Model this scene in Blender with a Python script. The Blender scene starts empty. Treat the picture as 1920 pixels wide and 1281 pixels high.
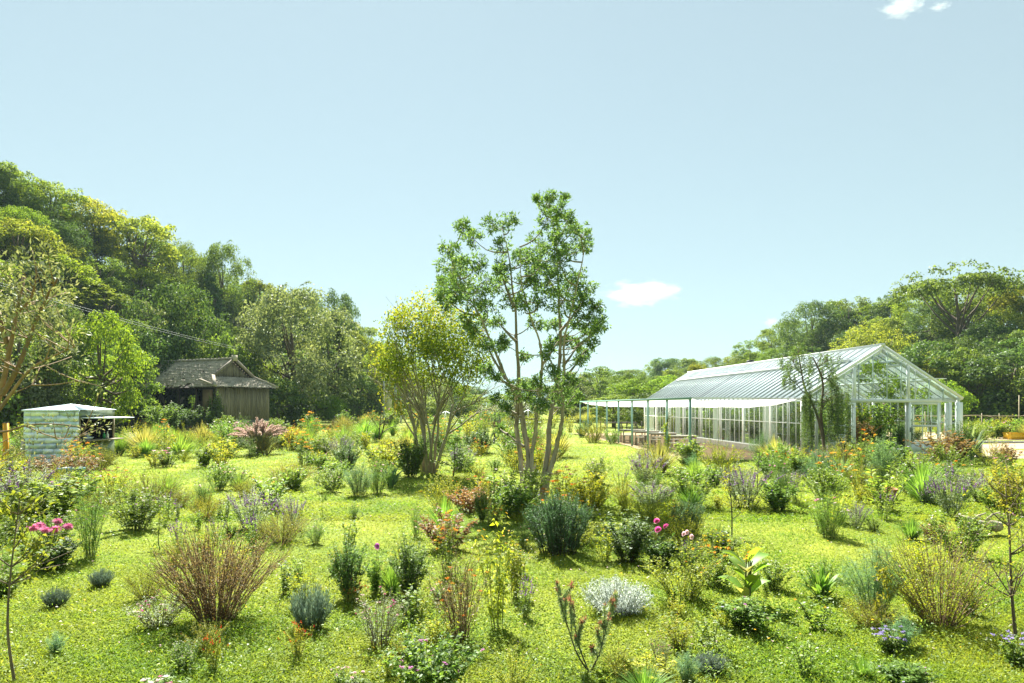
import bpy, math, random
import numpy as np
from mathutils import Vector, Matrix

SC = bpy.context.scene
COL = SC.collection
F, H0, CX, HY = 1280.0, 2.2, 960.0, 761.0      # focal length in photo pixels, eye height, principal column, horizon row
R = math.radians

# ------------------------------------------------------------------ camera, sky, sun, exposure
cam_d = bpy.data.cameras.new("camera")
cam_d.sensor_width = 36.0
cam_d.lens = 24.0
cam_d.shift_y = 0.0628
cam_d.clip_start = 0.05
cam_d.clip_end = 20000.0
cam = bpy.data.objects.new("camera", cam_d)
cam.location = (0, 0, H0)
cam.rotation_euler = (R(90), 0, 0)
COL.objects.link(cam)
SC.camera = cam

SUN_EL, SUN_AZ = 49.0, -14.0                    # degrees; azimuth measured from the view axis, left is negative
world = bpy.data.worlds.new("World")
SC.world = world
world.use_nodes = True
wn = world.node_tree
wn.nodes.clear()
w_out = wn.nodes.new("ShaderNodeOutputWorld")
w_bg = wn.nodes.new("ShaderNodeBackground")
w_sky = wn.nodes.new("ShaderNodeTexSky")
w_sky.sky_type = 'NISHITA'
w_sky.sun_disc = False
w_sky.sun_elevation = R(SUN_EL)
w_sky.sun_rotation = R(SUN_AZ)
w_sky.air_density = 1.0
w_sky.dust_density = 0.15
w_sky.ozone_density = 0.6
w_bg.inputs['Strength'].default_value = 0.05
w_hs = wn.nodes.new("ShaderNodeHueSaturation")
w_hs.inputs['Saturation'].default_value = 0.66
w_mul = wn.nodes.new("ShaderNodeMix"); w_mul.data_type = 'RGBA'; w_mul.blend_type = 'MULTIPLY'; w_mul.inputs[0].default_value = 1.0
w_mul.inputs[7].default_value = (0.58, 0.67, 0.63, 1.0)
wn.links.new(w_sky.outputs[0], w_hs.inputs['Color'])
wn.links.new(w_hs.outputs[0], w_mul.inputs[6])
w_veil = wn.nodes.new("ShaderNodeMix"); w_veil.data_type = 'RGBA'; w_veil.inputs[0].default_value = 0.55   # thin even veil of high haze
w_veil.inputs[7].default_value = (2.98, 3.82, 4.14, 1.0)
wn.links.new(w_mul.outputs[2], w_veil.inputs[6])
wn.links.new(w_veil.outputs[2], w_bg.inputs['Color'])
wn.links.new(w_bg.outputs[0], w_out.inputs['Surface'])

sun_d = bpy.data.lights.new("sun", 'SUN')
sun_d.energy = 5.0
sun_d.angle = R(0.55)
sun_d.color = (1.0, 0.955, 0.87)
sun = bpy.data.objects.new("sun", sun_d)
sdir = Vector((math.sin(R(SUN_AZ)) * math.cos(R(SUN_EL)), math.cos(R(SUN_AZ)) * math.cos(R(SUN_EL)), math.sin(R(SUN_EL))))
sun.rotation_euler = sdir.to_track_quat('Z', 'Y').to_euler()
sun.location = (0, 0, 60)
COL.objects.link(sun)

SC.view_settings.view_transform = 'Standard'
SC.view_settings.look = 'None'
SC.view_settings.exposure = 2.0
SC.view_settings.gamma = 1.0
SC.view_settings.use_curve_mapping = False
SC.render.engine = 'CYCLES'
cy = SC.cycles
cy.use_denoising = True
cy.max_bounces = 6
cy.diffuse_bounces = 4
cy.glossy_bounces = 3
cy.transmission_bounces = 6
cy.transparent_max_bounces = 40
cy.volume_bounces = 4
cy.caustics_reflective = False
cy.caustics_refractive = False
cy.sample_clamp_indirect = 6.0

# ------------------------------------------------------------------ helpers
def P(px, py, D):
    return ((px - CX) / F * D, D, H0 - (py - HY) / F * D)

def DG(py):
    return F * H0 / (py - HY)

def scr(x, y, z=0.0):
    return CX + F * x / y, HY + F * (H0 - z) / y

def hash_noise(x, y):
    return (np.sin(x * 0.9 + 1.3) * np.cos(y * 1.1 + 0.4) + 0.6 * np.sin(x * 2.3 + y * 1.7) + 0.4 * np.cos(x * 3.9 - y * 3.1 + 2.0)) / 2.0

L_PX = [-700, -400, 0, 100, 200, 300, 400, 520, 600, 700, 800, 880, 930]
L_S = [60, 150, 318, 368, 405, 450, 490, 540, 572, 620, 690, 735, 765]
L_DF = [26, 30, 42, 50, 58, 68, 76, 78, 84, 96, 125, 165, 190]
L_DC = [70, 78, 92, 98, 104, 112, 122, 130, 136, 150, 175, 205, 220]
R_PX = [1000, 1050, 1100, 1150, 1200, 1300, 1400, 1450, 1500, 1560, 1640, 1700, 1760, 1860, 1920, 2300, 2600]
R_S = [765, 725, 702, 692, 684, 676, 652, 612, 590, 586, 575, 545, 520, 520, 530, 420, 330]
R_DF = [125, 112, 100, 94, 90, 86, 82, 80, 77, 74, 70, 67, 64, 61, 59, 50, 45]
R_DC = [250, 235, 225, 215, 205, 175, 152, 142, 134, 128, 120, 114, 108, 102, 98, 88, 80]

def hill(side, x, y):
    """height of the wooded slope under its trees"""
    x = np.asarray(x, float); y = np.maximum(np.asarray(y, float), 1.0)
    px = CX + F * x / y
    if side == 'L':
        S = np.interp(px, L_PX, L_S); df = np.interp(px, L_PX, L_DF); dc = np.interp(px, L_PX, L_DC); foot = 785.0
    else:
        S = np.interp(px, R_PX, R_S); df = np.interp(px, R_PX, R_DF); dc = np.interp(px, R_PX, R_DC); foot = 776.0
    t = (y - df) / (dc - df)
    tc = np.clip(t, 0, 1)
    yt = foot + (S - foot) * tc ** 0.85
    z = H0 + (HY - yt) * np.minimum(y, dc) / F - 6.8 * np.clip(tc * 6 + 0.3, 0, 1)
    z = np.maximum(z, -0.3) + 0.35 * hash_noise(x * 0.25, y * 0.25) * tc
    z = z - np.maximum(y - dc, 0) * 0.42
    if side == 'L':
        z = np.where(px > 925, -0.6, z)
    else:
        z = np.where(px < 1005, -0.6, z)
    return np.where(t < 0, -0.35, z)

def gz(x, y):
    """meadow height"""
    x = np.asarray(x, float); y = np.asarray(y, float)
    r = np.hypot(x, y)
    und = 0.035 * hash_noise(x * 0.5, y * 0.5) + 0.02 * hash_noise(x * 1.7 + 5, y * 1.5)
    dip = -0.16 * np.exp(-(((x - 12.3) / 1.6) ** 2)) * np.exp(-(((y - 36) / 11.0) ** 2))
    return np.where(r < 80, und, 0.0) + dip

class MB:
    """collects geometry; build() links it as one mesh object"""
    def __init__(self):
        self.v = []; self.n = 0; self.q = []; self.t = []; self.qm = []; self.tm = []
    def add(self, verts, quads=None, tris=None, m=0):
        verts = np.asarray(verts, np.float32).reshape(-1, 3)
        if quads is not None and len(quads):
            a = np.asarray(quads, np.int64).reshape(-1, 4) + self.n
            self.q.append(a); self.qm.append(np.full(len(a), m, np.int32))
        if tris is not None and len(tris):
            a = np.asarray(tris, np.int64).reshape(-1, 3) + self.n
            self.t.append(a); self.tm.append(np.full(len(a), m, np.int32))
        self.v.append(verts); self.n += len(verts)
    def box(self, lo, hi, m=0):
        x0, y0, z0 = lo; x1, y1, z1 = hi
        v = [(x0, y0, z0), (x1, y0, z0), (x1, y1, z0), (x0, y1, z0), (x0, y0, z1), (x1, y0, z1), (x1, y1, z1), (x0, y1, z1)]
        self.add(v, [(0, 3, 2, 1), (4, 5, 6, 7), (0, 1, 5, 4), (1, 2, 6, 5), (2, 3, 7, 6), (3, 0, 4, 7)], m=m)
    def bar(self, a, b, w, h=None, up=(0, 0, 1), m=0):
        """rectangular bar from a to b, w wide, h along up"""
        h = w if h is None else h
        a = np.asarray(a, float); b = np.asarray(b, float)
        d = b - a; d /= np.linalg.norm(d) + 1e-9
        u = np.asarray(up, float)
        if abs(d @ u) > 0.98: u = np.array((0.0, 1.0, 0.0))
        s = np.cross(d, u); s /= np.linalg.norm(s); u = np.cross(s, d)
        v = [p + s * i * w / 2 + u * j * h / 2 for p in (a, b) for i, j in ((-1, -1), (1, -1), (1, 1), (-1, 1))]
        self.add(v, [(0, 1, 2, 3), (7, 6, 5, 4), (0, 4, 5, 1), (1, 5, 6, 2), (2, 6, 7, 3), (3, 7, 4, 0)], m=m)
    def tube(self, pts, rad, sides=5, m=0, cap=True):
        pts = np.asarray(pts, float); n = len(pts)
        rad = np.broadcast_to(np.asarray(rad, float), (n,))
        d = np.gradient(pts, axis=0); d /= np.linalg.norm(d, axis=1, keepdims=True) + 1e-9
        ref = np.array((0.31, 0.87, 0.2)) if abs(d[:, 2]).mean() > 0.7 else np.array((0.05, 0.1, 1.0))
        s = np.cross(d, ref); s /= np.linalg.norm(s, axis=1, keepdims=True) + 1e-9
        u = np.cross(s, d)
        a = np.arange(sides) * 2 * np.pi / sides
        ring = pts[:, None, :] + rad[:, None, None] * (np.cos(a)[None, :, None] * s[:, None, :] + np.sin(a)[None, :, None] * u[:, None, :])
        i = np.arange(n - 1)[:, None] * sides; j = np.arange(sides)[None, :]; j2 = (j + 1) % sides
        q = np.stack([i + j, i + j2, i + sides + j2, i + sides + j], -1).reshape(-1, 4)
        v = ring.reshape(-1, 3); t = None
        if cap:
            v = np.concatenate([v, pts[-1:]]); e = (n - 1) * sides
            t = [(e + k, e + (k + 1) % sides, n * sides) for k in range(sides)]
        self.add(v, q, t, m)
    def leaves(self, p, d, nrm, L, W, fold=0.25, droop=0.15, m=0):
        """one folded diamond per leaf"""
        p = np.asarray(p, float); d = np.asarray(d, float); nrm = np.asarray(nrm, float)
        d = d / (np.linalg.norm(d, axis=1, keepdims=True) + 1e-9)
        s = np.cross(d, nrm); s /= np.linalg.norm(s, axis=1, keepdims=True) + 1e-9
        n = np.cross(s, d)
        L = np.broadcast_to(np.asarray(L, float), (len(p),))[:, None]; W = np.broadcast_to(np.asarray(W, float), (len(p),))[:, None]
        mid = p + d * L * 0.45
        v = np.stack([p, mid + s * W / 2 + n * W * fold, p + d * L - n * L * droop, mid - s * W / 2 + n * W * fold], 1).reshape(-1, 3)
        q = np.arange(len(p) * 4).reshape(-1, 4)
        self.add(v, q, m=m)
    def mesh(self, name, smooth=False):
        me = bpy.data.meshes.new(name)
        if self.n == 0: return me
        v = np.concatenate(self.v)
        q = np.concatenate(self.q) if self.q else np.zeros((0, 4), np.int64)
        t = np.concatenate(self.t) if self.t else np.zeros((0, 3), np.int64)
        me.vertices.add(len(v)); me.vertices.foreach_set("co", v.ravel())
        nl = len(q) * 4 + len(t) * 3
        me.loops.add(nl); me.loops.foreach_set("vertex_index", np.concatenate([q.ravel(), t.ravel()]).astype(np.int32))
        me.polygons.add(len(q) + len(t))
        st = np.concatenate([np.arange(len(q)) * 4, len(q) * 4 + np.arange(len(t)) * 3]).astype(np.int32)
        me.polygons.foreach_set("loop_start", st)
        mi = np.concatenate((self.qm + self.tm) if (self.qm or self.tm) else [np.zeros(0, np.int32)]).astype(np.int32)
        me.polygons.foreach_set("material_index", mi)
        if smooth: me.polygons.foreach_set("use_smooth", np.ones(len(q) + len(t), bool))
        me.update(calc_edges=True)
        return me
    def build(self, name, mats, parent=None, smooth=False):
        o = bpy.data.objects.new(name, self.mesh(name, smooth))
        for mt in (mats if isinstance(mats, (list, tuple)) else [mats]): o.data.materials.append(mt)
        COL.objects.link(o)
        if parent is not None: o.parent = parent
        return o

THINGS = []     # every top-level thing: dict(o, look, px, py, h, label)
def tag(o, label=None, cat=None, group=None, kind=None):
    if label: o['label'] = label
    if cat: o['category'] = cat
    if group: o['group'] = group
    if kind: o['kind'] = kind
    return o

def thing(name, label, cat, loc=(0, 0, 0), rz=0.0, group=None, look=None, short=None):
    o = bpy.data.objects.new(name, None)
    o.empty_display_size = 0.2
    COL.objects.link(o)
    o.location = loc; o.rotation_euler = (0, 0, rz)
    tag(o, label, cat, group, 'thing')
    reg(o, look, label, short)
    return o

def reg(o, look=None, label=None, short=None, h=0.5):
    x, y, z = o.location
    if y > 0.5:
        px, py = scr(x, y, z)
        THINGS.append(dict(o=o, look=look, label=label, px=px, py=py, D=y, short=short))

def kids(o): return list(o.children)
def copy_thing(src_children, name, loc, rz, sc):
    """a thing with linked copies of its parts and sub-parts"""
    o = bpy.data.objects.new(name, None); o.empty_display_size = 0.2; COL.objects.link(o)
    o.location = loc; o.rotation_euler = (0, 0, rz); o.scale = sc
    o['kind'] = 'thing'
    for ch in src_children:
        c = ch.copy(); COL.objects.link(c); c.parent = o
        for g in ch.children:
            d = g.copy(); COL.objects.link(d); d.parent = c
    return o

# ------------------------------------------------------------------ materials
MATS = {}
def new_mat(name):
    m = bpy.data.materials.new(name); m.use_nodes = True
    m.node_tree.nodes.clear()
    MATS[name] = m
    return m, m.node_tree.nodes, m.node_tree.links

def ramp(N, cols, interp='LINEAR', pos=None):
    r = N.new("ShaderNodeValToRGB"); e = r.color_ramp.elements; r.color_ramp.interpolation = interp
    n = len(cols)
    while len(e) < n: e.new(0.5)
    for i, c in enumerate(cols):
        e[i].position = (pos[i] if pos else i / max(n - 1, 1)); e[i].color = (*c, 1)
    return r

def leaf_mat(name, cols, trans=0.5, gloss=0.06, tint=(1.5, 1.45, 0.75), var=0.25, rough=0.5, big=None):
    m, N, K = new_mat(name)
    out = N.new("ShaderNodeOutputMaterial")
    g = N.new("ShaderNodeNewGeometry")
    rp = ramp(N, cols); K.new(g.outputs['Random Per Island'], rp.inputs[0])
    c = rp.outputs[0]
    oi = N.new("ShaderNodeObjectInfo")
    mr = N.new("ShaderNodeMapRange"); mr.inputs[3].default_value = 1 - var; mr.inputs[4].default_value = 1 + var
    K.new(oi.outputs['Random'], mr.inputs[0])
    hs = N.new("ShaderNodeHueSaturation"); K.new(mr.outputs[0], hs.inputs['Value']); K.new(c, hs.inputs['Color'])
    mr2 = N.new("ShaderNodeMapRange"); mr2.inputs[3].default_value = 0.5 - var * 0.06; mr2.inputs[4].default_value = 0.5 + var * 0.06
    sep = N.new("ShaderNodeMath"); sep.operation = 'FRACT'
    mu = N.new("ShaderNodeMath"); mu.operation = 'MULTIPLY'; mu.inputs[1].default_value = 7.31
    K.new(oi.outputs['Random'], mu.inputs[0]); K.new(mu.outputs[0], sep.inputs[0]); K.new(sep.outputs[0], mr2.inputs[0]); K.new(mr2.outputs[0], hs.inputs['Hue'])
    c = hs.outputs[0]
    if big:
        tc = N.new("ShaderNodeNewGeometry")
        no = N.new("ShaderNodeTexNoise"); no.inputs['Scale'].default_value = big[0]; no.inputs['Detail'].default_value = 3
        K.new(tc.outputs['Position'], no.inputs['Vector'])
        r2 = ramp(N, [(0, 0, 0), (1, 1, 1)], pos=[0.42, 0.6]); K.new(no.outputs['Fac'], r2.inputs[0])
        mx = N.new("ShaderNodeMix"); mx.data_type = 'RGBA'; mx.blend_type = 'MULTIPLY'; mx.inputs[7].default_value = (*big[1], 1)
        K.new(r2.outputs[0], mx.inputs[0]); K.new(c, mx.inputs[6]); c = mx.outputs[2]
    d = N.new("ShaderNodeBsdfDiffuse"); K.new(c, d.inputs[0])
    tm = N.new("ShaderNodeMix"); tm.data_type = 'RGBA'; tm.blend_type = 'MULTIPLY'; tm.inputs[0].default_value = 1.0
    tm.inputs[7].default_value = (*tint, 1); K.new(c, tm.inputs[6])
    t = N.new("ShaderNodeBsdfTranslucent"); K.new(tm.outputs[2], t.inputs[0])
    x = N.new("ShaderNodeMixShader"); x.inputs[0].default_value = trans
    K.new(d.outputs[0], x.inputs[1]); K.new(t.outputs[0], x.inputs[2])
    gl = N.new("ShaderNodeBsdfGlossy"); gl.inputs['Roughness'].default_value = rough; gl.inputs[0].default_value = (0.9, 0.95, 0.9, 1)
    y = N.new("ShaderNodeMixShader"); y.inputs[0].default_value = gloss * 0.3
    K.new(x.outputs[0], y.inputs[1]); K.new(gl.outputs[0], y.inputs[2])
    K.new(y.outputs[0], out.inputs[0])
    return m

def solid(name, col, rough=0.7, metal=0.0, noise=None, bump=0.0, col2=None, nscale=(1, 1, 1), spec=0.4):
    m, N, K = new_mat(name)
    out = N.new("ShaderNodeOutputMaterial"); b = N.new("ShaderNodeBsdfPrincipled")
    b.inputs['Base Color'].default_value = (*col, 1); b.inputs['Roughness'].default_value = rough; b.inputs['Metallic'].default_value = metal
    b.inputs['Specular IOR Level'].default_value = spec
    if noise:
        tc = N.new("ShaderNodeTexCoord"); mp = N.new("ShaderNodeMapping"); mp.inputs['Scale'].default_value = nscale
        no = N.new("ShaderNodeTexNoise"); no.inputs['Scale'].default_value = noise; no.inputs['Detail'].default_value = 6; no.inputs['Roughness'].default_value = 0.65
        K.new(tc.outputs['Object'], mp.inputs[0]); K.new(mp.outputs[0], no.inputs['Vector'])
        oi = N.new("ShaderNodeObjectInfo"); ad = N.new("ShaderNodeVectorMath"); ad.operation = 'ADD'
        K.new(mp.outputs[0], ad.inputs[0]); cb = N.new("ShaderNodeCombineXYZ"); K.new(oi.outputs['Random'], cb.inputs[0])
        sc = N.new("ShaderNodeVectorMath"); sc.operation = 'SCALE'; sc.inputs[3].default_value = 37.0
        K.new(cb.outputs[0], sc.inputs[0]); K.new(sc.outputs[0], ad.inputs[1]); K.new(ad.outputs[0], no.inputs['Vector'])
        rp = ramp(N, [col, col2 or tuple(c * 0.6 for c in col)], pos=[0.3, 0.7]); K.new(no.outputs['Fac'], rp.inputs[0])
        mr = N.new("ShaderNodeMapRange"); mr.inputs[3].default_value = 0.78; mr.inputs[4].default_value = 1.18; K.new(oi.outputs['Random'], mr.inputs[0])
        hs = N.new("ShaderNodeHueSaturation"); K.new(mr.outputs[0], hs.inputs['Value']); K.new(rp.outputs[0], hs.inputs['Color'])
        K.new(hs.outputs[0], b.inputs['Base Color'])
        if bump:
            bp = N.new("ShaderNodeBump"); bp.inputs['Strength'].default_value = bump; bp.inputs['Distance'].default_value = 0.02
            K.new(no.outputs['Fac'], bp.inputs['Height']); K.new(bp.outputs[0], b.inputs['Normal'])
    K.new(b.outputs[0], out.inputs[0])
    return m

def glass_mat(name, tint=(0.93, 0.97, 0.95), wash=0.0, washcol=(0.8, 0.86, 0.88), gl=0.12, rough=0.02):
    m, N, K = new_mat(name)
    out = N.new("ShaderNodeOutputMaterial")
    tr = N.new("ShaderNodeBsdfTransparent"); tr.inputs[0].default_value = (*tint, 1)
    gs = N.new("ShaderNodeBsdfGlossy"); gs.inputs['Roughness'].default_value = rough; gs.inputs[0].default_value = (0.95, 0.98, 1, 1)
    ge = N.new("ShaderNodeNewGeometry")
    dt = N.new("ShaderNodeVectorMath"); dt.operation = 'DOT_PRODUCT'; K.new(ge.outputs['Normal'], dt.inputs[0]); K.new(ge.outputs['Incoming'], dt.inputs[1])
    ab = N.new("ShaderNodeMath"); ab.operation = 'ABSOLUTE'; K.new(dt.outputs['Value'], ab.inputs[0])
    om = N.new("ShaderNodeMath"); om.operation = 'SUBTRACT'; om.inputs[0].default_value = 1.0; K.new(ab.outputs[0], om.inputs[1])
    pw = N.new("ShaderNodeMath"); pw.operation = 'POWER'; pw.inputs[1].default_value = 5.0; K.new(om.outputs[0], pw.inputs[0])
    ad = N.new("ShaderNodeMath"); ad.operation = 'MULTIPLY_ADD'; ad.inputs[1].default_value = 0.2; ad.inputs[2].default_value = 0.006 + gl * 0.02; ad.use_clamp = True
    K.new(pw.outputs[0], ad.inputs[0])
    mx = N.new("ShaderNodeMixShader"); K.new(ad.outputs[0], mx.inputs[0]); K.new(tr.outputs[0], mx.inputs[1]); K.new(gs.outputs[0], mx.inputs[2])
    last = mx
    if wash > 0:
        d = N.new("ShaderNodeBsdfDiffuse"); d.inputs[0].default_value = (*washcol, 1)
        t = N.new("ShaderNodeBsdfTranslucent"); t.inputs[0].default_value = (*washcol, 1)
        w = N.new("ShaderNodeMixShader"); w.inputs[0].default_value = 0.5; K.new(d.outputs[0], w.inputs[1]); K.new(t.outputs[0], w.inputs[2])
        tc = N.new("ShaderNodeTexCoord"); no = N.new("ShaderNodeTexNoise"); no.inputs['Scale'].default_value = 2.2; no.inputs['Detail'].default_value = 4
        K.new(tc.outputs['Object'], no.inputs['Vector'])
        oi = N.new("ShaderNodeObjectInfo")
        a1 = N.new("ShaderNodeMath"); a1.operation = 'MULTIPLY_ADD'; a1.inputs[1].default_value = 0.5; a1.inputs[2].default_value = wash - 0.25
        K.new(no.outputs['Fac'], a1.inputs[0])
        a2 = N.new("ShaderNodeMath"); a2.operation = 'MULTIPLY_ADD'; a2.inputs[1].default_value = 0.2; a2.use_clamp = True
        K.new(oi.outputs['Random'], a2.inputs[0]); K.new(a1.outputs[0], a2.inputs[2])
        z = N.new("ShaderNodeMixShader"); K.new(a2.outputs[0], z.inputs[0]); K.new(mx.outputs[0], z.inputs[1]); K.new(w.outputs[0], z.inputs[2])
        last = z
    K.new(last.outputs[0], out.inputs[0])
    return m

def cloth_mat(name, col, trans=0.5):
    m, N, K = new_mat(name)
    out = N.new("ShaderNodeOutputMaterial")
    d = N.new("ShaderNodeBsdfDiffuse"); d.inputs[0].default_value = (*col, 1)
    t = N.new("ShaderNodeBsdfTranslucent"); t.inputs[0].default_value = (*col, 1)
    x = N.new("ShaderNodeMixShader"); x.inputs[0].default_value = trans
    K.new(d.outputs[0], x.inputs[1]); K.new(t.outputs[0], x.inputs[2]); K.new(x.outputs[0], out.inputs[0])
    return m

# foliage
LM = {
 'dark':   leaf_mat('leaf_dark',   [(0.05, 0.10, 0.028), (0.085, 0.15, 0.036), (0.14, 0.205, 0.048)], 0.40, 0.08),
 'mid':    leaf_mat('leaf_mid',    [(0.085, 0.145, 0.026), (0.14, 0.21, 0.036), (0.21, 0.28, 0.045)], 0.46, 0.07),
 'bright': leaf_mat('leaf_bright', [(0.10, 0.17, 0.018), (0.16, 0.245, 0.024), (0.25, 0.32, 0.032)], 0.48, 0.06),
 'yellow': leaf_mat('leaf_yellowgreen', [(0.11, 0.17, 0.024), (0.185, 0.24, 0.034), (0.285, 0.325, 0.045)], 0.48, 0.05),
 'golden': leaf_mat('leaf_golden', [(0.14, 0.185, 0.024), (0.24, 0.265, 0.036), (0.37, 0.355, 0.05)], 0.48, 0.05),
 'olive':  leaf_mat('leaf_olive',  [(0.095, 0.13, 0.055), (0.165, 0.205, 0.085), (0.28, 0.315, 0.155)], 0.36, 0.12, tint=(1.5, 1.45, 0.8)),
}
LM['lawn'] = leaf_mat('clover_leaf', [(0.175, 0.232, 0.022), (0.225, 0.272, 0.027), (0.28, 0.315, 0.034)], 0.5, 0.03, var=0.0, tint=(1.5, 1.45, 0.6), big=(0.55, (0.60, 0.86, 0.7)))
BARK = solid('bark', (0.17, 0.13, 0.085), 0.9, noise=9.0, bump=0.6, col2=(0.07, 0.055, 0.035), nscale=(1, 1, 0.25))
BARK_PALE = solid('pale_bark', (0.44, 0.38, 0.28), 0.9, noise=7.0, bump=0.8, col2=(0.19, 0.155, 0.10), nscale=(1.4, 1.4, 0.3))
BARK_ORANGE = solid('orange_bark', (0.30, 0.20, 0.11), 0.85, noise=8.0, bump=0.3, col2=(0.17, 0.12, 0.07))
STEM = solid('green_stem', (0.11, 0.13, 0.035), 0.7)
STEM_BROWN = solid('brown_stem', (0.16, 0.105, 0.06), 0.8)
STEM_DARK = solid('dark_stem', (0.06, 0.045, 0.03), 0.8)
# ------------------------------------------------------------------ ground, slopes, far mountain, paths
def ground_mat():
    m, N, K = new_mat('meadow_ground')
    out = N.new("ShaderNodeOutputMaterial"); b = N.new("ShaderNodeBsdfPrincipled"); b.inputs['Roughness'].default_value = 0.9
    b.inputs['Specular IOR Level'].default_value = 0.15
    g = N.new("ShaderNodeNewGeometry")
    n1 = N.new("ShaderNodeTexNoise"); n1.inputs['Scale'].default_value = 0.45; n1.inputs['Detail'].default_value = 5
    n2 = N.new("ShaderNodeTexNoise"); n2.inputs['Scale'].default_value = 9.0; n2.inputs['Detail'].default_value = 6; n2.inputs['Roughness'].default_value = 0.75
    n3 = N.new("ShaderNodeTexNoise"); n3.inputs['Scale'].default_value = 1.6; n3.inputs['Detail'].default_value = 4
    for n in (n1, n2, n3): K.new(g.outputs['Position'], n.inputs['Vector'])
    r1 = ramp(N, [(0.12, 0.18, 0.018), (0.195, 0.24, 0.024), (0.265, 0.295, 0.034)], pos=[0.34, 0.5, 0.66]); K.new(n1.outputs['Fac'], r1.inputs[0])
    r2 = ramp(N, [(0.45, 0.5, 0.4), (1.0, 1.0, 1.0), (1.2, 1.15, 1.0)], pos=[0.3, 0.52, 0.75]); K.new(n2.outputs['Fac'], r2.inputs[0])
    mx = N.new("ShaderNodeMix"); mx.data_type = 'RGBA'; mx.blend_type = 'MULTIPLY'; mx.inputs[0].default_value = 1
    K.new(r1.outputs[0], mx.inputs[6]); K.new(r2.outputs[0], mx.inputs[7])
    r3 = ramp(N, [(0, 0, 0), (1, 1, 1)], pos=[0.66, 0.74]); K.new(n3.outputs['Fac'], r3.inputs[0])
    m2 = N.new("ShaderNodeMix"); m2.data_type = 'RGBA'; m2.inputs[7].default_value = (0.17, 0.14, 0.065, 1)
    K.new(r3.outputs[0], m2.inputs[0]); K.new(mx.outputs[2], m2.inputs[6])
    K.new(m2.outputs[2], b.inputs['Base Color'])
    bp = N.new("ShaderNodeBump"); bp.inputs['Strength'].default_value = 0.9; bp.inputs['Distance'].default_value = 0.05
    K.new(n2.outputs['Fac'], bp.inputs['Height']); K.new(bp.outputs[0], b.inputs['Normal'])
    K.new(b.outputs[0], out.inputs[0])
    return m
GROUND = ground_mat()

def polar_sheet(name, radii, angs, zf, mat, close=False):
    rr, aa = np.meshgrid(radii, angs, indexing='ij')
    x = rr * np.sin(aa); y = rr * np.cos(aa); z = zf(x, y)
    n, k = len(radii), len(angs)
    i = np.arange(n - 1)[:, None] * k; j = np.arange(k - 1)[None, :]
    q = np.stack([i + j, i + k + j, i + k + j + 1, i + j + 1], -1).reshape(-1, 4)[:, ::-1]
    b = MB(); b.add(np.stack([x, y, z], -1).reshape(-1, 3), q)
    o = b.build(name, mat, smooth=True); o['kind'] = 'structure'
    return o
angs = np.concatenate([np.linspace(-np.pi, -1.0, 40)[:-1], np.linspace(-1.0, 1.0, 260), np.linspace(1.0, np.pi, 40)[1:]])
radii = np.concatenate([[0.01], np.geomspace(1.0, 90, 240), np.geomspace(100, 6400, 30)])
polar_sheet('ground', radii, angs, gz, GROUND)

HILLSOIL = solid('forest_floor', (0.06, 0.08, 0.022), 0.95, noise=0.6, col2=(0.03, 0.035, 0.015), bump=0.5)
def hill_sheet(side, a0, a1):
    return polar_sheet('hillside', np.linspace(24, 330, 110), np.linspace(a0, a1, 130), lambda x, y: hill(side, x, y), HILLSOIL)
hill_sheet('L', math.atan((-700 - CX) / F), math.atan((940 - CX) / F))
hill_sheet('R', math.atan((1000 - CX) / F), math.atan((2600 - CX) / F))

# far blue mountain: wooded ridge some kilometres off
def ridge_prof(px):
    return np.interp(px, [700, 780, 830, 870, 905, 940, 975, 1020, 1080, 1200], [760, 742, 734, 722, 716, 718, 726, 733, 744, 760])
mb = MB(); DM = 5000.0
pxs = np.linspace(690, 1210, 90)
rows = []
for k, (dd, f_) in enumerate([(-700, 0.0), (-350, 0.55), (0, 1.0), (360, 0.7), (800, 0.0)]):
    y = DM + dd + 60 * np.sin(pxs * 0.05 + k); x = (pxs - CX) / F * DM
    z = ((HY - ridge_prof(pxs)) / F * DM) * f_ * (1 + 0.04 * np.sin(pxs * 0.21 + k * 2) + 0.03 * np.sin(pxs * 0.57)) - 1
    rows.append(np.stack([x, y, z], -1))
V = np.concatenate(rows); k = len(pxs)
i = np.arange(4)[:, None] * k; j = np.arange(k - 1)[None, :]
mb.add(V, np.stack([i + j, i + j + 1, i + k + j + 1, i + k + j], -1).reshape(-1, 4))
MOUNT = solid('far_forest', (0.05, 0.08, 0.04), 0.95, noise=0.01, col2=(0.035, 0.06, 0.035))
o = mb.build('mountain', MOUNT, smooth=True); o['kind'] = 'structure'

def flat_patch(name, poly, mat, lift=0.012, sub=10):
    """a ground sheet over a quad given by four ground corners, following the meadow"""
    a, b, c, d = [np.array(p, float) for p in poly]
    u = np.linspace(0, 1, sub + 1)
    U, Vv = np.meshgrid(u, u, indexing='ij')
    p = (a[None, None] * ((1 - U) * (1 - Vv))[..., None] + b[None, None] * (U * (1 - Vv))[..., None] + c[None, None] * (U * Vv)[..., None] + d[None, None] * ((1 - U) * Vv)[..., None])
    wob = 0.12 * np.sin(p[..., 1] * 2.1) * (U == 0)
    p[..., 0] += wob
    z = gz(p[..., 0], p[..., 1]) + lift
    k = sub + 1
    i = np.arange(sub)[:, None] * k; j = np.arange(sub)[None, :]
    mb = MB(); mb.add(np.concatenate([p, z[..., None]], -1).reshape(-1, 3), np.stack([i + j, i + k + j, i + k + j + 1, i + j + 1], -1).reshape(-1, 4))
    o = mb.build(name, mat, smooth=True); o['kind'] = 'structure'
    return o
SOIL = solid('terrace_soil', (0.30, 0.22, 0.13), 0.95, noise=2.2, col2=(0.19, 0.14, 0.08), bump=0.6, spec=0.1)
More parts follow.
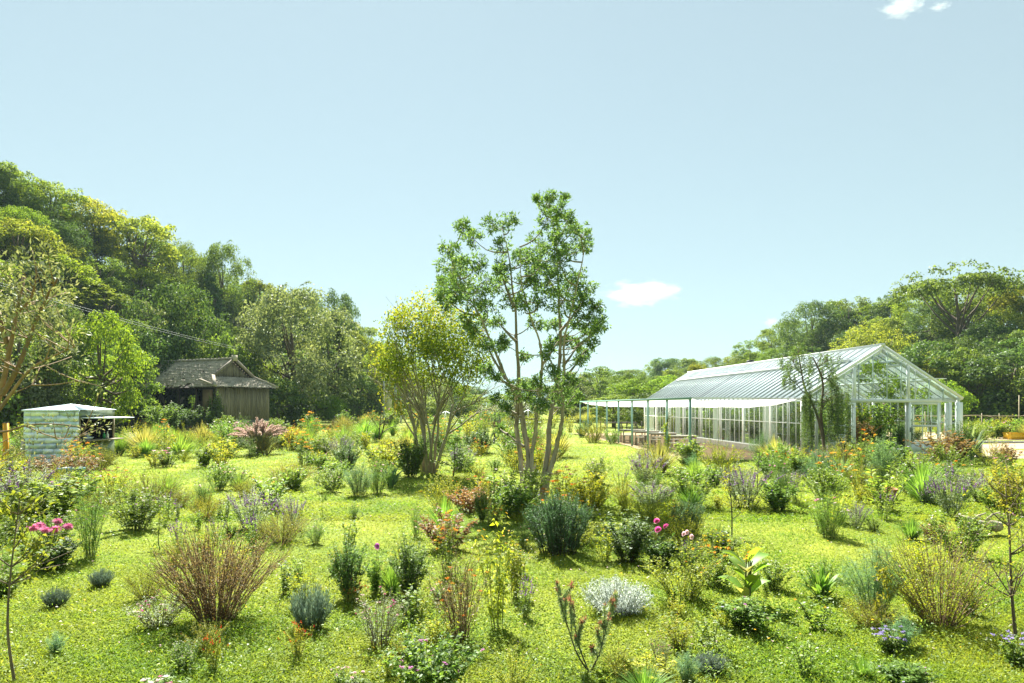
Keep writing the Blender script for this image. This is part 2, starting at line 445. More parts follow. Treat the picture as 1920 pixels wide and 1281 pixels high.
ROADDIRT = solid('pale_dirt', (0.52, 0.42, 0.30), 0.95, noise=1.1, col2=(0.36, 0.29, 0.18), bump=0.4, spec=0.1)
KERB = solid('pale_kerb', (0.55, 0.52, 0.44), 0.85, noise=4.0, col2=(0.4, 0.37, 0.3))
AX = np.array((-0.0856, 0.9963)); GX = np.array((0.9963, 0.0856))      # greenhouse axes: along it, and across its gable
GC = np.array((12.8, 30.0))                                              # its near corner on the terrace side
PG = np.array((7.2, 27.6))                                               # first pergola post
flat_patch('terrace', [tuple(PG + AX * -0.6 + GX * -0.15), tuple(GC + AX * -3.2 + GX * -0.1), tuple(GC + AX * 26 + GX * -0.1), tuple(PG + AX * 26.0 + GX * -0.15)], SOIL, 0.03, 24)
flat_patch('dirt_path', [(19.8, 28.2), (60, 26.0), (60, 37.0), (23.4, 40.5)], ROADDIRT, 0.02, 14)
flat_patch('field', [(24.0, 44.5), (70, 40.0), (76, 54), (28, 57)], ROADDIRT, 0.02, 10)
mb = MB()
for kx in range(24):
    a = np.array((23.4 + kx * 1.5, 40.6 - kx * 0.14)); b_ = a + np.array((1.46, -0.136))
    mb.bar((*a, 0.06), (*b_, 0.06), 0.18, 0.16)
kb = mb.build('kerb', KERB); kb['kind'] = 'structure'

# ------------------------------------------------------------------ air: thin even haze round camera and scene, clouds and sky outside it
mb = MB(); mb.box((-6600, -6600, -2.0), (6600, 6600, 205.0))
hz_m, hz_n, hz_l = new_mat('air_haze')
hz_v = hz_n.new("ShaderNodeVolumePrincipled"); hz_v.inputs['Color'].default_value = (0.34, 0.46, 0.56, 1); hz_v.inputs['Density'].default_value = 0.00026; hz_v.inputs['Anisotropy'].default_value = 0.15
hz_o = hz_n.new("ShaderNodeOutputMaterial"); hz_l.new(hz_v.outputs[0], hz_o.inputs['Volume'])
hz = mb.build('haze', hz_m); hz['kind'] = 'stuff'

# ------------------------------------------------------------------ clouds (real volumes, far away)
def cloud_mat(dens, scale):
    m, N, K = new_mat('cloud_vapour')
    out = N.new("ShaderNodeOutputMaterial"); v = N.new("ShaderNodeVolumePrincipled")
    v.inputs['Color'].default_value = (0.86, 0.87, 0.88, 1); v.inputs['Anisotropy'].default_value = 0.0
    g = N.new("ShaderNodeTexCoord"); no = N.new("ShaderNodeTexNoise"); no.inputs['Scale'].default_value = scale; no.inputs['Detail'].default_value = 5; no.inputs['Roughness'].default_value = 0.62
    K.new(g.outputs['Object'], no.inputs['Vector'])
    ln = N.new("ShaderNodeVectorMath"); ln.operation = 'LENGTH'; K.new(g.outputs['Object'], ln.inputs[0])
    a = N.new("ShaderNodeMath"); a.operation = 'SUBTRACT'; a.inputs[0].default_value = 1.0; K.new(ln.outputs['Value'], a.inputs[1])
    s = N.new("ShaderNodeMath"); s.operation = 'MULTIPLY_ADD'; s.inputs[1].default_value = 2.0; s.inputs[2].default_value = -1.28
    K.new(no.outputs['Fac'], s.inputs[0])
    c = N.new("ShaderNodeMath"); c.operation = 'ADD'; K.new(a.outputs[0], c.inputs[0]); K.new(s.outputs[0], c.inputs[1])
    d = N.new("ShaderNodeMath"); d.operation = 'MULTIPLY'; d.inputs[1].default_value = dens * 4; d.use_clamp = False
    mxx = N.new("ShaderNodeMath"); mxx.operation = 'MAXIMUM'; mxx.inputs[1].default_value = 0.0
    K.new(c.outputs[0], mxx.inputs[0]); K.new(mxx.outputs[0], d.inputs[0]); K.new(d.outputs[0], v.inputs['Density'])
    K.new(v.outputs[0], out.inputs['Volume'])
    return m
CLOUD = cloud_mat(0.006, 2.1)
def cloud(px, py, w, h, D, label):
    import bmesh
    c = P(px, py, D); s = D / F
    root = bpy.data.objects.new('cloud', bpy.data.meshes.new('cloud'))
    bm = bmesh.new(); bmesh.ops.create_icosphere(bm, subdivisions=3, radius=1.0); bm.to_mesh(root.data); bm.free()
    root.data.materials.append(CLOUD)
    root.scale = (w * s / 2, w * s / 2.6, h * s / 2)
    root.location = c; COL.objects.link(root)
    tag(root, label, 'cloud', 'small fair weather clouds', 'thing')
cloud(1200, 549, 178, 60, 2600, 'white puffy cloud low in the sky between the tall tree and the greenhouse ridge')
cloud(1690, 12, 100, 44, 2600, 'small ragged white cloud at the top edge of the sky above the greenhouse gable')
cloud(1446, 604, 40, 28, 2600, 'tiny white cloud peeping over the wooded slope behind the greenhouse roof')
cloud(1762, 12, 50, 18, 2600, 'thin wisp of cloud trailing beside the ragged cloud at the top of the sky')

# ------------------------------------------------------------------ greenhouse
PAINT = solid('white_paint', (0.80, 0.82, 0.79), 0.5, noise=3.0, col2=(0.70, 0.73, 0.69))
PAINT_G = solid('green_grey_paint', (0.52, 0.60, 0.56), 0.5, noise=4.0, col2=(0.44, 0.52, 0.48))
BAR = solid('glazing_metal', (0.40, 0.47, 0.46), 0.35, metal=0.5, noise=5.0, col2=(0.32, 0.38, 0.37))
CONC = solid('concrete', (0.33, 0.31, 0.26), 0.9, noise=3.0, col2=(0.22, 0.205, 0.17), bump=0.4)
GLASS = glass_mat('wall_glass', (0.96, 0.985, 0.97), gl=0.35)
GLASS_D = glass_mat('dusty_glass', (0.90, 0.95, 0.92), wash=0.22, washcol=(0.55, 0.62, 0.54), gl=0.3)
ROOFG = glass_mat('whitewashed_roof_glass', (0.94, 0.97, 0.98), wash=0.42, washcol=(0.58, 0.66, 0.71), gl=0.3, rough=0.12)
ROOFG_R = glass_mat('clear_roof_glass', (0.90, 0.95, 0.94), wash=0.08, washcol=(0.70, 0.78, 0.76), gl=0.3, rough=0.08)
SHEER = cloth_mat('sheer_cloth', (0.72, 0.76, 0.66), 0.5)
DARK = solid('dark_metal', (0.05, 0.055, 0.055), 0.5)
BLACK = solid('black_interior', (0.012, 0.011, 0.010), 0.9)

GW, GL_, EZ, RZ = 7.3, 25.0, 2.58, 4.85
gh = thing('greenhouse', 'long white framed glass greenhouse with whitewashed pitched roof and open gable door', 'greenhouse', (GC[0], GC[1], 0), math.atan2(GX[1], GX[0]), short='the greenhouse')
_cache = {}
def part_box(name, size, loc, mat, parent, rot=(0, 0, 0)):
    key = (name, tuple(round(s, 4) for s in size), mat.name)
    if key not in _cache:
        b = MB(); sx, sy, sz = size; b.box((-sx / 2, -sy / 2, -sz / 2), (sx / 2, sy / 2, sz / 2))
        me = b.mesh(name); me.materials.append(mat); _cache[key] = me
    o = bpy.data.objects.new(name, _cache[key]); COL.objects.link(o); o.parent = parent
    o.location = loc; o.rotation_euler = rot
    return o
def part_bar(name, a, b, w, h, mat, parent, up=(0, 0, 1)):
    m_ = MB(); m_.bar(a, b, w, h, up); return m_.build(name, mat, parent)

ang = math.atan2(RZ - EZ, GW / 2); SLW = math.hypot(RZ - EZ, GW / 2)
# plinth, sills
for nm, lo, hi in (('plinth', (-0.10, 0, -0.35), (0.14, GL_, 0.17)), ('plinth', (GW - 0.14, 0, -0.35), (GW + 0.10, GL_, 0.17)), ('plinth', (-0.10, GL_ + 0.003, -0.35), (GW + 0.10, GL_ + 0.2, 0.17)),
                   ('plinth', (-0.10, -0.16, -0.35), (1.35, -0.003, 0.14)), ('plinth', (GW - 1.1, -0.16, -0.35), (GW + 0.10, -0.003, 0.14))):
    b = MB(); b.box(lo, hi); b.build(nm, CONC, gh)
for x in (0.0, GW):
    part_box('sill_rail', (0.16, GL_ - 0.2, 0.07), (x, GL_ / 2, 0.207), PAINT, gh)
    part_box('eave_beam', (0.12, GL_ + 0.1, 0.13), (x, GL_ / 2, EZ - 0.07), PAINT, gh)
    part_box('wall_rail', (0.045, GL_ - 0.2, 0.035), (x, GL_ / 2, 1.42), PAINT, gh)
NB = 8; BAY = GL_ / NB; NP = 41; PW = GL_ / NP
for x, s in ((0.0, 1), (GW, -1)):
    for k in range(NB + 1):
        y = min(max(k * BAY, 0.09), GL_ - 0.09)
        part_box('post', (0.12, 0.12 if 0 < k < NB else 0.16, EZ - 0.14 - 0.245), (x + s * 0.02, y, (EZ - 0.14 + 0.245) / 2), PAINT, gh)
    for k in range(1, NP):
        y = k * PW
        if min(abs(y - j * BAY) for j in range(NB + 1)) < 0.16: continue
        part_box('glazing_bar', (0.03, 0.03, EZ - 0.14 - 0.245), (x - s * 0.012, y, (EZ - 0.14 + 0.245) / 2), PAINT, gh)
    for k in range(NP):
        for z0, z1 in ((0.245, 1.40), (1.44, EZ - 0.14)):
            dusty = (x == 0.0 and k % 9 == 4)
            part_box('wall_pane', (0.006, PW - 0.034, z1 - z0), (x, (k + 0.5) * PW, (z0 + z1) / 2), GLASS_D if dusty else GLASS, gh)
# roof: bars, panes, ridge, vent rail
for s in (-1, 1):
    e = np.array((0.0 if s < 0 else GW, 0, EZ)); r = np.array((GW / 2, 0, RZ)); d = (r - e) / SLW
    nrm = np.array((-s * 0.0, 0, 1.0)); nrm = np.cross(np.array((0, 1, 0)), d) * (-1 if s > 0 else 1); nrm = nrm if nrm[2] > 0 else -nrm
    roty = -ang if s < 0 else ang
    split = 0.70
    for k in range(NP + 1):
        y = k * PW
        c = e + d * (SLW / 2 - 0.06) + nrm * 0.035; L = SLW + 0.12
        part_box('glazing_bar', (L, 0.04, 0.07), (c[0], y, c[2]), BAR, gh, (0, roty, 0))
    for k in range(NP):
        for a0, a1, up in ((-0.08, split * SLW, 0.0), (split * SLW + 0.01, SLW - 0.05, 0.03)):
            c = e + d * (a0 + a1) / 2 + nrm * (0.012 + up)
            part_box('roof_pane', (a1 - a0, PW - 0.045, 0.006), (c[0], (k + 0.5) * PW, c[2]), ROOFG if s < 0 else ROOFG_R, gh, (0, roty, 0))
    c = e + d * split * SLW + nrm * 0.10
    part_box('vent_rail', (0.09, GL_ - 2 * PW, 0.09), (c[0], GL_ / 2, c[2]), PAINT, gh, (0, roty, 0))
    c = e + d * 0.36 * SLW - nrm * 0.06
    part_box('purlin', (0.06, GL_ - 0.1, 0.08), (c[0], GL_ / 2, c[2]), PAINT, gh, (0, roty, 0))
    c = e + d * 0.66 * SLW - nrm * 0.06
    part_box('purlin', (0.06, GL_ - 0.1, 0.08), (c[0], GL_ / 2, c[2]), PAINT, gh, (0, roty, 0))
    for k in range(NB + 1):                        # rafters
        y = min(max(k * BAY, 0.06), GL_ - 0.06)
        a = e + d * 0.05 - nrm * 0.16; b_ = e + d * (SLW - 0.1) - nrm * 0.16
        part_bar('rafter', (a[0], y, a[2]), (b_[0], y, b_[2]), 0.07, 0.12, PAINT, gh, tuple(nrm))
    for yy in (-0.05, GL_ + 0.05):                 # verge boards
        a = e - d * 0.14 + nrm * 0.02; b_ = r + nrm * 0.02
        part_bar('verge_board', (a[0], yy, a[2]), (b_[0], yy, b_[2]), 0.05, 0.11, PAINT, gh, tuple(nrm))
part_box('ridge_beam', (0.16, GL_ + 0.2, 0.12), (GW / 2, GL_ / 2, RZ + 0.06), PAINT, gh)
for k in range(1, NB):                              # tie rods
    part_bar('tie_rod', (0.7, k * BAY, 2.95), (GW - 0.7, k * BAY, 2.95), 0.025, 0.025, PAINT, gh)
    part_bar('brace', (0.05, k * BAY, 1.9), (0.8, k * BAY, 2.9), 0.03, 0.03, PAINT, gh)
    part_bar('brace', (GW - 0.05, k * BAY, 1.9), (GW - 0.8, k * BAY, 2.9), 0.03, 0.03, PAINT, gh)
# near gable and far gable
def roof_z(x): return EZ + (RZ - EZ) * (1 - abs(x - GW / 2) / (GW / 2))
TR = 2.42      # track height
def pane_poly(name, pts, y, mat):
    b = MB(); n = len(pts)
    v = [(x, y - 0.003, z) for x, z in pts] + [(x, y + 0.003, z) for x, z in pts]
    if n == 4: b.add(v, [(0, 1, 2, 3), (7, 6, 5, 4)] + [(i, i + 4, (i + 1) % 4 + 4, (i + 1) % 4) for i in range(4)])
    else: b.add(v, [(i, i + 3, (i + 1) % 3 + 3, (i + 1) % 3) for i in range(3)], [(0, 1, 2), (5, 4, 3)])
    return b.build(name, mat, gh)
xs_g = [0.08, 0.62, 1.28, 1.92, 2.56, 3.22, 3.88, 4.54, 5.20, 5.86, 6.52, GW - 0.08]
for i, (xa, xb) in enumerate(zip(xs_g[:-1], xs_g[1:])):
    pane_poly('gable_pane', [(xa + 0.015, TR + 0.08), (xb - 0.015, TR + 0.08), (xb - 0.015, roof_z(xb) - 0.12), (xa + 0.015, roof_z(xa) - 0.12)], 0.0, GLASS)
    pane_poly('gable_pane', [(xa + 0.015, 0.2), (xb - 0.015, 0.2), (xb - 0.015, roof_z(xb) - 0.12), (xa + 0.015, roof_z(xa) - 0.12)], GL_ - 0.02, GLASS)
    if i:
        big = i in (3, 8) 
        x = xa
        part_box('mullion', (0.035, 0.04, roof_z(x) - 0.1 - TR - 0.06), (x, 0.0, (roof_z(x) - 0.1 + TR + 0.06) / 2), PAINT_G if not big else PAINT, gh)
        part_box('mullion', (0.035, 0.04, roof_z(x) - 0.3), (x, GL_ - 0.02, roof_z(x) / 2 + 0.05), PAINT, gh)
for x in (2.34, 4.85):
    part_box('gable_post', (0.115, 0.10, roof_z(x) - 0.14 - TR - 0.06), (x, -0.02, (roof_z(x) - 0.14 + TR + 0.06) / 2), PAINT, gh)
part_box('gable_rail', (GW - 1.2, 0.03, 0.04), (GW / 2, 0.03, 3.42), PAINT, gh)
part_box('gable_rail', (GW - 0.3, 0.05, 0.05), (GW / 2, GL_ + 0.04, 2.42), PAINT, gh)
part_box('door_track', (5.0, 0.14, 0.15), (3.85, -0.08, TR), PAINT, gh)
part_box('lintel', (GW - 0.3, 0.06, 0.09), (GW / 2, 0.03, TR - 0.01), PAINT, gh)
for x in (2.30, 4.82, 6.70, 0.62):
    part_box('door_post', (0.11, 0.09, TR - 0.15), (x, 0.02, (TR - 0.06) / 2 + 0.02), PAINT, gh)
for xa, xb in ((0.1, 0.60), (0.66, 2.24), (6.76, GW - 0.1)):
    part_box('side_light_pane', (xb - xa, 0.006, 2.1), ((xa + xb) / 2, 0.02, 1.3), GLASS, gh)
part_box('corner_cladding', (0.42, 0.05, EZ - 0.35), (0.06, -0.07, EZ / 2), PAINT, gh)
part_box('corner_cladding', (0.30, 0.05, EZ - 0.45), (GW - 0.06, -0.07, EZ / 2), PAINT, gh)
part_box('corner_cladding', (0.14, 0.05, EZ - 0.45), (GW - 0.50, -0.07, EZ / 2), PAINT, gh)
def sliding_door(x0, x1, y):
    d = bpy.data.objects.new('sliding_door', None); COL.objects.link(d); d.parent = gh; d.location = (x0, y, 0.06)
    w = x1 - x0; h = TR - 0.14
    f = 0.09
    for nm, lo, hi in (('stile', (0, 0, 0), (f, 0.05, h)), ('stile', (w - f, 0, 0), (w, 0.05, h)), ('top_rail', (f, 0, h - f), (w - f, 0.05, h)), ('mid_rail', (f, 0, 1.20), (w - f, 0.05, 1.29)),
                       ('lower_rail', (f, 0, 0.46), (w - f, 0.05, 0.53)), ('bottom_rail', (f, 0, 0), (w - f, 0.05, 0.08)), ('kick_panel', (f, 0.012, 0.08), (w - f, 0.038, 0.46)),
                       ('door_bar', (w * 0.62, 0.01, 0.53), (w * 0.62 + 0.025, 0.04, 1.20)), ('door_bar', (w * 0.62, 0.01, 1.29), (w * 0.62 + 0.025, 0.04, h - f))):
        b = MB(); b.box(lo, hi); b.build(nm, PAINT, d)
    for z0, z1 in ((0.53, 1.20), (1.29, h - f)):
        b = MB(); b.box((f, 0.022, z0), (w - f, 0.028, z1)); b.build('door_pane', GLASS, d)
    b = MB(); b.box((0.03, -0.03, 0.98), (0.06, -0.002, 1.18)); b.build('handle', DARK, d)
sliding_door(4.80, 6.24, -0.16)
sliding_door(1.05, 2.32, -0.16)
# flue on the ridge, downpipe
b = MB(); b.tube([(GW / 2 + 0.5, 14.6, RZ - 0.4), (GW / 2 + 0.5, 14.6, RZ + 0.22)], 0.16, 10); b.tube([(GW / 2 + 0.5, 14.6, RZ + 0.2), (GW / 2 + 0.5, 14.6, RZ + 0.34)], 0.24, 10); b.build('flue', DARK, gh)
b = MB(); b.tube([(-0.14, 1.05, EZ - 0.02), (-0.2, 1.02, EZ - 0.12), (-0.2, 1.0, 0.1)], 0.035, 6); b.build('downpipe', PAINT_G, gh)
for k, (y0, w) in enumerate(((3.7, 0.7), (10.2, 0.8), (17.0, 1.0), (23.2, 1.2))):
    b = MB(); yy = np.linspace(y0, y0 + w, 14); xx = 0.22 + 0.05 * np.sin(np.arange(14) * 1.5)
    v = np.concatenate([np.stack([xx, yy, np.full(14, 0.25)], -1), np.stack([xx, yy, np.full(14, EZ - 0.2)], -1)])
    b.add(v, [(i, i + 1, i + 15, i + 14) for i in range(13)]); b.build('sheer_curtain', SHEER, gh, True)

# ------------------------------------------------------------------ pergola, awning, terrace furniture
TEAL = solid('teal_green_paint', (0.22, 0.38, 0.32), 0.5, noise=5.0, col2=(0.17, 0.31, 0.26))
pg = thing('pergola', 'slim green steel pergola frame of nine posts carrying a white awning', 'pergola', (PG[0], PG[1], 0), math.atan2(GX[1], GX[0]), short='the pergola')
SP = 3.0
for k in range(9):
    part_box('post', (0.085, 0.085, 2.9), (0, k * SP, 1.0), TEAL, pg)
part_box('top_beam', (0.11, 8 * SP + 0.1, 0.10), (0, 4 * SP, 2.50), TEAL, pg)
for k in (0, 8):
    part_bar('cross_beam', (0.05, k * SP + 0.0, 2.52), (5.30, k * SP + 2.1 * (k == 0), 2.53), 0.05, 0.05, PAINT, pg)
AWN = cloth_mat('white_awning_cloth', (0.80, 0.80, 0.76), 0.6)
mb = MB(); nu, nv = 26, 60
uu, vv = np.meshgrid(np.linspace(0, 1, nu), np.linspace(0, 1, nv), indexing='ij')
X = 0.06 + uu * 5.68; Y = -0.1 + vv * 24.4 + 2.45 * uu * (1 - vv)
bayp = (vv * 8) % 1.0
Z = 2.50 + 0.02 * uu - (0.36 + 0.03 * np.sin(vv * 47)) * (4 * uu * (1 - uu)) ** 0.8 + 0.02 * np.sin(vv * 8 * np.pi) ** 2 * (1 - uu) + 0.012 * np.sin(uu * 31 + vv * 19)
i = np.arange(nu - 1)[:, None] * nv; j = np.arange(nv - 1)[None, :]
top = np.stack([X, Y, Z], -1).reshape(-1, 3); q = np.stack([i + j, i + nv + j, i + nv + j + 1, i + j + 1], -1).reshape(-1, 4)
mb.add(top, q)
aw = mb.build('awning', AWN, None, True); aw.location = (PG[0], PG[1], 0); aw.rotation_euler = (0, 0, math.atan2(GX[1], GX[0]))
tag(aw, 'long white cloth awning sagging between the green pergola and the greenhouse eave', 'awning', None, 'thing'); reg(aw, None, aw['label'], None)

TOPW = solid('weathered_table_top', (0.62, 0.59, 0.50), 0.7, noise=3.0, col2=(0.50, 0.47, 0.39), nscale=(1, 6, 1))
WOODG = solid('grey_wood', (0.32, 0.28, 0.20), 0.8, noise=4.0, col2=(0.21, 0.18, 0.125), nscale=(6, 1, 1))
def table(name, loc, rz, label, L=1.45, Wd=0.8, h=0.76, planks=5, mat=TOPW, group='outdoor dining tables', leg=0.06):
    t = thing(name, label, 'table', loc, rz, group)
    pw = Wd / planks
    for k in range(planks):
        part_box('plank', (L, pw - 0.01, 0.035), (0, -Wd / 2 + (k + 0.5) * pw, h - 0.018), mat, t)
    part_box('apron', (L - 0.16, 0.025, 0.07), (0, -Wd / 2 + 0.09, h - 0.075), WOODG, t); part_box('apron', (L - 0.16, 0.025, 0.07), (0, Wd / 2 - 0.09, h - 0.075), WOODG, t)
    for sx in (-1, 1):
        for sy in (-1, 1):
            part_box('leg', (leg, leg, h - 0.037), (sx * (L / 2 - 0.08), sy * (Wd / 2 - 0.09), (h - 0.037) / 2), WOODG, t)
    return t
def stool(loc, rz, label, w=0.46, d=0.32, h=0.45):
    t = thing('stool', label, 'stool', loc, rz, 'wooden stools at the terrace tables')
    for k in range(2): part_box('seat_plank', (w, d / 2 - 0.008, 0.04), (0, -d / 4 + k * d / 2, h - 0.02), TOPW, t)
    for sx in (-1, 1):
        part_box('leg', (0.05, 0.06, h - 0.04), (sx * (w / 2 - 0.05), -d / 2 + 0.05, (h - 0.04) / 2), WOODG, t); part_box('leg', (0.05, 0.06, h - 0.04), (sx * (w / 2 - 0.05), d / 2 - 0.05, (h - 0.04) / 2), WOODG, t)
    part_box('stretcher', (w - 0.12, 0.04, 0.04), (0, 0, 0.14), WOODG, t)
rz0 = math.atan2(GX[1], GX[0])
tl = [(1281, 849, 'nearest'), (1245, 841, 'second'), (1214, 835.5, 'third'), (1190, 831, 'furthest')]
words_t = ['grey plank topped table under the awning at the lawn end of the pergola', 'plank topped table under the awning directly behind the one at the lawn end',
           'plank topped table under the awning between two others, third from the lawn end', 'plank topped table at the far end of the row under the awning']
sw = [['stool tucked under the lawn end table on its side toward the lawn', 'stool under the lawn end table close to the greenhouse wall'],
      ['stool at the second awning table on its side toward the lawn', 'stool at the second awning table close to the greenhouse wall'],
      ['stool at the third awning table on its side toward the lawn', 'stool at the third awning table close to the greenhouse wall'],
      ['stool at the far awning table on its side toward the lawn', 'stool at the far awning table close to the greenhouse wall']]
for k, (px, py, _w) in enumerate(tl):
    D = DG(py); x = (px - CX) / F * D
    c = np.array((x, D)) + AX * 0.4
    table('dining_table', (c[0], c[1], 0.04), rz0, words_t[k])
    for s, lb in ((-1, sw[k][0]), (1, sw[k][1])):
        p = c + GX * s * 0.48 - AX * 0.55
        stool((p[0], p[1], 0.04), rz0, 'wooden ' + lb)
# two tables and chairs in the shade beyond the terrace
def chair(name, loc, rz, label, mat=WOODG, w=0.46):
    t = thing(name, label, 'chair', loc, rz, 'garden chairs beyond the terrace')
    part_box('seat', (w, 0.44, 0.035), (0, 0, 0.44), mat, t)
    for sx in (-1, 1):
        part_box('leg', (0.045, 0.045, 0.42), (sx * (w / 2 - 0.03), -0.19, 0.21), mat, t); part_box('leg', (0.045, 0.045, 0.86), (sx * (w / 2 - 0.03), 0.20, 0.43), mat, t)
    for k in range(3): part_box('back_slat', (w - 0.1, 0.02, 0.07), (0, 0.20, 0.58 + k * 0.11), mat, t)
WOODD = solid('dark_weathered_wood', (0.085, 0.075, 0.05), 0.8, noise=4.0, col2=(0.05, 0.045, 0.03))
for k, px in enumerate((1150, 1178)):
    D = 60.0; c = ((px - CX) / F * D, D)
    table('garden_table', (c[0], c[1], 0), rz0, ('dark wooden garden table in tree shade beyond the terrace, beside the drooping tree', 'dark wooden garden table in tree shade beyond the terrace, close to the greenhouse end')[k], L=1.5, mat=WOODD, group='shaded garden tables', leg=0.09)
    for s in (-1, 1):
        chair('garden_chair', (c[0] + s * 0.95, c[1] - 0.2, 0), s * -1.57, 'dark garden chair at the %s end of the shaded table %s' % (('lawn', 'greenhouse')[s > 0], ('beside the drooping tree', 'close to the greenhouse end')[k]), WOODD)
# inside the greenhouse
gp = lambda lx, ly: GC + GX * lx + AX * ly
c = gp(3.1, 3.4); table('potting_table', (c[0], c[1], 0), rz0, 'thin dark table seen through the open greenhouse door', L=2.1, Wd=0.7, h=0.74, mat=WOODD, group='tables inside the greenhouse')
WHITEP = solid('white_enamel', (0.78, 0.78, 0.74), 0.4)
for k, (lx, ly) in enumerate(((3.25, 2.7), (3.9, 4.2))):
    c = gp(lx, ly); chair('garden_chair', (c[0], c[1], 0), rz0 + (3.0, 0.3)[k], ('white garden chair in front of the table inside the greenhouse', 'white garden chair behind the table inside the greenhouse')[k], WHITEP)
for k, ly in enumerate((5.5, 9.0, 12.6, 16.2)):
    c = gp(1.9, ly); table('indoor_table', (c[0], c[1], 0), rz0 + math.pi / 2, 'long pale table inside the greenhouse seen through the %s wall panes' % ('side', 'middle', 'far middle', 'far end')[k], L=1.8, Wd=0.8, h=0.75, mat=WHITEP, group='tables inside the greenhouse')

# ------------------------------------------------------------------ ruined wooden shed
TILE = solid('grey_roof_tile', (0.46, 0.41, 0.32), 0.95, noise=1.3, col2=(0.27, 0.25, 0.20), bump=0.3, spec=0.05)
BOARD = solid('weathered_board', (0.31, 0.265, 0.20), 0.85, noise=1.6, col2=(0.085, 0.075, 0.06), nscale=(9, 9, 0.5), bump=0.4)
BEAM = solid('old_beam', (0.06, 0.045, 0.03), 0.85, noise=3.0, col2=(0.035, 0.028, 0.02))
MUD = solid('mud_plaster', (0.36, 0.24, 0.14), 0.9, noise=2.0, col2=(0.24, 0.16, 0.10), bump=0.5)
STONE = solid('foundation_stone', (0.22, 0.22, 0.20), 0.9, noise=3.0, col2=(0.12, 0.125, 0.115), bump=0.5)
SRZ = math.radians(63.0)
sx0, sy0 = (405 - CX) / F * 55.5, 55.5
sh = thing('shed', 'old dark wooden shed with grey tiled roof, half collapsed along its long side', 'shed', (sx0, sy0, 0.0), SRZ, short='the old shed')
SWD, SLN, SB, SE, SRG = 5.6, 11.0, 0.95, 3.85, 6.15
rng = np.random.default_rng(5)
for k in range(24):                        # gable wall boards
    w = SWD / 24
    j = rng.uniform(-0.012, 0.012)
    part_box('wall_board', (w - 0.012, 0.035, SE - SB - 0.05), ((k + 0.5) * w, j, (SE + SB) / 2), BOARD, sh, (0, rng.uniform(-0.006, 0.006), 0))
for z in (1.0, 3.72):
    part_box('wall_beam', (SWD, 0.14, 0.14), (SWD / 2, 0.12, z), BEAM, sh)
for r_ in range(3):                        # foundation stones under the gable
    n = 8
    off = 0.0 if r_ % 2 == 0 else 0.36
    x = -0.1 - off
    while x < SWD:
        w = rng.uniform(0.55, 0.85)
        part_box('stone', (w - 0.03, 0.5 + rng.uniform(-0.05, 0.05), 0.36), (x + w / 2, 0.16, -0.12 + 0.37 * (r_ + 0.5)), STONE, sh, (0, 0, rng.uniform(-0.02, 0.02)))
        x += w
    y = 0.6
    while y < SLN:
        w = rng.uniform(0.6, 0.95)
        part_box('stone', (0.5 + rng.uniform(-0.05, 0.05), w - 0.03, 0.36), (0.0, y + w / 2, -0.12 + 0.37 * (r_ + 0.5)), STONE, sh)
        y += w
# long side: posts, beam, leftovers of boards and mud wall
for y in (0.1, 2.4, 4.6, 6.9, 9.0, 10.9):
    part_box('corner_post', (0.17, 0.17, SE - SB), (0.05, y, (SE + SB) / 2), BEAM, sh)
part_box('eave_beam', (0.2, SLN, 0.24), (0.05, SLN / 2, SE - 0.12), BEAM, sh)
part_box('eave_beam', (0.2, SLN, 0.24), (SWD - 0.05, SLN / 2, SE - 0.12), BEAM, sh)
part_box('back_wall', (0.12, SLN, SE - SB), (SWD - 0.02, SLN / 2, (SE + SB) / 2), BEAM, sh)
part_box('back_wall', (SWD - 0.3, 0.12, SE - SB), (SWD / 2, SLN, (SE + SB) / 2), BEAM, sh)
part_box('floor_slab', (SWD - 0.2, SLN - 0.2, 0.12), (SWD / 2, SLN / 2, SB), BEAM, sh)
part_box('mud_wall', (0.14, 1.1, 1.9), (0.03, 1.0, SE - 1.25), MUD, sh)
part_box('mud_wall', (1.4, 0.14, 1.5), (2.0, 4.4, SB + 0.9), MUD, sh, (0, 0.2, 0.1))
for k in range(16):
    part_box('broken_board', (0.03, 0.17, rng.uniform(0.9, 2.0)), (0.3 + rng.uniform(-0.3, 0.9), rng.uniform(1.5, 9.5), SB + rng.uniform(0.5, 1.6)), BOARD, sh, (rng.uniform(-0.9, 0.9), rng.uniform(-0.5, 0.5), rng.uniform(0, 3)))
# roof tiles: curved pieces in courses (each a few pixels wide in the photograph)
def tile_field(mb, origin, du, dv, nrm, nu, nv, inside, drop=None, tw=0.27, tl_=0.30):
    """du: along the eave, dv: up the slope"""
    for c in range(nv):
        for r_ in range(nu):
            u0, v0 = r_ * tw, c * (tl_ - 0.03)
            if not inside(u0 + tw / 2, v0 + tl_ / 2): continue
            if drop and rng.random() < drop(u0, v0): continue
            j = rng.normal(0, 0.012, 3); tilt = rng.normal(0, 0.02)
            base = origin + du * (u0 + j[0]) + dv * (v0 + j[1])
            prof = [(0.0, 0.02), (0.09, 0.0), (0.18, 0.012), (0.235, 0.055), (0.285, 0.03)]
            bot = [base + du * a + nrm * (h + 0.045 + tilt) for a, h in prof]
            topv = [base + du * a + dv * tl_ + nrm * (h + 0.01) for a, h in prof]
            low = [p - nrm * 0.025 for p in bot]
            v = bot + topv + low
            mb.add(v, [(i, i + 1, i + 6, i + 5) for i in range(4)] + [(i + 10, i + 11, i + 1, i) for i in range(4)])
ov = 0.55
slope = np.array((SWD / 2 + ov, 0, SRG - SE + 0.12)); SLH = np.linalg.norm(slope); slope /= SLH
GY = 1.15                                     # gable plane, set back behind the skirt roof
zg = 4.62; xg = -ov + (zg - (SE - 0.12)) / slope[2] * slope[0]
hip_v = (zg - SE + 0.12) / slope[2]
mb = MB()
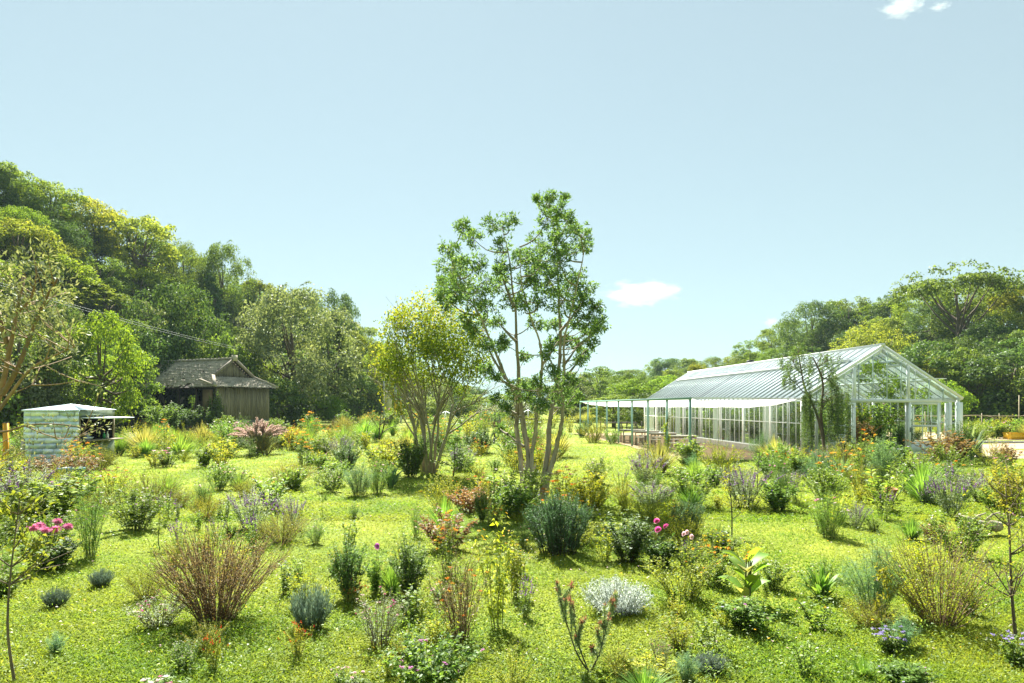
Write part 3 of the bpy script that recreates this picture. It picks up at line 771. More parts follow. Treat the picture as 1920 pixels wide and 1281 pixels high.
def ins_long(u, v):
    y = -ov + u
    yh = -ov + (GY + ov) * min(v / hip_v, 1.0)
    return y > yh - 0.05 and y < SLN + 0.3 and v < SLH - 0.12
nl = np.cross(np.array((0, 1, 0)), slope); nl = nl if nl[2] > 0 else -nl
tile_field(mb, np.array((-ov, -ov, SE - 0.12)), np.array((0, 1.0, 0)), slope, nl, 46, 16, ins_long, lambda u, v: (0.35 if u > 3.5 else 0.05) if v < 0.25 else 0.012)
t_ = mb.build('roof_tiles', TILE, sh); t_['kind'] = 'stuff'; t_.name = 'roof_tile'
mb = MB()
sk = np.array((0, GY + ov, zg - SE + 0.12)); SKL = np.linalg.norm(sk); sk /= SKL
ns = np.cross(np.array((1, 0, 0)), sk); ns = ns if ns[2] > 0 else -ns
tile_field(mb, np.array((-ov, -ov, SE - 0.12)), np.array((1.0, 0, 0)), sk, ns, int((SWD + 2 * ov) / 0.27), int(SKL / 0.27) + 1,
           lambda u, v: (xg + ov) * v / SKL - 0.1 < u < SWD + 2 * ov - (xg + ov) * v / SKL and v < SKL)
t_ = mb.build('skirt_tile', TILE, sh); t_['kind'] = 'stuff'
# decking under the tiles, back slope, gable triangle, ridge, barge boards
b = MB(); A = lambda x, y, z: (x, y, z)
b.add([A(-ov, -ov, SE - 0.16), A(-ov, SLN, SE - 0.16), A(SWD / 2, SLN, SRG - 0.05), A(SWD / 2, GY, SRG - 0.05), A(xg, GY, zg - 0.03)], [(0, 1, 2, 4)], [(2, 3, 4)])
b.add([A(SWD + ov, -ov, SE - 0.16), A(SWD + ov, SLN, SE - 0.16), A(SWD / 2, SLN, SRG - 0.05), A(SWD / 2, GY, SRG - 0.05), A(SWD - xg, GY, zg - 0.03)], [(1, 0, 4, 2)], [(3, 2, 4)])
b.add([A(-ov, -ov, SE - 0.16), A(SWD + ov, -ov, SE - 0.16), A(SWD - xg, GY, zg - 0.03), A(xg, GY, zg - 0.03)], [(0, 1, 2, 3)])
b.build('roof_deck', BEAM, sh)
nb = 18
for k in range(nb):
    x0 = xg + (SWD - 2 * xg) * k / nb; x1 = xg + (SWD - 2 * xg) * (k + 1) / nb; xm = (x0 + x1) / 2
    zt = zg + (SRG - zg) * (1 - abs(xm - SWD / 2) / (SWD / 2 - xg)) - 0.08
    if zt - zg < 0.1: continue
    part_box('gable_board', (x1 - x0 - 0.012, 0.03, zt - zg), (xm, GY + 0.3 + rng.uniform(-0.01, 0.01), (zt + zg) / 2), BOARD, sh)
for s in (0, 1):
    xa = xg - 0.15 if s == 0 else SWD - xg + 0.15
    part_bar('barge_board', (xa, GY - 0.05, zg - 0.05), (SWD / 2, GY - 0.05, SRG + 0.08), 0.10, 0.24, BOARD, sh, (0, 0, 1))
    part_bar('hip_ridge', ((-ov if s == 0 else SWD + ov), -ov, SE - 0.02), (xg if s == 0 else SWD - xg, GY, zg + 0.12), 0.24, 0.16, TILE, sh)
for k in range(22):
    part_box('ridge_tile', (0.34, 0.44, 0.20), (SWD / 2, GY + 0.15 + k * 0.46, SRG + 0.10 + 0.02 * math.sin(k)), TILE, sh, (0, 0, rng.uniform(-0.03, 0.03)))
part_box('end_ornament', (0.42, 0.22, 0.5), (SWD / 2, GY - 0.06, SRG + 0.14), TILE, sh)
part_box('fallen_tile', (0.3, 1.4, 0.12), (-0.45, 0.55, SE + 0.28), TILE, sh, (0.35, 0.1, 0.2))

# ------------------------------------------------------------------ metal clad kiosk
def metal_mat():
    m, N, K = new_mat('galvanised_sheet')
    out = N.new("ShaderNodeOutputMaterial"); b = N.new("ShaderNodeBsdfPrincipled")
    b.inputs['Metallic'].default_value = 0.35; b.inputs['Base Color'].default_value = (0.62, 0.72, 0.72, 1)
    tc = N.new("ShaderNodeTexCoord"); oi = N.new("ShaderNodeObjectInfo")
    no = N.new("ShaderNodeTexNoise"); no.inputs['Scale'].default_value = 2.6; no.inputs['Detail'].default_value = 2
    cb = N.new("ShaderNodeCombineXYZ"); K.new(oi.outputs['Random'], cb.inputs[0])
    sc = N.new("ShaderNodeVectorMath"); sc.operation = 'SCALE'; sc.inputs[3].default_value = 60; K.new(cb.outputs[0], sc.inputs[0])
    ad = N.new("ShaderNodeVectorMath"); ad.operation = 'ADD'; K.new(tc.outputs['Object'], ad.inputs[0]); K.new(sc.outputs[0], ad.inputs[1]); K.new(ad.outputs[0], no.inputs['Vector'])
    bp = N.new("ShaderNodeBump"); bp.inputs['Strength'].default_value = 0.18; bp.inputs['Distance'].default_value = 0.10
    K.new(no.outputs['Fac'], bp.inputs['Height']); K.new(bp.outputs[0], b.inputs['Normal'])
    n2 = N.new("ShaderNodeTexNoise"); n2.inputs['Scale'].default_value = 14; K.new(ad.outputs[0], n2.inputs['Vector'])
    mr = N.new("ShaderNodeMapRange"); mr.inputs[3].default_value = 0.3; mr.inputs[4].default_value = 0.6; K.new(n2.outputs['Fac'], mr.inputs[0]); K.new(mr.outputs[0], b.inputs['Roughness'])
    r1 = ramp(N, [(0.48, 0.62, 0.68), (0.82, 0.92, 0.98)]); K.new(oi.outputs['Random'], r1.inputs[0]); K.new(r1.outputs[0], b.inputs['Base Color'])
    K.new(b.outputs[0], out.inputs[0]); return m
METAL = metal_mat()
KD = 25.6; kx0 = (46 - CX) / F * KD
kio = thing('kiosk', 'small kiosk clad in overlapping silver metal sheets with a propped open hatch', 'kiosk', (kx0, KD, 0), R(-3), short='the metal kiosk')
KW, KL, KH = 2.1, 2.1, 2.03
rng = np.random.default_rng(9)
rows_k = 10; rh = KH / rows_k
for r_ in range(rows_k):
    x = -0.02; first = rng.uniform(0.2, 0.5)
    while x < KW:
        w = first if x < 0 else rng.uniform(0.38, 0.66); x1 = min(x + w, KW + 0.02)
        part_box('metal_sheet', (round(x1 - x - 0.006, 2), 0.008, round(rh + 0.025, 3)), ((x + x1) / 2, -0.012, r_ * rh + rh / 2), METAL, kio, (-0.045 + rng.normal(0, 0.02), 0, rng.normal(0, 0.03)))
        x = x1
    for y0 in np.arange(0, KL, 0.7):
        part_box('metal_sheet', (0.008, 0.69, round(rh + 0.02, 3)), (-0.012, y0 + 0.35, r_ * rh + rh / 2), METAL, kio, (0, 0.05, rng.normal(0, 0.01)))
CORR = solid('mottled_metal', (0.30, 0.36, 0.24), 0.35, metal=0.5, noise=5.0, col2=(0.14, 0.17, 0.10), nscale=(1, 1, 0.5), bump=0.5)
# right-hand side with the serving hatch, and the inside
for k in range(3): part_box('hatch_panel', (0.02, KL / 3 - 0.01, 0.86), (KW, (k + 0.5) * KL / 3, 0.43), CORR, kio)
part_box('hatch_head', (0.02, KL, 0.26), (KW, KL / 2, KH - 0.13), CORR, kio)
for y in (0.04, KL - 0.06): part_box('hatch_post', (0.06, 0.07, KH - 1.14), (KW, y, 0.87 + (KH - 1.14) / 2), WOODG, kio)
part_box('back_wall', (KW, 0.02, KH), (KW / 2, KL, KH / 2), BEAM, kio)
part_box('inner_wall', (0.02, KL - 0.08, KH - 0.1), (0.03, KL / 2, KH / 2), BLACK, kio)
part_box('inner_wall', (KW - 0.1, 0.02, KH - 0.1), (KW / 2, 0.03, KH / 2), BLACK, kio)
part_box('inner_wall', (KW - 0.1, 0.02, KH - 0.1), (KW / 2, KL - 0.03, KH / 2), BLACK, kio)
part_box('counter', (0.62, KL + 0.1, 0.045), (KW + 0.05, KL / 2, 0.885), WOODG, kio)
part_box('hatch_flap', (0.86, KL - 0.1, 0.03), (KW + 0.44, KL / 2, KH - 0.29), METAL, kio, (0, 0.02, 0))
for y in (0.25, KL - 0.3): part_bar('flap_stay', (KW + 0.02, y, KH - 0.75), (KW + 0.7, y, KH - 0.31), 0.02, 0.02, WOODG, kio)
apex = np.array((KW / 2, KL / 2, KH + 0.24)); ro = 0.06
cs = [np.array(c_) for c_ in ((-ro, -ro, KH + 0.005), (KW + ro, -ro, KH + 0.005), (KW + ro, KL + ro, KH + 0.005), (-ro, KL + ro, KH + 0.005))]
for s in range(4):
    a, b_ = cs[s], cs[(s + 1) % 4]
    for k in range(5):
        t0, t1 = k / 5, min((k + 1.15) / 5, 1.0)
        lift = np.array((0, 0, 0.018))
        v = [a + (apex - a) * t0 + lift, b_ + (apex - b_) * t0 + lift, b_ + (apex - b_) * t1, a + (apex - a) * t1]
        v += [p - np.array((0, 0, 0.012)) for p in v]
        m_ = MB(); m_.add(v, [(0, 1, 2, 3), (7, 6, 5, 4), (0, 4, 5, 1), (1, 5, 6, 2), (2, 6, 7, 3), (3, 7, 4, 0)]); m_.build('roof_sheet', METAL, kio)
part_box('gutter', (KW + 0.14, 0.04, 0.05), (KW / 2, -0.05, KH - 0.01), METAL, kio)
# things on the counter
def kpt(x, y, z):
    v = Matrix.Rotation(R(-3), 3, 'Z') @ Vector((x, y, 0)); return (kx0 + v.x, KD + v.y, z)
BOWLM = solid('blue_glazed_bowl', (0.55, 0.62, 0.68), 0.3)
b = MB(); prof = [(0.04, 0), (0.10, 0.01), (0.17, 0.05), (0.21, 0.11), (0.20, 0.11), (0.16, 0.06), (0.05, 0.025)]
def lathe(b, prof, n=16, m=0, off=(0, 0, 0)):
    a = np.arange(n) * 2 * np.pi / n
    v = np.concatenate([np.stack([r_ * np.cos(a) + off[0], r_ * np.sin(a) + off[1], np.full(n, z) + off[2]], -1) for r_, z in prof])
    q = [(i * n + j, i * n + (j + 1) % n, (i + 1) * n + (j + 1) % n, (i + 1) * n + j) for i in range(len(prof) - 1) for j in range(n)]
    b.add(v, q, m=m)
lathe(b, prof)
bw = thing('bowl', 'wide pale bowl of folded cloths on the kiosk counter', 'bowl', kpt(KW + 0.05, 0.42, 0.908)); b.build('basin', BOWLM, bw, True)
for k in range(5):
    part_box('folded_cloth', (0.16, 0.12, 0.05), (0.05 * math.cos(k * 1.3), 0.06 * math.sin(k * 1.3), 0.06 + 0.035 * k), solid('cloth_blue', (0.45, 0.55, 0.7), 0.9) if k % 2 else WHITEP, bw, (0.2 * k, 0.1, k))
for k, (col, y, lb) in enumerate((((0.03, 0.30, 0.10), 1.35, 'green bottle standing on the kiosk counter'), ((0.75, 0.78, 0.76), 1.55, 'white bottle standing beside the green one on the kiosk counter'))):
    bt = thing('bottle', lb, 'bottle', kpt(KW + 0.08, y, 0.908), 0, 'bottles on the kiosk counter')
    b = MB(); lathe(b, [(0.001, 0), (0.05, 0.005), (0.052, 0.16), (0.02, 0.21), (0.02, 0.24)], 12); b.build('body', solid('bottle_%s' % ('green', 'white')[k], col, 0.3), bt, True)
    b = MB(); lathe(b, [(0.024, 0.24), (0.024, 0.275), (0.001, 0.276)], 10); b.build('cap', WHITEP, bt, True)
# orange post beside the kiosk
ORANGE = solid('orange_paint', (0.62, 0.30, 0.02), 0.6, noise=3, col2=(0.5, 0.23, 0.02))
x, y, z = P(11, 855, 24.0)
op = thing('marker_post', 'square orange wooden post standing beside the metal kiosk', 'post', (x, y, 0)); part_box('shaft', (0.13, 0.13, 1.62), (0, 0, 0.78), ORANGE, op); part_box('cap', (0.14, 0.14, 0.03), (0, 0, 1.607), BEAM, op)
x, y, z = P(43, 850, 25.3)
op = thing('marker_post', 'short pale post between the orange post and the kiosk wall', 'post', (x, y, 0)); part_box('shaft', (0.09, 0.09, 0.98), (0, 0, 0.47), KERB, op); part_box('cap', (0.10, 0.10, 0.02), (0, 0, 0.972), KERB, op)

# ------------------------------------------------------------------ poles and cables
POLE = solid('pale_pole', (0.45, 0.47, 0.46), 0.7, noise=3.0, col2=(0.36, 0.38, 0.36))
YEL = solid('yellow_sleeve', (0.60, 0.42, 0.03), 0.6)
def upole(px, D, h, r0, label, box=None, sleeve=False, arm=True):
    x = (px - CX) / F * D
    t = thing('utility_pole', label, 'pole', (x, D, 0), 0, 'utility poles by the shed lane')
    b = MB(); b.tube([(0, 0, -0.3), (0, 0, h / 2), (0, 0, h)], [r0, r0 * 0.85, r0 * 0.7], 10); b.build('shaft', POLE, t, True)
    if box: part_box('meter_box', (0.75, 0.4, box), (0.55, -0.1, 1.6 + box / 2), KERB, t)
    if sleeve: b = MB(); b.tube([(0, 0, 1.4), (0, 0, 2.9)], r0 * 1.04 + 0.01, 10, cap=False); b.build('sleeve', YEL, t, True)
    if arm:
        part_box('cross_arm', (1.6, 0.1, 0.1), (0, -0.15, h - 0.5), DARK, t)
        for s in (-0.6, 0.0, 0.6): b = MB(); b.tube([(s, -0.15, h - 0.44), (s, -0.15, h - 0.25)], [0.05, 0.035], 6); b.build('insulator', WHITEP, t)
    return t
upole(720, 82, 6.2, 0.11, 'thin pale pole with a grey meter box, beside the dark tree trunks', box=2.4, arm=False)
upole(741.5, 86, 7.0, 0.19, 'thick grey utility pole with a yellow sleeve behind the yellow crowned tree', sleeve=True)
upole(752, 84, 3.0, 0.10, 'short yellow stub pole next to the thick utility pole', sleeve=True, arm=False)
CABLE = solid('cable', (0.30, 0.32, 0.30), 0.6)
for k, (dz, lb) in enumerate(((0.0, 'upper of two overhead cables running down past the shed roof'), (-0.18, 'lower of two overhead cables running down past the shed roof'))):
    a = np.array(P(-260, 452, 44)); m1 = np.array(P(235, 601, 56)); m2 = np.array(P(470, 660, 68)); e = np.array(P(740, 702, 86))
    t = np.linspace(0, 1, 40)
    ctrl = [a, m1, m2, e]; tt = [0, 0.42, 0.66, 1]
    pts = np.stack([np.interp(t, tt, [c_[i] for c_ in ctrl]) for i in range(3)], -1)
    pts = np.stack([np.convolve(np.pad(pts[:, i], 5, 'reflect', reflect_type='odd'), np.ones(11) / 11, 'valid') for i in range(3)], -1)
    pts[:, 2] += dz
    b = MB(); b.tube(pts, 0.013, 5); o = b.build('cable', CABLE, None)
    tag(o, lb, 'cable', 'overhead cables', 'thing')

# ------------------------------------------------------------------ right-hand field: bamboo fence, crate; far bed and wire domes
BAMBOO = solid('bamboo', (0.42, 0.36, 0.22), 0.6, noise=4.0, col2=(0.30, 0.25, 0.14))
bf = thing('bamboo_fence', 'low bamboo rail fence on thin stakes before the dark trees', 'fence', (24.6, 49.5, 0), 0, short='the bamboo fence')
for k in range(14):
    x = k * 1.35
    part_bar('stake', (x, 0, -0.2), (x + 0.05 * math.sin(k * 3), 0.03, 1.75 + 0.22 * math.sin(k * 2.3) + (1.0 if k in (9, 11) else 0)), 0.05, 0.05, BAMBOO, bf)
for k in range(4):
    b = MB(); xs = np.linspace(k * 4.4, k * 4.4 + 4.6, 8); b.tube(np.stack([xs, np.full(8, -0.05), 1.52 - 0.07 * np.sin((xs - k * 4.4) / 4.6 * np.pi)], -1), 0.035, 5); b.build('rail', BAMBOO, bf)
for k in range(7):
    part_bar('leaning_pole', (9.5 + k * 0.9, -0.4, 1.5 - 0.1 * (k % 3)), (11.2 + k * 0.9, -0.9, 0.9 - 0.15 * (k % 2)), 0.05, 0.05, BAMBOO, bf)
CRATEY = solid('yellow_plastic', (0.80, 0.46, 0.02), 0.45)
cx_, cyy = (1901 - CX) / F * 44.5, 44.5
cr = thing('harvest_crate', 'bright yellow plastic crate standing on the bare field', 'crate', (cx_, cyy, 0.0), 0.05)
for nm, sz, lc in (('side_panel', (0.98, 0.02, 0.42), (0, -0.29, 0.23)), ('side_panel', (0.98, 0.02, 0.42), (0, 0.29, 0.23)), ('end_panel', (0.02, 0.56, 0.42), (-0.48, 0, 0.23)), ('end_panel', (0.02, 0.56, 0.42), (0.48, 0, 0.23)),
                   ('base', (0.98, 0.6, 0.02), (0, 0, 0.012)), ('rim', (1.02, 0.05, 0.045), (0, -0.305, 0.44)), ('rim', (1.02, 0.05, 0.045), (0, 0.305, 0.44))):
    part_box(nm, sz, lc, CRATEY, cr)
for k in range(5): part_box('rib', (0.03, 0.025, 0.34), (-0.38 + k * 0.19, -0.303, 0.22), CRATEY, cr)
WIREW = solid('white_wire', (0.62, 0.70, 0.70), 0.5)
def wire_dome(px, py, D, w, h, label):
    x, y, z = P(px, py, D)
    t = thing('wire_dome', label, 'garden dome', (x, D, 0), 0, 'white wire garden domes')
    r0 = w / 2; b = MB()
    b.tube([(r0 * math.cos(a), r0 * math.sin(a), 0.55) for a in np.linspace(0, 2 * np.pi, 25)], 0.03, 5); b.build('hoop', WIREW, t)
    for k in range(8):
        a = k * math.pi / 4; c_, s_ = math.cos(a), math.sin(a)
        b = MB(); b.tube([(r0 * c_, r0 * s_, 0), (r0 * c_, r0 * s_, 0.55), (r0 * 0.75 * c_, r0 * 0.75 * s_, 0.55 + h * 0.45), (r0 * 0.35 * c_, r0 * 0.35 * s_, 0.55 + h * 0.85), (0, 0, 0.55 + h)], 0.022, 4); b.build('rib', WIREW, t)
wire_dome(836, 806, 62, 2.9, 1.15, 'low white wire dome beside the stems of the yellow crowned tree')
wire_dome(990, 800, 68, 2.6, 1.25, 'white wire dome seen between the trunks of the tall tree')
BEDW = solid('brown_bed_boards', (0.26, 0.17, 0.10), 0.85, noise=3.0, col2=(0.18, 0.11, 0.06), nscale=(1, 1, 6))
x, y, z = P(945, 803, 66)
bd = thing('raised_bed', 'brown board sided raised bed in front of the far hedge', 'planter', (x, 66, 0), 0)
for k in range(3):
    part_box('board', (2.2, 0.06, 0.21), (0, -0.6, 0.12 + k * 0.225), BEDW, bd); part_box('board', (0.06, 1.1, 0.21), (-1.08, 0, 0.12 + k * 0.225), BEDW, bd); part_box('board', (0.06, 1.1, 0.21), (1.08, 0, 0.12 + k * 0.225), BEDW, bd)
part_box('soil', (2.1, 1.1, 0.1), (0, 0, 0.6), SOIL, bd)
x, y, z = P(918, 799, 70)
bw_ = thing('bench', 'long low pale bench in front of the far hedge', 'bench', (x, 70, 0), 0)
for k in range(3): part_box('slat', (4.6, 0.13, 0.04), (0, -0.2 + k * 0.15, 0.47), KERB, bw_)
for s in (-2, 0, 2): part_box('leg', (0.08, 0.4, 0.45), (s, -0.05, 0.225), WOODG, bw_)
# pots
TERRA = solid('terracotta', (0.42, 0.20, 0.09), 0.8, noise=4.0, col2=(0.32, 0.15, 0.07))
def pot(name, px, py, r0, h, mat, label, tilt=0.0, z=0.0):
    D = DG(py); x = (px - CX) / F * D
    t = thing(name, label, 'pot', (x, D, z + float(gz(x, D))), 0)
    t.rotation_euler = (tilt, tilt * 0.6, 0)
    b = MB(); lathe(b, [(0.001, 0), (r0 * 0.7, 0), (r0 * 0.95, h * 0.85), (r0 * 0.85, h * 0.86), (r0 * 0.62, 0.04), (0.001, 0.04)], 18); b.build('body', mat, t, True)
    b = MB(); lathe(b, [(r0 * 0.96, h * 0.84), (r0 * 1.08, h * 0.86), (r0 * 1.08, h), (r0 * 0.93, h), (r0 * 0.86, h * 0.85)], 18); b.build('rim', mat, t, True)
    return t
pot('plant_pot', 1667, 936, 0.15, 0.26, TERRA, 'small terracotta pot half hidden at the foot of the feathery fennel', 0.12)
pot('plant_pot', 1521, 872, 0.24, 0.2, TERRA, 'wide low terracotta pan in front of the weeping tree')
pot('plant_pot', 1588, 862, 0.36, 0.74, solid('black_pot', (0.03, 0.035, 0.035), 0.5), 'large black plant pot beside the weeping tree at the greenhouse door')
pot('plant_pot', 134, 908, 0.32, 0.46, solid('teal_glaze', (0.06, 0.17, 0.19), 0.35), 'big teal glazed pot among flowers in front of the kiosk')
D = 29.2; x = (1818 - CX) / F * D
bk = thing('wire_planter', 'grey wire mesh planter box at the outer corner of the greenhouse', 'planter', (x, D, 0), rz0)
part_box('liner', (0.66, 0.56, 0.72), (0, 0, 0.37), solid('dark_liner', (0.07, 0.085, 0.075), 0.9), bk)
for k in range(8):
    part_box('upright_wire', (0.012, 0.012, 0.80), (-0.35 + k * 0.1, -0.30, 0.40), BAR, bk); part_box('upright_wire', (0.012, 0.012, 0.80), (-0.36, -0.30 + k * 0.085, 0.40), BAR, bk)
for k in range(8):
    part_box('cross_wire', (0.72, 0.012, 0.012), (0, -0.312, 0.04 + k * 0.105), BAR, bk)
D = DG(1003); x = (1835 - CX) / F * D
lg = thing('driftwood_log', 'short rotten log lying on the lawn with leaves sprouting from it', 'log', (x, D, 0.13), 0.35)
b = MB(); t = np.linspace(0, 1, 9); b.tube(np.stack([-0.42 + 0.85 * t, 0.05 * np.sin(t * 5), 0.12 - 0.13 * t], -1), 0.10 + 0.025 * np.sin(t * 9) - 0.03 * t, 9); b.build('trunk_piece', BARK_PALE, lg, True)
for s in (0.3, 0.7):
    b = MB(); b.tube([(-0.42 + 0.85 * s, 0, 0.1), (-0.40 + 0.85 * s, -0.1, 0.22), (-0.30 + 0.85 * s, -0.16, 0.27)], [0.03, 0.022, 0.008], 6); b.build('branch_stub', BARK_PALE, lg, True)
# ------------------------------------------------------------------ trees
def unit(n, rng):
    v = rng.normal(size=(n, 3)); return v / np.linalg.norm(v, axis=1, keepdims=True)

def clump(mb, rng, c, r, n, L, W, flat=0.8, m=0, up=0.35, shell=0.55):
    """leaves spread through one leafy clump"""
    o = unit(n, rng)
    if up > 0.3: o[:, 2] = np.where(o[:, 2] < -0.5, -o[:, 2] * 0.8, o[:, 2])
    rad = r * (shell + (1 - shell) * rng.random(n)) ** 0.8
    p = c + o * rad[:, None] * np.array((1, 1, flat))
    nrm = o + rng.normal(0, 0.55, (n, 3)) + np.array((0, 0, up))
    d = np.cross(nrm, unit(n, rng)) + o * 0.3 - np.array((0, 0, 0.25))
    s = rng.uniform(0.65, 1.3, n)
    mb.leaves(p, d, nrm, L * s, W * s, m=m)

def far_tree(seed, shape, nclump, per, leafL, rc=0.3, H=8.0, Rr=3.4, base=0.22):
    """(crown mesh, trunk mesh) of a tree about H high and Rr in radius"""
    rng = np.random.default_rng(seed)
    cb = MB(); tb = MB()
    hc = H * (base + (1 - base) / 2); rz = H * (1 - base) / 2
    tb.tube([(0, 0, -0.6), (0.08, 0.05, H * 0.25), (rng.normal(0, 0.2), rng.normal(0, 0.2), H * 0.55), (rng.normal(0, 0.3), rng.normal(0, 0.3), H * 0.86)], [0.26, 0.2, 0.13, 0.03], 6)
    lob = [(rng.uniform(0, 6.28), rng.uniform(0.75, 1.2)) for _ in range(5)]
    for k in range(nclump):
        o = unit(1, rng)[0]
        if shape == 'umbrella': o[2] = abs(o[2]) * 0.8 - 0.1
        elif o[2] < -0.85: o[2] = -0.6 * rng.random()
        f = rng.uniform(0.5, 1.0) ** 0.45
        az = math.atan2(o[1], o[0])
        lobe = 1 + 0.16 * math.sin(az * 3 + lob[0][0]) + 0.12 * math.sin(az * 5 + lob[1][0] + o[2] * 4) + rng.normal(0, 0.05)
        rr = Rr * lobe * f
        if shape == 'column': sc_ = np.array((0.5, 0.5, 1.0))
        elif shape == 'cone': sc_ = np.array((1, 1, 1)) * np.array((max(0.12, 0.62 - 0.5 * o[2] * f),) * 2 + (1.0,))
        else: sc_ = np.array((1, 1, 1))
        c = np.array((0, 0, hc)) + o * np.array((rr, rr, rz * f * (1.0 if shape != 'umbrella' else 0.85))) * sc_
        r = Rr * rc * rng.uniform(0.7, 1.25) * (0.62 if shape in ('column', 'cone') else 1)
        clump(cb, rng, c, r, int(per * rng.uniform(0.7, 1.3)), leafL, leafL * 0.55, flat=0.95 if shape != 'umbrella' else 0.5)
        if k % 4 == 0:
            a = np.array((0, 0, H * rng.uniform(0.25, 0.55)))
            mid = (a + c) / 2 + np.array((0, 0, -0.3)); tb.tube([a, mid, c], [0.10, 0.07, 0.02], 4)
    # ragged sprays poking out
    for k in range(26):
        o = unit(1, rng)[0]; o[2] = abs(o[2])
        sc_ = np.array((0.5, 0.5, 1.0)) if shape == 'column' else np.array((1, 1, 1.0)) if shape != 'cone' else np.array((0.25, 0.25, 1))
        c = np.array((0, 0, hc)) + o * np.array((Rr, Rr, rz)) * sc_ * rng.uniform(1.0, 1.16)
        clump(cb, rng, c, Rr * 0.12, int(per * 0.22), leafL, leafL * 0.5)
    return cb.mesh('crown'), tb.mesh('trunk')

TP = {
 'round_a': far_tree(1, 'round', 62, 130, 0.25, rc=0.26, base=0.05), 'round_b': far_tree(2, 'round', 56, 150, 0.25, rc=0.28, base=0.05), 'round_c': far_tree(3, 'round', 70, 110, 0.24, rc=0.24, base=0.08),
 'oval_a': far_tree(4, 'oval', 62, 125, 0.24, rc=0.23, H=9.5, Rr=3.0, base=0.12), 'oval_b': far_tree(5, 'oval', 58, 130, 0.25, rc=0.26, H=9.0, Rr=3.1, base=0.1),
 'umb_a': far_tree(6, 'umbrella', 40, 140, 0.27, rc=0.30, H=8.5, Rr=4.2, base=0.4), 'umb_b': far_tree(7, 'umbrella', 46, 130, 0.27, rc=0.27, H=9.0, Rr=4.6, base=0.45),
 'col_a': far_tree(8, 'column', 44, 130, 0.24, rc=0.30, H=10, Rr=2.6, base=0.04), 'cone_a': far_tree(9, 'cone', 50, 120, 0.24, rc=0.28, H=10, Rr=2.8, base=0.05),
 'dense': far_tree(12, 'round', 95, 170, 0.2, rc=0.24, H=8.0, Rr=4.2, base=0.02),
 'bushy': far_tree(10, 'round', 40, 200, 0.26, rc=0.34, H=5.5, Rr=3.2, base=0.02),
}
TPH = {k: (8.0, 3.4) for k in TP}
TPH.update(oval_a=(9.5, 3.0), oval_b=(9.0, 3.1), umb_a=(8.5, 4.2), umb_b=(9.0, 4.6), col_a=(10, 1.5), cone_a=(10, 1.9), bushy=(5.5, 3.2), dense=(8.0, 4.2))
def tree_obj(name, proto, mat, x, y, z, H, Rd, rz, label=None, group=None, look=None, short=None, zone=None):
    o = bpy.data.objects.new(name, None); COL.objects.link(o)
    h0, r0 = TPH[proto]
    o.location = (x, y, z); o.rotation_euler = (0, 0, rz); o.scale = (Rd / r0, Rd / r0, H / h0)
    for nm, me, mt in (('crown', TP[proto][0], LM[mat]), ('trunk', TP[proto][1], BARK)):
        c = bpy.data.objects.new(nm, me)
        if not me.materials: me.materials.append(mt)
        COL.objects.link(c); c.parent = o
        c.material_slots[0].link = 'OBJECT'; c.material_slots[0].material = mt
    tag(o, label, 'tree', group, 'thing')
    px, py = scr(x, y, z + H * 0.75)
    THINGS.append(dict(o=o, look=look, label=label, px=px, py=py, D=y, short=short, zone=zone))
    return o

LOOKN = {'dark': 'dark green', 'mid': 'mid green', 'bright': 'bright green', 'yellow': 'yellow green', 'golden': 'golden leaved', 'olive': 'grey olive'}
SHN = {'round_a': 'round crowned tree', 'round_b': 'round crowned tree', 'round_c': 'round crowned tree', 'oval_a': 'tall oval tree', 'oval_b': 'tall oval tree', 'umb_a': 'spreading tree', 'umb_b': 'spreading tree',
       'col_a': 'narrow upright tree', 'cone_a': 'cone shaped tree', 'bushy': 'low bushy tree', 'dense': 'dense tree'}
def by_screen(side, proto, mat, px, ytop, wpx, D, ybase=None, label=None, short=None, zone=None):
    """tree whose crown top stands at photo row ytop, wpx wide, at depth D"""
    x = (px - CX) / F * D
    z0 = float(hill(side, x, D)) if side else float(gz(x, D))
    if side and z0 < 0: z0 = max(z0, float(gz(x, D)))
    zt = H0 + (HY - ytop) * D / F
    if ybase is not None: z0 = H0 + (HY - ybase) * D / F
    H = max(zt - z0, 2.0)
    look = LOOKN[mat] + ' ' + SHN[proto]
    name = {'umb_a': 'spreading_tree', 'umb_b': 'spreading_tree', 'col_a': 'upright_tree', 'cone_a': 'conifer_tree', 'bushy': 'bushy_tree'}.get(proto, 'broadleaf_tree')
    grp = 'trees on the %s wooded slope' % ('taller' if side == 'L' else 'greenhouse side') if side else 'trees beyond the meadow'
    return tree_obj(name, proto, mat, x, D, z0, H, wpx * D / F / 2, random.uniform(0, 6.28), label, grp, look, short, zone)

random.seed(11)
# notable trees first (placed by what the photograph shows)
by_screen('L', 'dense', 'olive', 552, 552, 215, 74, label='large grey olive tree with dense small leaves right behind the old shed', short='the grey olive tree behind the shed')
by_screen('L', 'col_a', 'dark', 628, 592, 66, 80, label='dark ivy clad column of a tree next to the grey olive tree', short='the dark ivy column')
by_screen('L', 'dense', 'dark', 632, 556, 92, 118, label='dark round evergreen at the low end of the ridge, above the dark ivy column')
by_screen('L', 'dense', 'mid', 420, 466, 100, 112, label='lumpy ivy covered tree standing out on the ridge above the old shed', short='the lumpy ridge tree')
by_screen('L', 'col_a', 'dark', 398, 520, 44, 106, label='narrow dark tree clinging below the lumpy ridge tree')
by_screen('L', 'dense', 'dark', 330, 545, 190, 70, label='big dark broadleaf tree rising above the shed roof', short='the big dark tree above the shed')
by_screen('L', 'oval_b', 'mid', 243, 655, 104, 56, ybase=812, label='bright leafy tree crowding the collapsed end of the old shed', short='the leafy tree by the shed')
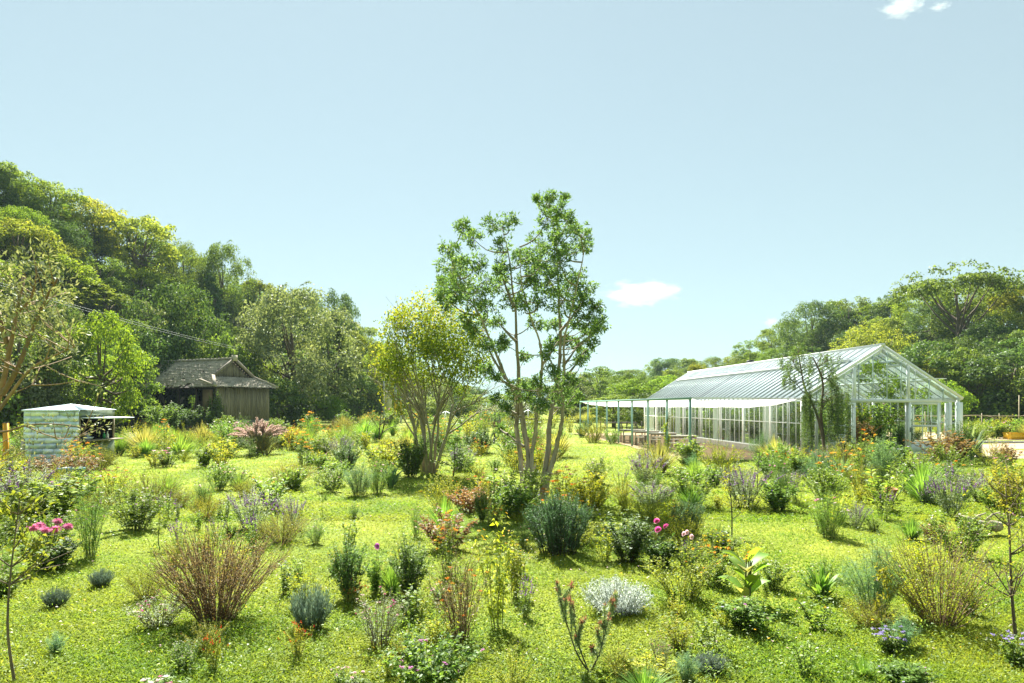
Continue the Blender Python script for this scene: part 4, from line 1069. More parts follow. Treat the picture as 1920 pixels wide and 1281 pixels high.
by_screen('L', 'round_c', 'bright', 190, 600, 140, 50, ybase=835, label='sunlit broadleaf tree directly behind the metal kiosk', short='the sunlit tree behind the kiosk')
by_screen('L', 'round_b', 'dark', 90, 640, 150, 46, ybase=850, label='deep green shady tree behind the far side of the kiosk roof')
by_screen('L', 'oval_a', 'olive', 35, 560, 150, 44, ybase=850, label='greyish loose tree behind the orange post')
by_screen('L', 'oval_a', 'yellow', 672, 628, 80, 88, label='yellowing tree between the ivy column and the multi stemmed tree')
by_screen('L', 'oval_b', 'yellow', 716, 650, 70, 96, label='yellow green tree behind the two utility poles')
by_screen('L', 'round_c', 'golden', 178, 378, 120, 100, label='golden round tree high on the taller slope ridge')
by_screen('L', 'round_c', 'yellow', 262, 412, 140, 103, label='broad yellow green tree with visible limbs on the ridge')
by_screen('L', 'dense', 'dark', 105, 420, 110, 90, label='dark rounded tree high on the taller slope among yellow crowns')
by_screen('L', 'round_a', 'mid', 15, 312, 110, 92, label='mid green tree at the very top of the taller slope')
by_screen('L', 'round_c', 'yellow', 95, 345, 120, 95, label='yellow green tree just below the top of the taller slope')
by_screen('L', 'round_c', 'golden', 35, 415, 120, 82, label='golden tree halfway up the taller slope at the picture edge')
by_screen('R', 'umb_b', 'mid', 1795, 503, 200, 92, label='huge spreading tree with visible limbs crowning the slope behind the greenhouse', short='the huge spreading tree')
by_screen('R', 'dense', 'dark', 1520, 572, 120, 120, label='dark dense evergreen hump on the slope above the greenhouse roof', short='the dark evergreen hump')
by_screen('R', 'round_c', 'golden', 1915, 545, 120, 92, label='yellow topped tree at the picture edge beside the huge spreading tree')
by_screen('R', 'dense', 'yellow', 1640, 615, 150, 92, label='bright yellow green tree on the slope above the greenhouse gable peak')
by_screen('R', 'round_a', 'yellow', 1715, 662, 130, 70, ybase=790, label='yellow green tree close behind the greenhouse gable slope')
by_screen('R', 'round_c', 'olive', 1858, 672, 150, 66, ybase=788, label='pale leaved bushy tree behind the bamboo fence', short='the pale bushy tree')
by_screen('R', 'dense', 'dark', 1800, 640, 130, 70, ybase=786, label='black shadowed tree between the greenhouse corner and the pale bushy tree')
by_screen('R', 'bushy', 'dark', 1835, 650, 120, 76, label='ivy smothered mound of a tree under the huge spreading tree')
by_screen('R', 'oval_b', 'dark', 1925, 640, 130, 66, ybase=786, label='dark tree behind the tall stakes of the bamboo fence')
by_screen('R', 'bushy', 'bright', 1765, 720, 90, 58, ybase=800, label='fresh green bushy tree touching the outer greenhouse wall')
by_screen('R', 'umb_a', 'dark', 1672, 556, 60, 116, label='small dark layered tree on the skyline beside the huge spreading tree')
by_screen('R', 'round_a', 'golden', 1312, 684, 52, 96, label='golden leaved tree beyond the far end of the greenhouse ridge')
by_screen('R', 'round_b', 'dark', 1248, 672, 60, 190, label='blue green round tree on the distant low skyline')
# plain trees between the two slopes
by_screen(None, 'oval_a', 'mid', 1150, 742, 90, 70, ybase=806, label='drooping willow like tree shading the garden tables', short='the drooping tree')
by_screen(None, 'bushy', 'mid', 1095, 745, 90, 92, label='leafy bush tree behind the far end of the pergola')
by_screen(None, 'oval_a', 'olive', 1062, 700, 80, 96, label='feathery loose tree on the flat next to the tall tree trunks')
by_screen(None, 'bushy', 'dark', 1210, 742, 80, 66, ybase=806, label='dark leafy bush tree pressed against the far greenhouse end')
by_screen(None, 'oval_b', 'bright', 1185, 715, 100, 90, label='fresh green tree above the far end of the awning')
by_screen(None, 'round_c', 'yellow', 898, 743, 70, 105, label='yellow green tree below the distant mountain')
by_screen(None, 'oval_a', 'mid', 940, 740, 80, 100, label='mid green tree under the mountain between both garden trees')
by_screen(None, 'bushy', 'dark', 872, 754, 50, 84, label='dark rose covered bush tree beside the yellow crowned tree')
by_screen(None, 'oval_b', 'mid', 985, 712, 80, 110, label='tree behind the tall tree trunks, closest to their middle')
by_screen(None, 'round_a', 'bright', 1035, 722, 90, 112, label='fresh green round tree glimpsed behind the rightmost trunk of the tall tree')
by_screen(None, 'bushy', 'olive', 960, 757, 110, 86, label='olive green bush tree behind the raised bed')
by_screen(None, 'bushy', 'mid', 790, 748, 80, 92, label='mid green bush tree seen through the fanned stems of the yellow crowned tree')
by_screen(None, 'bushy', 'dark', 700, 728, 60, 90, label='dark bush tree in deep shade behind the thin pale pole')
by_screen(None, 'round_b', 'dark', 660, 700, 80, 86, label='dark shady tree beneath the yellowing tree by the utility poles')
by_screen(None, 'bushy', 'bright', 590, 738, 90, 74, label='bright bush tree beside the foot of the grey olive tree')

by_screen('L', 'bushy', 'dark', 345, 632, 130, 66, label='dark leafy mass rising straight behind the shed ridge')
by_screen('L', 'bushy', 'mid', 410, 640, 110, 67, label='mid green bushy mass behind the shed gable peak')
by_screen('L', 'bushy', 'dark', 290, 640, 120, 63, label='dark bushy mass behind the tree crowded end of the shed')
by_screen('L', 'bushy', 'mid', 470, 660, 110, 70, label='bushy mass between the shed gable and the grey olive tree')
by_screen('L', 'bushy', 'dark', 520, 715, 110, 69, label='low dark bushy mass under the grey olive tree')
by_screen('L', 'dense', 'mid', 345, 462, 90, 108, label='leafy crown bridging the ridge just uphill of the lumpy ridge tree')
by_screen('L', 'round_a', 'yellow', 490, 528, 84, 118, label='yellow green crown on the ridge just downhill of the lumpy ridge tree')
by_screen('L', 'round_b', 'mid', 560, 548, 90, 126, label='round crown on the ridge peeping over the grey olive tree')
by_screen('R', 'round_b', 'mid', 1590, 562, 90, 122, label='leafy crown on the skyline beside the dark evergreen hump')
by_screen('R', 'round_c', 'bright', 1655, 566, 80, 118, label='fresh green crown on the skyline above the greenhouse peak')
def fill_hill(side, pxa, pxb, rows, seed, pal):
    rng = np.random.default_rng(seed)
    PX, S, DF, DC = (L_PX, L_S, L_DF, L_DC) if side == 'L' else (R_PX, R_S, R_DF, R_DC)
    protos = list(pal)
    for r_ in range(rows):
        t = (r_ + 0.3) / (rows - 0.55)
        px = pxa + rng.uniform(0, 40)
        while px < pxb:
            df = np.interp(px, PX, DF); dc = np.interp(px, PX, DC)
            D = df + t * (dc - df) * 1.02 + rng.uniform(-3, 3)
            S_ = np.interp(px, PX, S); foot = 785 if side == 'L' else 776
            yt = foot + (S_ - foot) * t ** 0.85
            w = F / D * rng.uniform(5.5, 8.5)
            tt = rng.uniform(0.9, 1.12)
            kind = protos[rng.integers(len(protos))]
            pr, mt = kind
            if side == 'L' and t > 0.55 and rng.random() < 0.5: mt = ('yellow', 'bright', 'yellow', 'mid', 'golden')[rng.integers(5)]
            if side == 'L' and t < 0.35 and rng.random() < 0.5: mt = ('dark', 'olive', 'mid')[rng.integers(3)]
            x = (px - CX) / F * D
            z0 = max(float(hill(side, x, D)), 0.0)
            H = 6.8 * tt + (1.0 if 'oval' in pr else 0)
            zone = 'low' if t < 0.34 else 'middle' if t < 0.67 else 'high'
            look = LOOKN[mt] + ' ' + SHN[pr]
            name = {'umb_a': 'spreading_tree', 'umb_b': 'spreading_tree', 'col_a': 'upright_tree', 'cone_a': 'conifer_tree', 'bushy': 'bushy_tree'}.get(pr, 'broadleaf_tree')
            tree_obj(name, pr, mt, x, D, z0, H, w * D / F / 2, rng.uniform(0, 6.28), None, 'trees on the %s slope' % ('taller' if side == 'L' else 'greenhouse side'), look, None, side + zone)
            px += w * rng.uniform(0.5, 0.78)
fill_hill('L', -230, 720, 6, 21, [('dense', 'mid'), ('dense', 'dark'), ('dense', 'bright'), ('round_a', 'mid'), ('round_b', 'dark'), ('round_c', 'yellow'), ('oval_a', 'mid'), ('oval_b', 'bright'), ('round_b', 'yellow'), ('round_b', 'mid'), ('round_a', 'olive'), ('col_a', 'dark'), ('round_c', 'bright')])
fill_hill('L', 700, 890, 4, 22, [('round_a', 'mid'), ('round_b', 'dark'), ('round_c', 'yellow')])
fill_hill('R', 1060, 1500, 5, 23, [('dense', 'mid'), ('dense', 'bright'), ('round_a', 'mid'), ('round_c', 'bright'), ('round_c', 'yellow'), ('oval_a', 'mid'), ('round_b', 'dark'), ('round_a', 'bright')])
fill_hill('R', 1500, 2080, 5, 24, [('dense', 'mid'), ('dense', 'dark'), ('dense', 'bright'), ('round_a', 'mid'), ('round_c', 'bright'), ('round_c', 'yellow'), ('oval_b', 'dark'), ('round_b', 'dark'), ('round_c', 'mid'), ('round_a', 'bright')])

# undergrowth on the slopes: one mass
def undergrowth(side, pxa, pxb, seed, n):
    rng = np.random.default_rng(seed); mb = MB()
    PX, DF, DC = (L_PX, L_DF, L_DC) if side == 'L' else (R_PX, R_DF, R_DC)
    px = rng.uniform(pxa, pxb, n); t = rng.random(n) ** 1.3 * 1.05 - 0.03
    D = np.interp(px, PX, DF) + t * (np.interp(px, PX, DC) - np.interp(px, PX, DF))
    x = (px - CX) / F * D; z = np.maximum(hill(side, x, D), 0)
    for k in range(n):
        clump(mb, rng, np.array((x[k], D[k], z[k] + rng.uniform(0.6, 2.6))), rng.uniform(1.0, 1.9), 70, 0.34, 0.2, flat=0.9)
    o = mb.build('undergrowth', LM['mid' if side == 'L' else 'mid']); o['kind'] = 'stuff'
undergrowth('L', -240, 900, 31, 620)
undergrowth('R', 1010, 2100, 32, 560)

# ---------------- near trees
def nearest_on(polys, c):
    best = None
    for pl in polys:
        pl = np.asarray(pl)
        k = np.argmin(np.linalg.norm(pl - c, axis=1) + np.maximum(pl[:, 2] - c[2] + 0.3, 0) * 2.0)
        d = np.linalg.norm(pl[k] - c) + max(pl[k][2] - c[2] + 0.3, 0) * 2
        if best is None or d < best[0]: best = (d, pl[k])
    return best[1]
def resample(pts, n):
    pts = np.asarray(pts, float); s = np.concatenate([[0], np.cumsum(np.linalg.norm(np.diff(pts, axis=0), axis=1))]); t = np.linspace(0, s[-1], n)
    q = np.stack([np.interp(t, s, pts[:, i]) for i in range(3)], -1)
    for _ in range(2): q[1:-1] = (q[:-2] + 2 * q[1:-1] + q[2:]) / 4
    return q

LM['tall'] = leaf_mat('tall_tree_leaf', [(0.07, 0.14, 0.05), (0.12, 0.22, 0.065), (0.21, 0.31, 0.09)], 0.42, 0.10, var=0.0)
rng = np.random.default_rng(77)
TD = DG(936); tx = (990 - CX) / F * TD
def zz(zx, zy, dd=0.0):            # from the enlarged crop to a local point
    px, py = 540 + zx / 2.1355, 340 + zy / 2.1355
    D = TD + dd
    X, Y, Z = P(px, py, D); return np.array((X - tx, Y - TD, Z))
tt_ = thing('tall_tree', 'tall slender multi trunked tree with shaggy pale bark and airy dark green crown', 'tree', (tx, TD, float(gz(tx, TD))), 0, short='the tall tree')
trunks = [
 ([(938, 1275), (940, 1200), (928, 1080), (912, 940), (922, 850), (872, 790), (820, 650), (770, 530), (705, 430), (655, 330), (642, 262)], 0.125, 0.55, [0, 0, 0, 0, -0.1, -0.2, -0.3, -0.4, -0.5, -0.6, -0.6]),
 ([(968, 1280), (967, 1150), (962, 1050), (930, 910), (920, 780), (916, 620), (905, 450), (880, 300), (858, 178)], 0.145, 0.2, [0, 0, 0, 0.1, 0.2, 0.2, 0.2, 0.1, 0]),
 ([(970, 1200), (982, 1040), (1003, 870), (1020, 730), (1010, 620), (965, 535), (935, 400), (930, 260)], 0.10, -0.3, [0, 0, -0.2, -0.3, -0.4, -0.5, -0.5, -0.5]),
 ([(1020, 1278), (1040, 1080), (1052, 900), (1084, 780), (1090, 600), (1082, 450), (1080, 300), (1062, 160), (1030, 75)], 0.135, 0.3, [0, 0, 0.1, 0.2, 0.3, 0.3, 0.3, 0.2, 0.2]),
 ([(1028, 1250), (1072, 1070), (1100, 950), (1102, 790), (1108, 620), (1145, 460), (1185, 300), (1192, 230)], 0.115, -0.3, [0, 0, -0.2, -0.3, -0.4, -0.5, -0.5, -0.4]),
]
polys = []
for pl, r0, off, dd in trunks:
    pts = resample([zz(a, b, d + off * min(1, i / 4)) for i, ((a, b), d) in enumerate(zip(pl, dd))], 34)
    pts[:, :2] += np.stack([np.convolve(rng.normal(0, 0.02, 34), np.ones(3) / 3, 'same') for _ in range(2)], -1)
    rad = 0.56 * r0 * (1 - 0.9 * np.linspace(0, 1, 34) ** 0.85); rad[0] *= 1.5; rad[1] *= 1.2
    rad *= 1 + 0.07 * rng.normal(size=34)
    b = MB(); b.tube(pts, rad, 10); 
    # shaggy bark flakes
    for k in range(60):
        i = rng.integers(1, 20); a = rng.uniform(0, 6.28); c = pts[i] + np.array((math.cos(a), math.sin(a), 0)) * rad[i] * 1.02
        c2 = c + (pts[i + 1] - pts[i]) * rng.uniform(0.5, 1.2); w = np.array((-math.sin(a), math.cos(a), 0)) * rng.uniform(0.01, 0.03); o_ = np.array((math.cos(a), math.sin(a), 0)) * rng.uniform(0.004, 0.02)
        b.add([c - w, c + w, c2 + w * 0.7 + o_, c2 - w * 0.7 + o_], [(0, 1, 2, 3)])
    b.build('trunk', BARK_PALE, tt_, True)
    polys.append(pts)
CL = [(640,270,35),(700,185,38),(745,230,45),(820,170,40),(885,165,38),(650,350,48),(700,390,58),(640,420,45),(740,450,58),(650,480,48),(790,400,55),(850,420,45),(720,550,40),(800,500,45),(860,260,40),(930,300,40),(960,390,48),(1000,250,50),
      (1030,90,32),(1090,110,32),(1040,150,42),(1080,200,48),(1170,210,42),(1190,260,30),(1020,320,58),(1090,330,52),(1150,380,48),(1190,430,45),(1010,470,46),(1100,480,58),(1170,500,48),(1240,500,34),(1250,570,26),(1060,560,40),(900,480,45),(950,480,42),(1200,600,32),
      (1220,650,24),(920,830,42),(1080,840,52),(1140,860,36),(960,860,28),(990,560,32),(960,310,42),(620,460,28),(740,600,22),(1050,650,24),(1170,720,22),(1000,70,12),(690,330,40),(760,330,40),(1130,270,40),(1050,410,48),(1130,430,46),(780,560,26),(860,350,36),(610,400,22),(1110,60,14),(900,860,30),(1110,880,34),(680,440,44),(1060,250,44),(1210,560,26),(990,390,40),(870,900,22),(830,780,20),(1000,800,24),(1130,800,30),(1060,760,24),(950,700,22),(860,640,24),(1010,900,26),(1120,640,30),(1160,560,34),(1160,655,24),(1235,590,22),(1180,690,22),(790,750,24),(800,660,26),(850,360,24),(1080,640,22),(1010,330,26),(1180,480,24),(850,990,16),(830,870,18),(840,560,26),(1120,150,24),(1150,190,24),(1050,60,22),(1040,690,22),(860,660,20)]
lb = MB(); bb = MB()
for (zx, zy, r_) in CL:
    c = zz(zx, zy, rng.uniform(-1.3, 1.3)); rm = r_ / 2.1355 / F * TD * 1.12
    a = nearest_on(polys, c)
    mid = (a + c) / 2 + np.array((rng.normal(0, .08), rng.normal(0, .08), -0.05))
    bb.tube(resample([a, mid + np.array((0, 0, -0.12)), c], 6), np.linspace(0.008 + 0.0003 * r_, 0.006, 6), 5)
    ns = int(9 + r_ * 0.40)
    for k in range(ns):
        o = unit(1, rng)[0]; tip = c + o * rm * rng.uniform(0.25, 1.0) ** 0.7 * np.array((1.05, 1.05, 0.85))
        if k % 2 == 0: bb.tube([c + (tip - c) * 0.1, (c + tip) / 2 + np.array((0, 0, -0.02)), tip], [0.007, 0.005, 0.003], 3, cap=False)
        n = 13
        dv = o * 0.5 + unit(n, rng) * 0.9 + np.array((0, 0, 0.25))
        lb.leaves(tip + rng.normal(0, 0.035, (n, 3)), dv, unit(n, rng) + np.array((0, 0, 0.6)), rng.uniform(0.07, 0.115, n), rng.uniform(0.024, 0.038, n))
for (ax, ay, bx_, by_) in [(1100, 740, 1160, 655), (1160, 655, 1235, 590), (1105, 790, 1180, 690), (920, 830, 790, 750), (870, 790, 800, 660), (905, 500, 850, 360), (1020, 730, 1080, 640), (1082, 450, 1010, 330), (1090, 600, 1180, 480), (945, 1060, 880, 1010), (880, 1010, 850, 990), (912, 930, 830, 870), (915, 640, 840, 560), (1084, 780, 1040, 690)]:
    bb.tube(resample([zz(ax, ay, 0.1), zz((ax + bx_) / 2, (ay + by_) / 2 + 6, 0.2), zz(bx_, by_, 0.3)], 7), np.linspace(0.04, 0.012, 7), 5)
bb.build('branches', BARK_PALE, tt_, True).name = 'branch'
lb.build('crown', LM['tall'], tt_)

# multi-stemmed tree with the yellowing crown
D2 = DG(890); x2 = (805 - CX) / F * D2; S2 = D2 / F
yt = thing('multi_stemmed_tree', 'vase shaped many stemmed tree with yellowing rounded crown and smooth bare stems', 'tree', (x2, D2, float(gz(x2, D2))), 0, short='the yellow crowned tree')
LM['crape_top'] = leaf_mat('yellow_top_leaf', [(0.14, 0.20, 0.022), (0.25, 0.285, 0.03), (0.40, 0.36, 0.04)], 0.5, 0.05, var=0.0)
LM['crape_low'] = leaf_mat('green_low_leaf', [(0.08, 0.14, 0.018), (0.15, 0.22, 0.024), (0.27, 0.31, 0.03)], 0.45, 0.06, var=0.0)
BARK_S = solid('smooth_bark', (0.32, 0.28, 0.18), 0.8, noise=5.0, bump=0.2, col2=(0.20, 0.18, 0.11))
rng = np.random.default_rng(5)
ls = MB()
tips = []
def grow(p, d, L, r, depth):
    n = 7; pts = [p]; dd = d.copy()
    for k in range(n):
        dd = dd + rng.normal(0, 0.06, 3) + np.array((0, 0, 0.018)); dd /= np.linalg.norm(dd); pts.append(pts[-1] + dd * L / n)
    bmb.tube(pts, np.linspace(r, r * 0.55, n + 1), 7 if depth == 0 else 5 if depth == 1 else 4)
    if depth >= 3: tips.append((pts[-1], dd)); tips.append((pts[-3], dd)); return
    for k in range(3 if depth == 0 else 2 + (rng.random() < 0.45)):
        at = pts[rng.integers(4, n + 1)]
        nd = dd + rng.normal(0, 0.33, 3); nd[2] = abs(nd[2]) * 0.8 + 0.1; nd /= np.linalg.norm(nd)
        grow(np.array(at), nd, L * rng.uniform(0.5, 0.75), r * 0.5, depth + 1)
for k in range(9):
    a = k / 9 * 6.28 + 0.3; lean = rng.uniform(0.08, 0.27)
    bmb = MB(); d0 = np.array((math.cos(a) * lean * 1.2, math.sin(a) * lean, 1.0)); d0 /= np.linalg.norm(d0)
    grow(np.array((math.cos(a) * 0.17, math.sin(a) * 0.14, -0.05)), d0, rng.uniform(2.0, 2.5), rng.uniform(0.045, 0.075), 0)
    bmb.build('stem', BARK_S, yt, True)
cz = 4.05
tips_ok = []
for p, d in tips:
    q = np.array(p); e = np.array(((q[0] - 0.1) / 1.75, q[1] / 1.75, (q[2] - cz) / 1.75)); r_ = np.linalg.norm(e)
    if r_ > 1.0: q = np.array((0.1, 0, cz)) + (q - np.array((0.1, 0, cz))) / r_ * rng.uniform(0.85, 1.02)
    tips_ok.append(q)
for k in range(720):
    o = unit(1, rng)[0]; f = rng.random() ** 0.4
    if o[2] < -0.5: continue
    tips_ok.append(np.array((0.1 + o[0] * 1.78 * f, o[1] * 1.7 * f, cz + o[2] * (1.72 if o[2] > 0 else 1.75) * f)))
for q in tips_ok:
    n = 15; hi = (q[2] - cz) / 1.7 + rng.normal(0, 0.25)
    p = q + rng.normal(0, 0.13, (n, 3))
    ls.leaves(p, unit(n, rng) + np.array((0, 0, -0.2)), unit(n, rng) + np.array((0, 0, 0.9)), rng.uniform(0.07, 0.12, n), rng.uniform(0.04, 0.062, n), m=0 if hi > 0.5 else 1)
for (px, py, r_) in [(720, 690, 24), (735, 640, 26), (725, 740, 20), (752, 770, 16), (880, 690, 22), (905, 670, 20), (715, 660, 20), (745, 600, 22), (890, 640, 22), (745, 712, 20), (862, 735, 16)]:
    X, Y, Z = P(px, py, D2); c = np.array((X - x2, rng.uniform(-0.6, 0.6), Z)); n = 110
    p = c + rng.normal(0, r_ * S2 * 0.5, (n, 3))
    ls.leaves(p, unit(n, rng), unit(n, rng) + np.array((0, 0, 0.9)), rng.uniform(0.07, 0.12, n), rng.uniform(0.04, 0.06, n), m=0 if px < 760 else 1)
    bmb = MB(); bmb.tube(resample([np.array((0.1 * np.sign(X - x2), 0, 1.6)), (c + np.array((0.2 * np.sign(X - x2), 0, 2.0))) / 2 + np.array((0, 0, 0.3)), c], 7), np.linspace(0.03, 0.008, 7), 5); bmb.build('branch', BARK_S, yt, True)
ls.build('crown', [LM['crape_top'], LM['crape_low']], yt)

# weeping feathery tree at the greenhouse corner
D3 = 28.4; x3 = (1547 - CX) / F * D3
wt = thing('weeping_tree', 'thin twisted weeping tree with hanging feathery strands in front of the greenhouse corner', 'tree', (x3, D3, 0), 0, short='the weeping tree')
LM['weep'] = leaf_mat('weeping_leaf', [(0.055, 0.11, 0.035), (0.095, 0.165, 0.045), (0.17, 0.24, 0.06)], 0.45, 0.08, var=0.0)
def z3(zx, zy, dd=0.0):
    px, py = 1380 + zx / 5.57, 640 + zy / 5.57
    X, Y, Z = P(px, py, D3 + dd); return np.array((X - x3, dd, Z))
rng = np.random.default_rng(8)
tk = []
for pl, r0 in (([(930, 1230), (912, 1000), (892, 850), (880, 690), (920, 500), (902, 360), (842, 245), (800, 165)], 0.075), ([(905, 1000), (850, 760), (790, 640), (755, 565), (712, 500), (690, 350), (660, 180), (640, 60)], 0.06), ([(905, 380), (960, 400), (1010, 450), (1060, 500)], 0.03), ([(755, 560), (690, 520), (620, 430), (560, 400)], 0.025), ([(840, 245), (880, 170), (930, 120)], 0.02), ([(690, 350), (620, 260), (600, 200)], 0.02), ([(700, 430), (600, 420), (470, 480)], 0.02), ([(860, 260), (960, 200), (1060, 190)], 0.02)):
    pts = resample([z3(a, b_, rng.uniform(-0.2, 0.2)) for a, b_ in pl], 16); b = MB(); b.tube(pts, np.linspace(r0, r0 * 0.35, 16), 6); b.build('trunk' if r0 > 0.05 else 'limb', BARK, wt, True); tk.append(pts)
wl = MB(); wb = MB()
strands = [(x, rng.uniform(500, 680), rng.uniform(250, 640)) for x in rng.uniform(700, 780, 16)] + [(x, rng.uniform(420, 620), rng.uniform(260, 620)) for x in rng.uniform(960, 1180, 24)] + \
          [(x, rng.uniform(120, 420), rng.uniform(60, 170)) for x in rng.uniform(440, 1080, 46)] + [(x, rng.uniform(560, 640), rng.uniform(100, 330)) for x in rng.uniform(800, 980, 8)] + [(x, rng.uniform(-10, 160), rng.uniform(60, 120)) for x in rng.uniform(560, 720, 12)]
for (zx, zy, ln) in strands:
    a = z3(zx, zy, rng.uniform(-0.7, 0.7)); L = ln / 5.57 / F * D3
    n = 8; pts = [a]; 
    for k in range(n): pts.append(pts[-1] + np.array((rng.normal(0, 0.02), rng.normal(0, 0.02), -L / n)))
    wb.tube(pts, 0.006, 3, cap=False)
    src = nearest_on(tk, a); wb.tube(resample([src, (src + a) / 2 + np.array((0, 0, 0.12)), a], 5), np.linspace(0.012, 0.006, 5), 3, cap=False)
    m = int(L * 150) + 26; idx = rng.uniform(0, n, m); pp = np.stack([np.interp(idx, np.arange(n + 1), np.array(pts)[:, i]) for i in range(3)], -1)
    dv = unit(m, rng) + np.array((0, 0, -0.5))
    wl.leaves(pp + rng.normal(0, 0.05, (m, 3)), dv, unit(m, rng), rng.uniform(0.06, 0.12, m), rng.uniform(0.016, 0.03, m))
wb.build('twig', BARK, wt); wl.build('crown', LM['weep'], wt)

# grey leaved tree at the picture edge with its low boughs before the kiosk
D4 = 12.5; x4 = (-42 - CX) / F * D4
et = thing('olive_tree', 'grey leaved tree with orange brown limbs whose low boughs cross before the kiosk', 'tree', (x4, D4, 0), 0, short='the grey leaved tree')
LM['loquat'] = leaf_mat('grey_leaf', [(0.09, 0.12, 0.05), (0.17, 0.20, 0.09), (0.32, 0.34, 0.20)], 0.35, 0.14, tint=(1.5, 1.4, 0.8), var=0.0)
def z4(px, py, dd=0.0):
    X, Y, Z = P(px, py, D4 + dd); return np.array((X - x4, dd, Z))
rng = np.random.default_rng(14)
limbs = [([(-42, 985), (-40, 900), (-20, 800), (5, 730), (18, 660), (30, 590), (45, 520)], 0.075), ([(5, 740), (35, 690), (60, 620), (85, 560), (110, 520)], 0.05), ([(-10, 780), (20, 740), (55, 690), (90, 672), (140, 650)], 0.035),
         ([(-20, 810), (10, 812), (45, 797), (90, 794), (130, 797), (160, 803)], 0.022), ([(45, 797), (75, 812), (110, 822), (150, 818)], 0.014), ([(18, 660), (0, 600), (-25, 540), (-30, 480)], 0.05), ([(60, 722), (100, 722), (150, 714), (190, 725)], 0.014), ([(-10, 780), (20, 740), (60, 722)], 0.02), ([(30, 590), (60, 560), (70, 510), (60, 470)], 0.03)]
lk = []
for pl, r0 in limbs:
    pts = resample([z4(a, b_, rng.uniform(-0.15, 0.15)) for a, b_ in pl], 14); b = MB(); b.tube(pts, np.linspace(r0, r0 * 0.35, 14), 7); b.build('trunk' if r0 > 0.07 else 'limb', BARK_ORANGE if r0 > 0.012 else BARK, et, True); lk.append(pts)
el = MB(); eb = MB()
cl4 = [(rng.uniform(-60, 135), rng.uniform(480, 690), 30) for _ in range(52)] + [(x, y, 17) for x, y in ((160, 803), (178, 795), (192, 800), (150, 816), (132, 796), (120, 822), (70, 800), (100, 790), (30, 835), (20, 860), (150, 712), (190, 726), (35, 812), (60, 840))]
for (px, py, r_) in cl4:
    c = z4(px, py, rng.uniform(-1.2, 1.2) if r_ > 20 else rng.uniform(-0.2, 0.2)); a = nearest_on(lk, c)
    eb.tube(resample([a, (a + c) / 2 + np.array((0, 0, -0.04)), c], 5), np.linspace(0.014, 0.005, 5), 4)
    n = 34 if r_ > 20 else 18
    o = unit(n, rng); p = c + o * (r_ / F * D4) * rng.uniform(0.1, 1.0, (n, 1)) ** 0.6
    el.leaves(p, o + unit(n, rng) * 0.7 + np.array((0, 0, 0.3)), unit(n, rng) + np.array((0, 0, 0.6)), rng.uniform(0.08, 0.13, n) * (1.0 if r_ > 20 else 0.75), rng.uniform(0.03, 0.045, n) * (1.0 if r_ > 20 else 0.75))
eb.build('twig', BARK_ORANGE, et); el.build('crown', LM['loquat'], et)

# small dark bare-branched tree and another thin garden tree in mid-distance
def bare_tree(name, px, py, h_px, label, mat_b, leafmat, nl, seed, spread=0.5, short=None, cols=3):
    rng = np.random.default_rng(seed)
    D = DG(py); x = (px - CX) / F * D; Hm = h_px * D / F
    t = thing(name, label, 'tree', (x, D, float(gz(x, D))), 0, None, None, short)
    ends = []
    bm_ = MB()
    def g(p, d, L, r, dep):
        pts = [p]; dd = d.copy()
        for k in range(6): dd = dd + rng.normal(0, 0.08, 3); dd /= np.linalg.norm(dd); pts.append(pts[-1] + dd * L / 6)
        bm_.tube(pts, np.linspace(r, r * 0.5, 7), 6 if dep == 0 else 4); 
        if dep >= 3: ends.append(pts[-1]); return
        for k in range(rng.integers(2, 4)):
            nd = dd + rng.normal(0, spread, 3); nd[2] = nd[2] * 0.8 + 0.12; nd /= np.linalg.norm(nd)
            g(pts[rng.integers(3, 7)], nd, L * rng.uniform(0.55, 0.8), r * 0.5, dep + 1)
    for k in range(cols):
        g(np.array((0.05 * k, 0, -0.03)), np.array((rng.normal(0, 0.25), rng.normal(0, 0.2), 1.0)), Hm * 0.42, 0.028 * Hm / 2, 0)
    bm_.build('trunk', mat_b, t, True)
    lm_ = MB()
    for e in ends:
        lm_.leaves(e + rng.normal(0, 0.1, (nl, 3)), unit(nl, rng), unit(nl, rng) + np.array((0, 0, 0.5)), rng.uniform(0.06, 0.1, nl), rng.uniform(0.025, 0.045, nl))
    if nl: lm_.build('crown', leafmat, t)
    return t
bare_tree('thin_tree', 708, 830, 118, 'thin dark trunked tree with sparse twiggy crown before the utility poles', STEM_DARK, LM['mid'], 6, 3, 0.45, 'the thin dark tree', 2)
bare_tree('thin_tree', 925, 832, 92, 'slim open tree with sparse leaves between the two large garden trees', STEM_DARK, LM['bright'], 6, 6, 0.5, 'the slim open tree', 2)
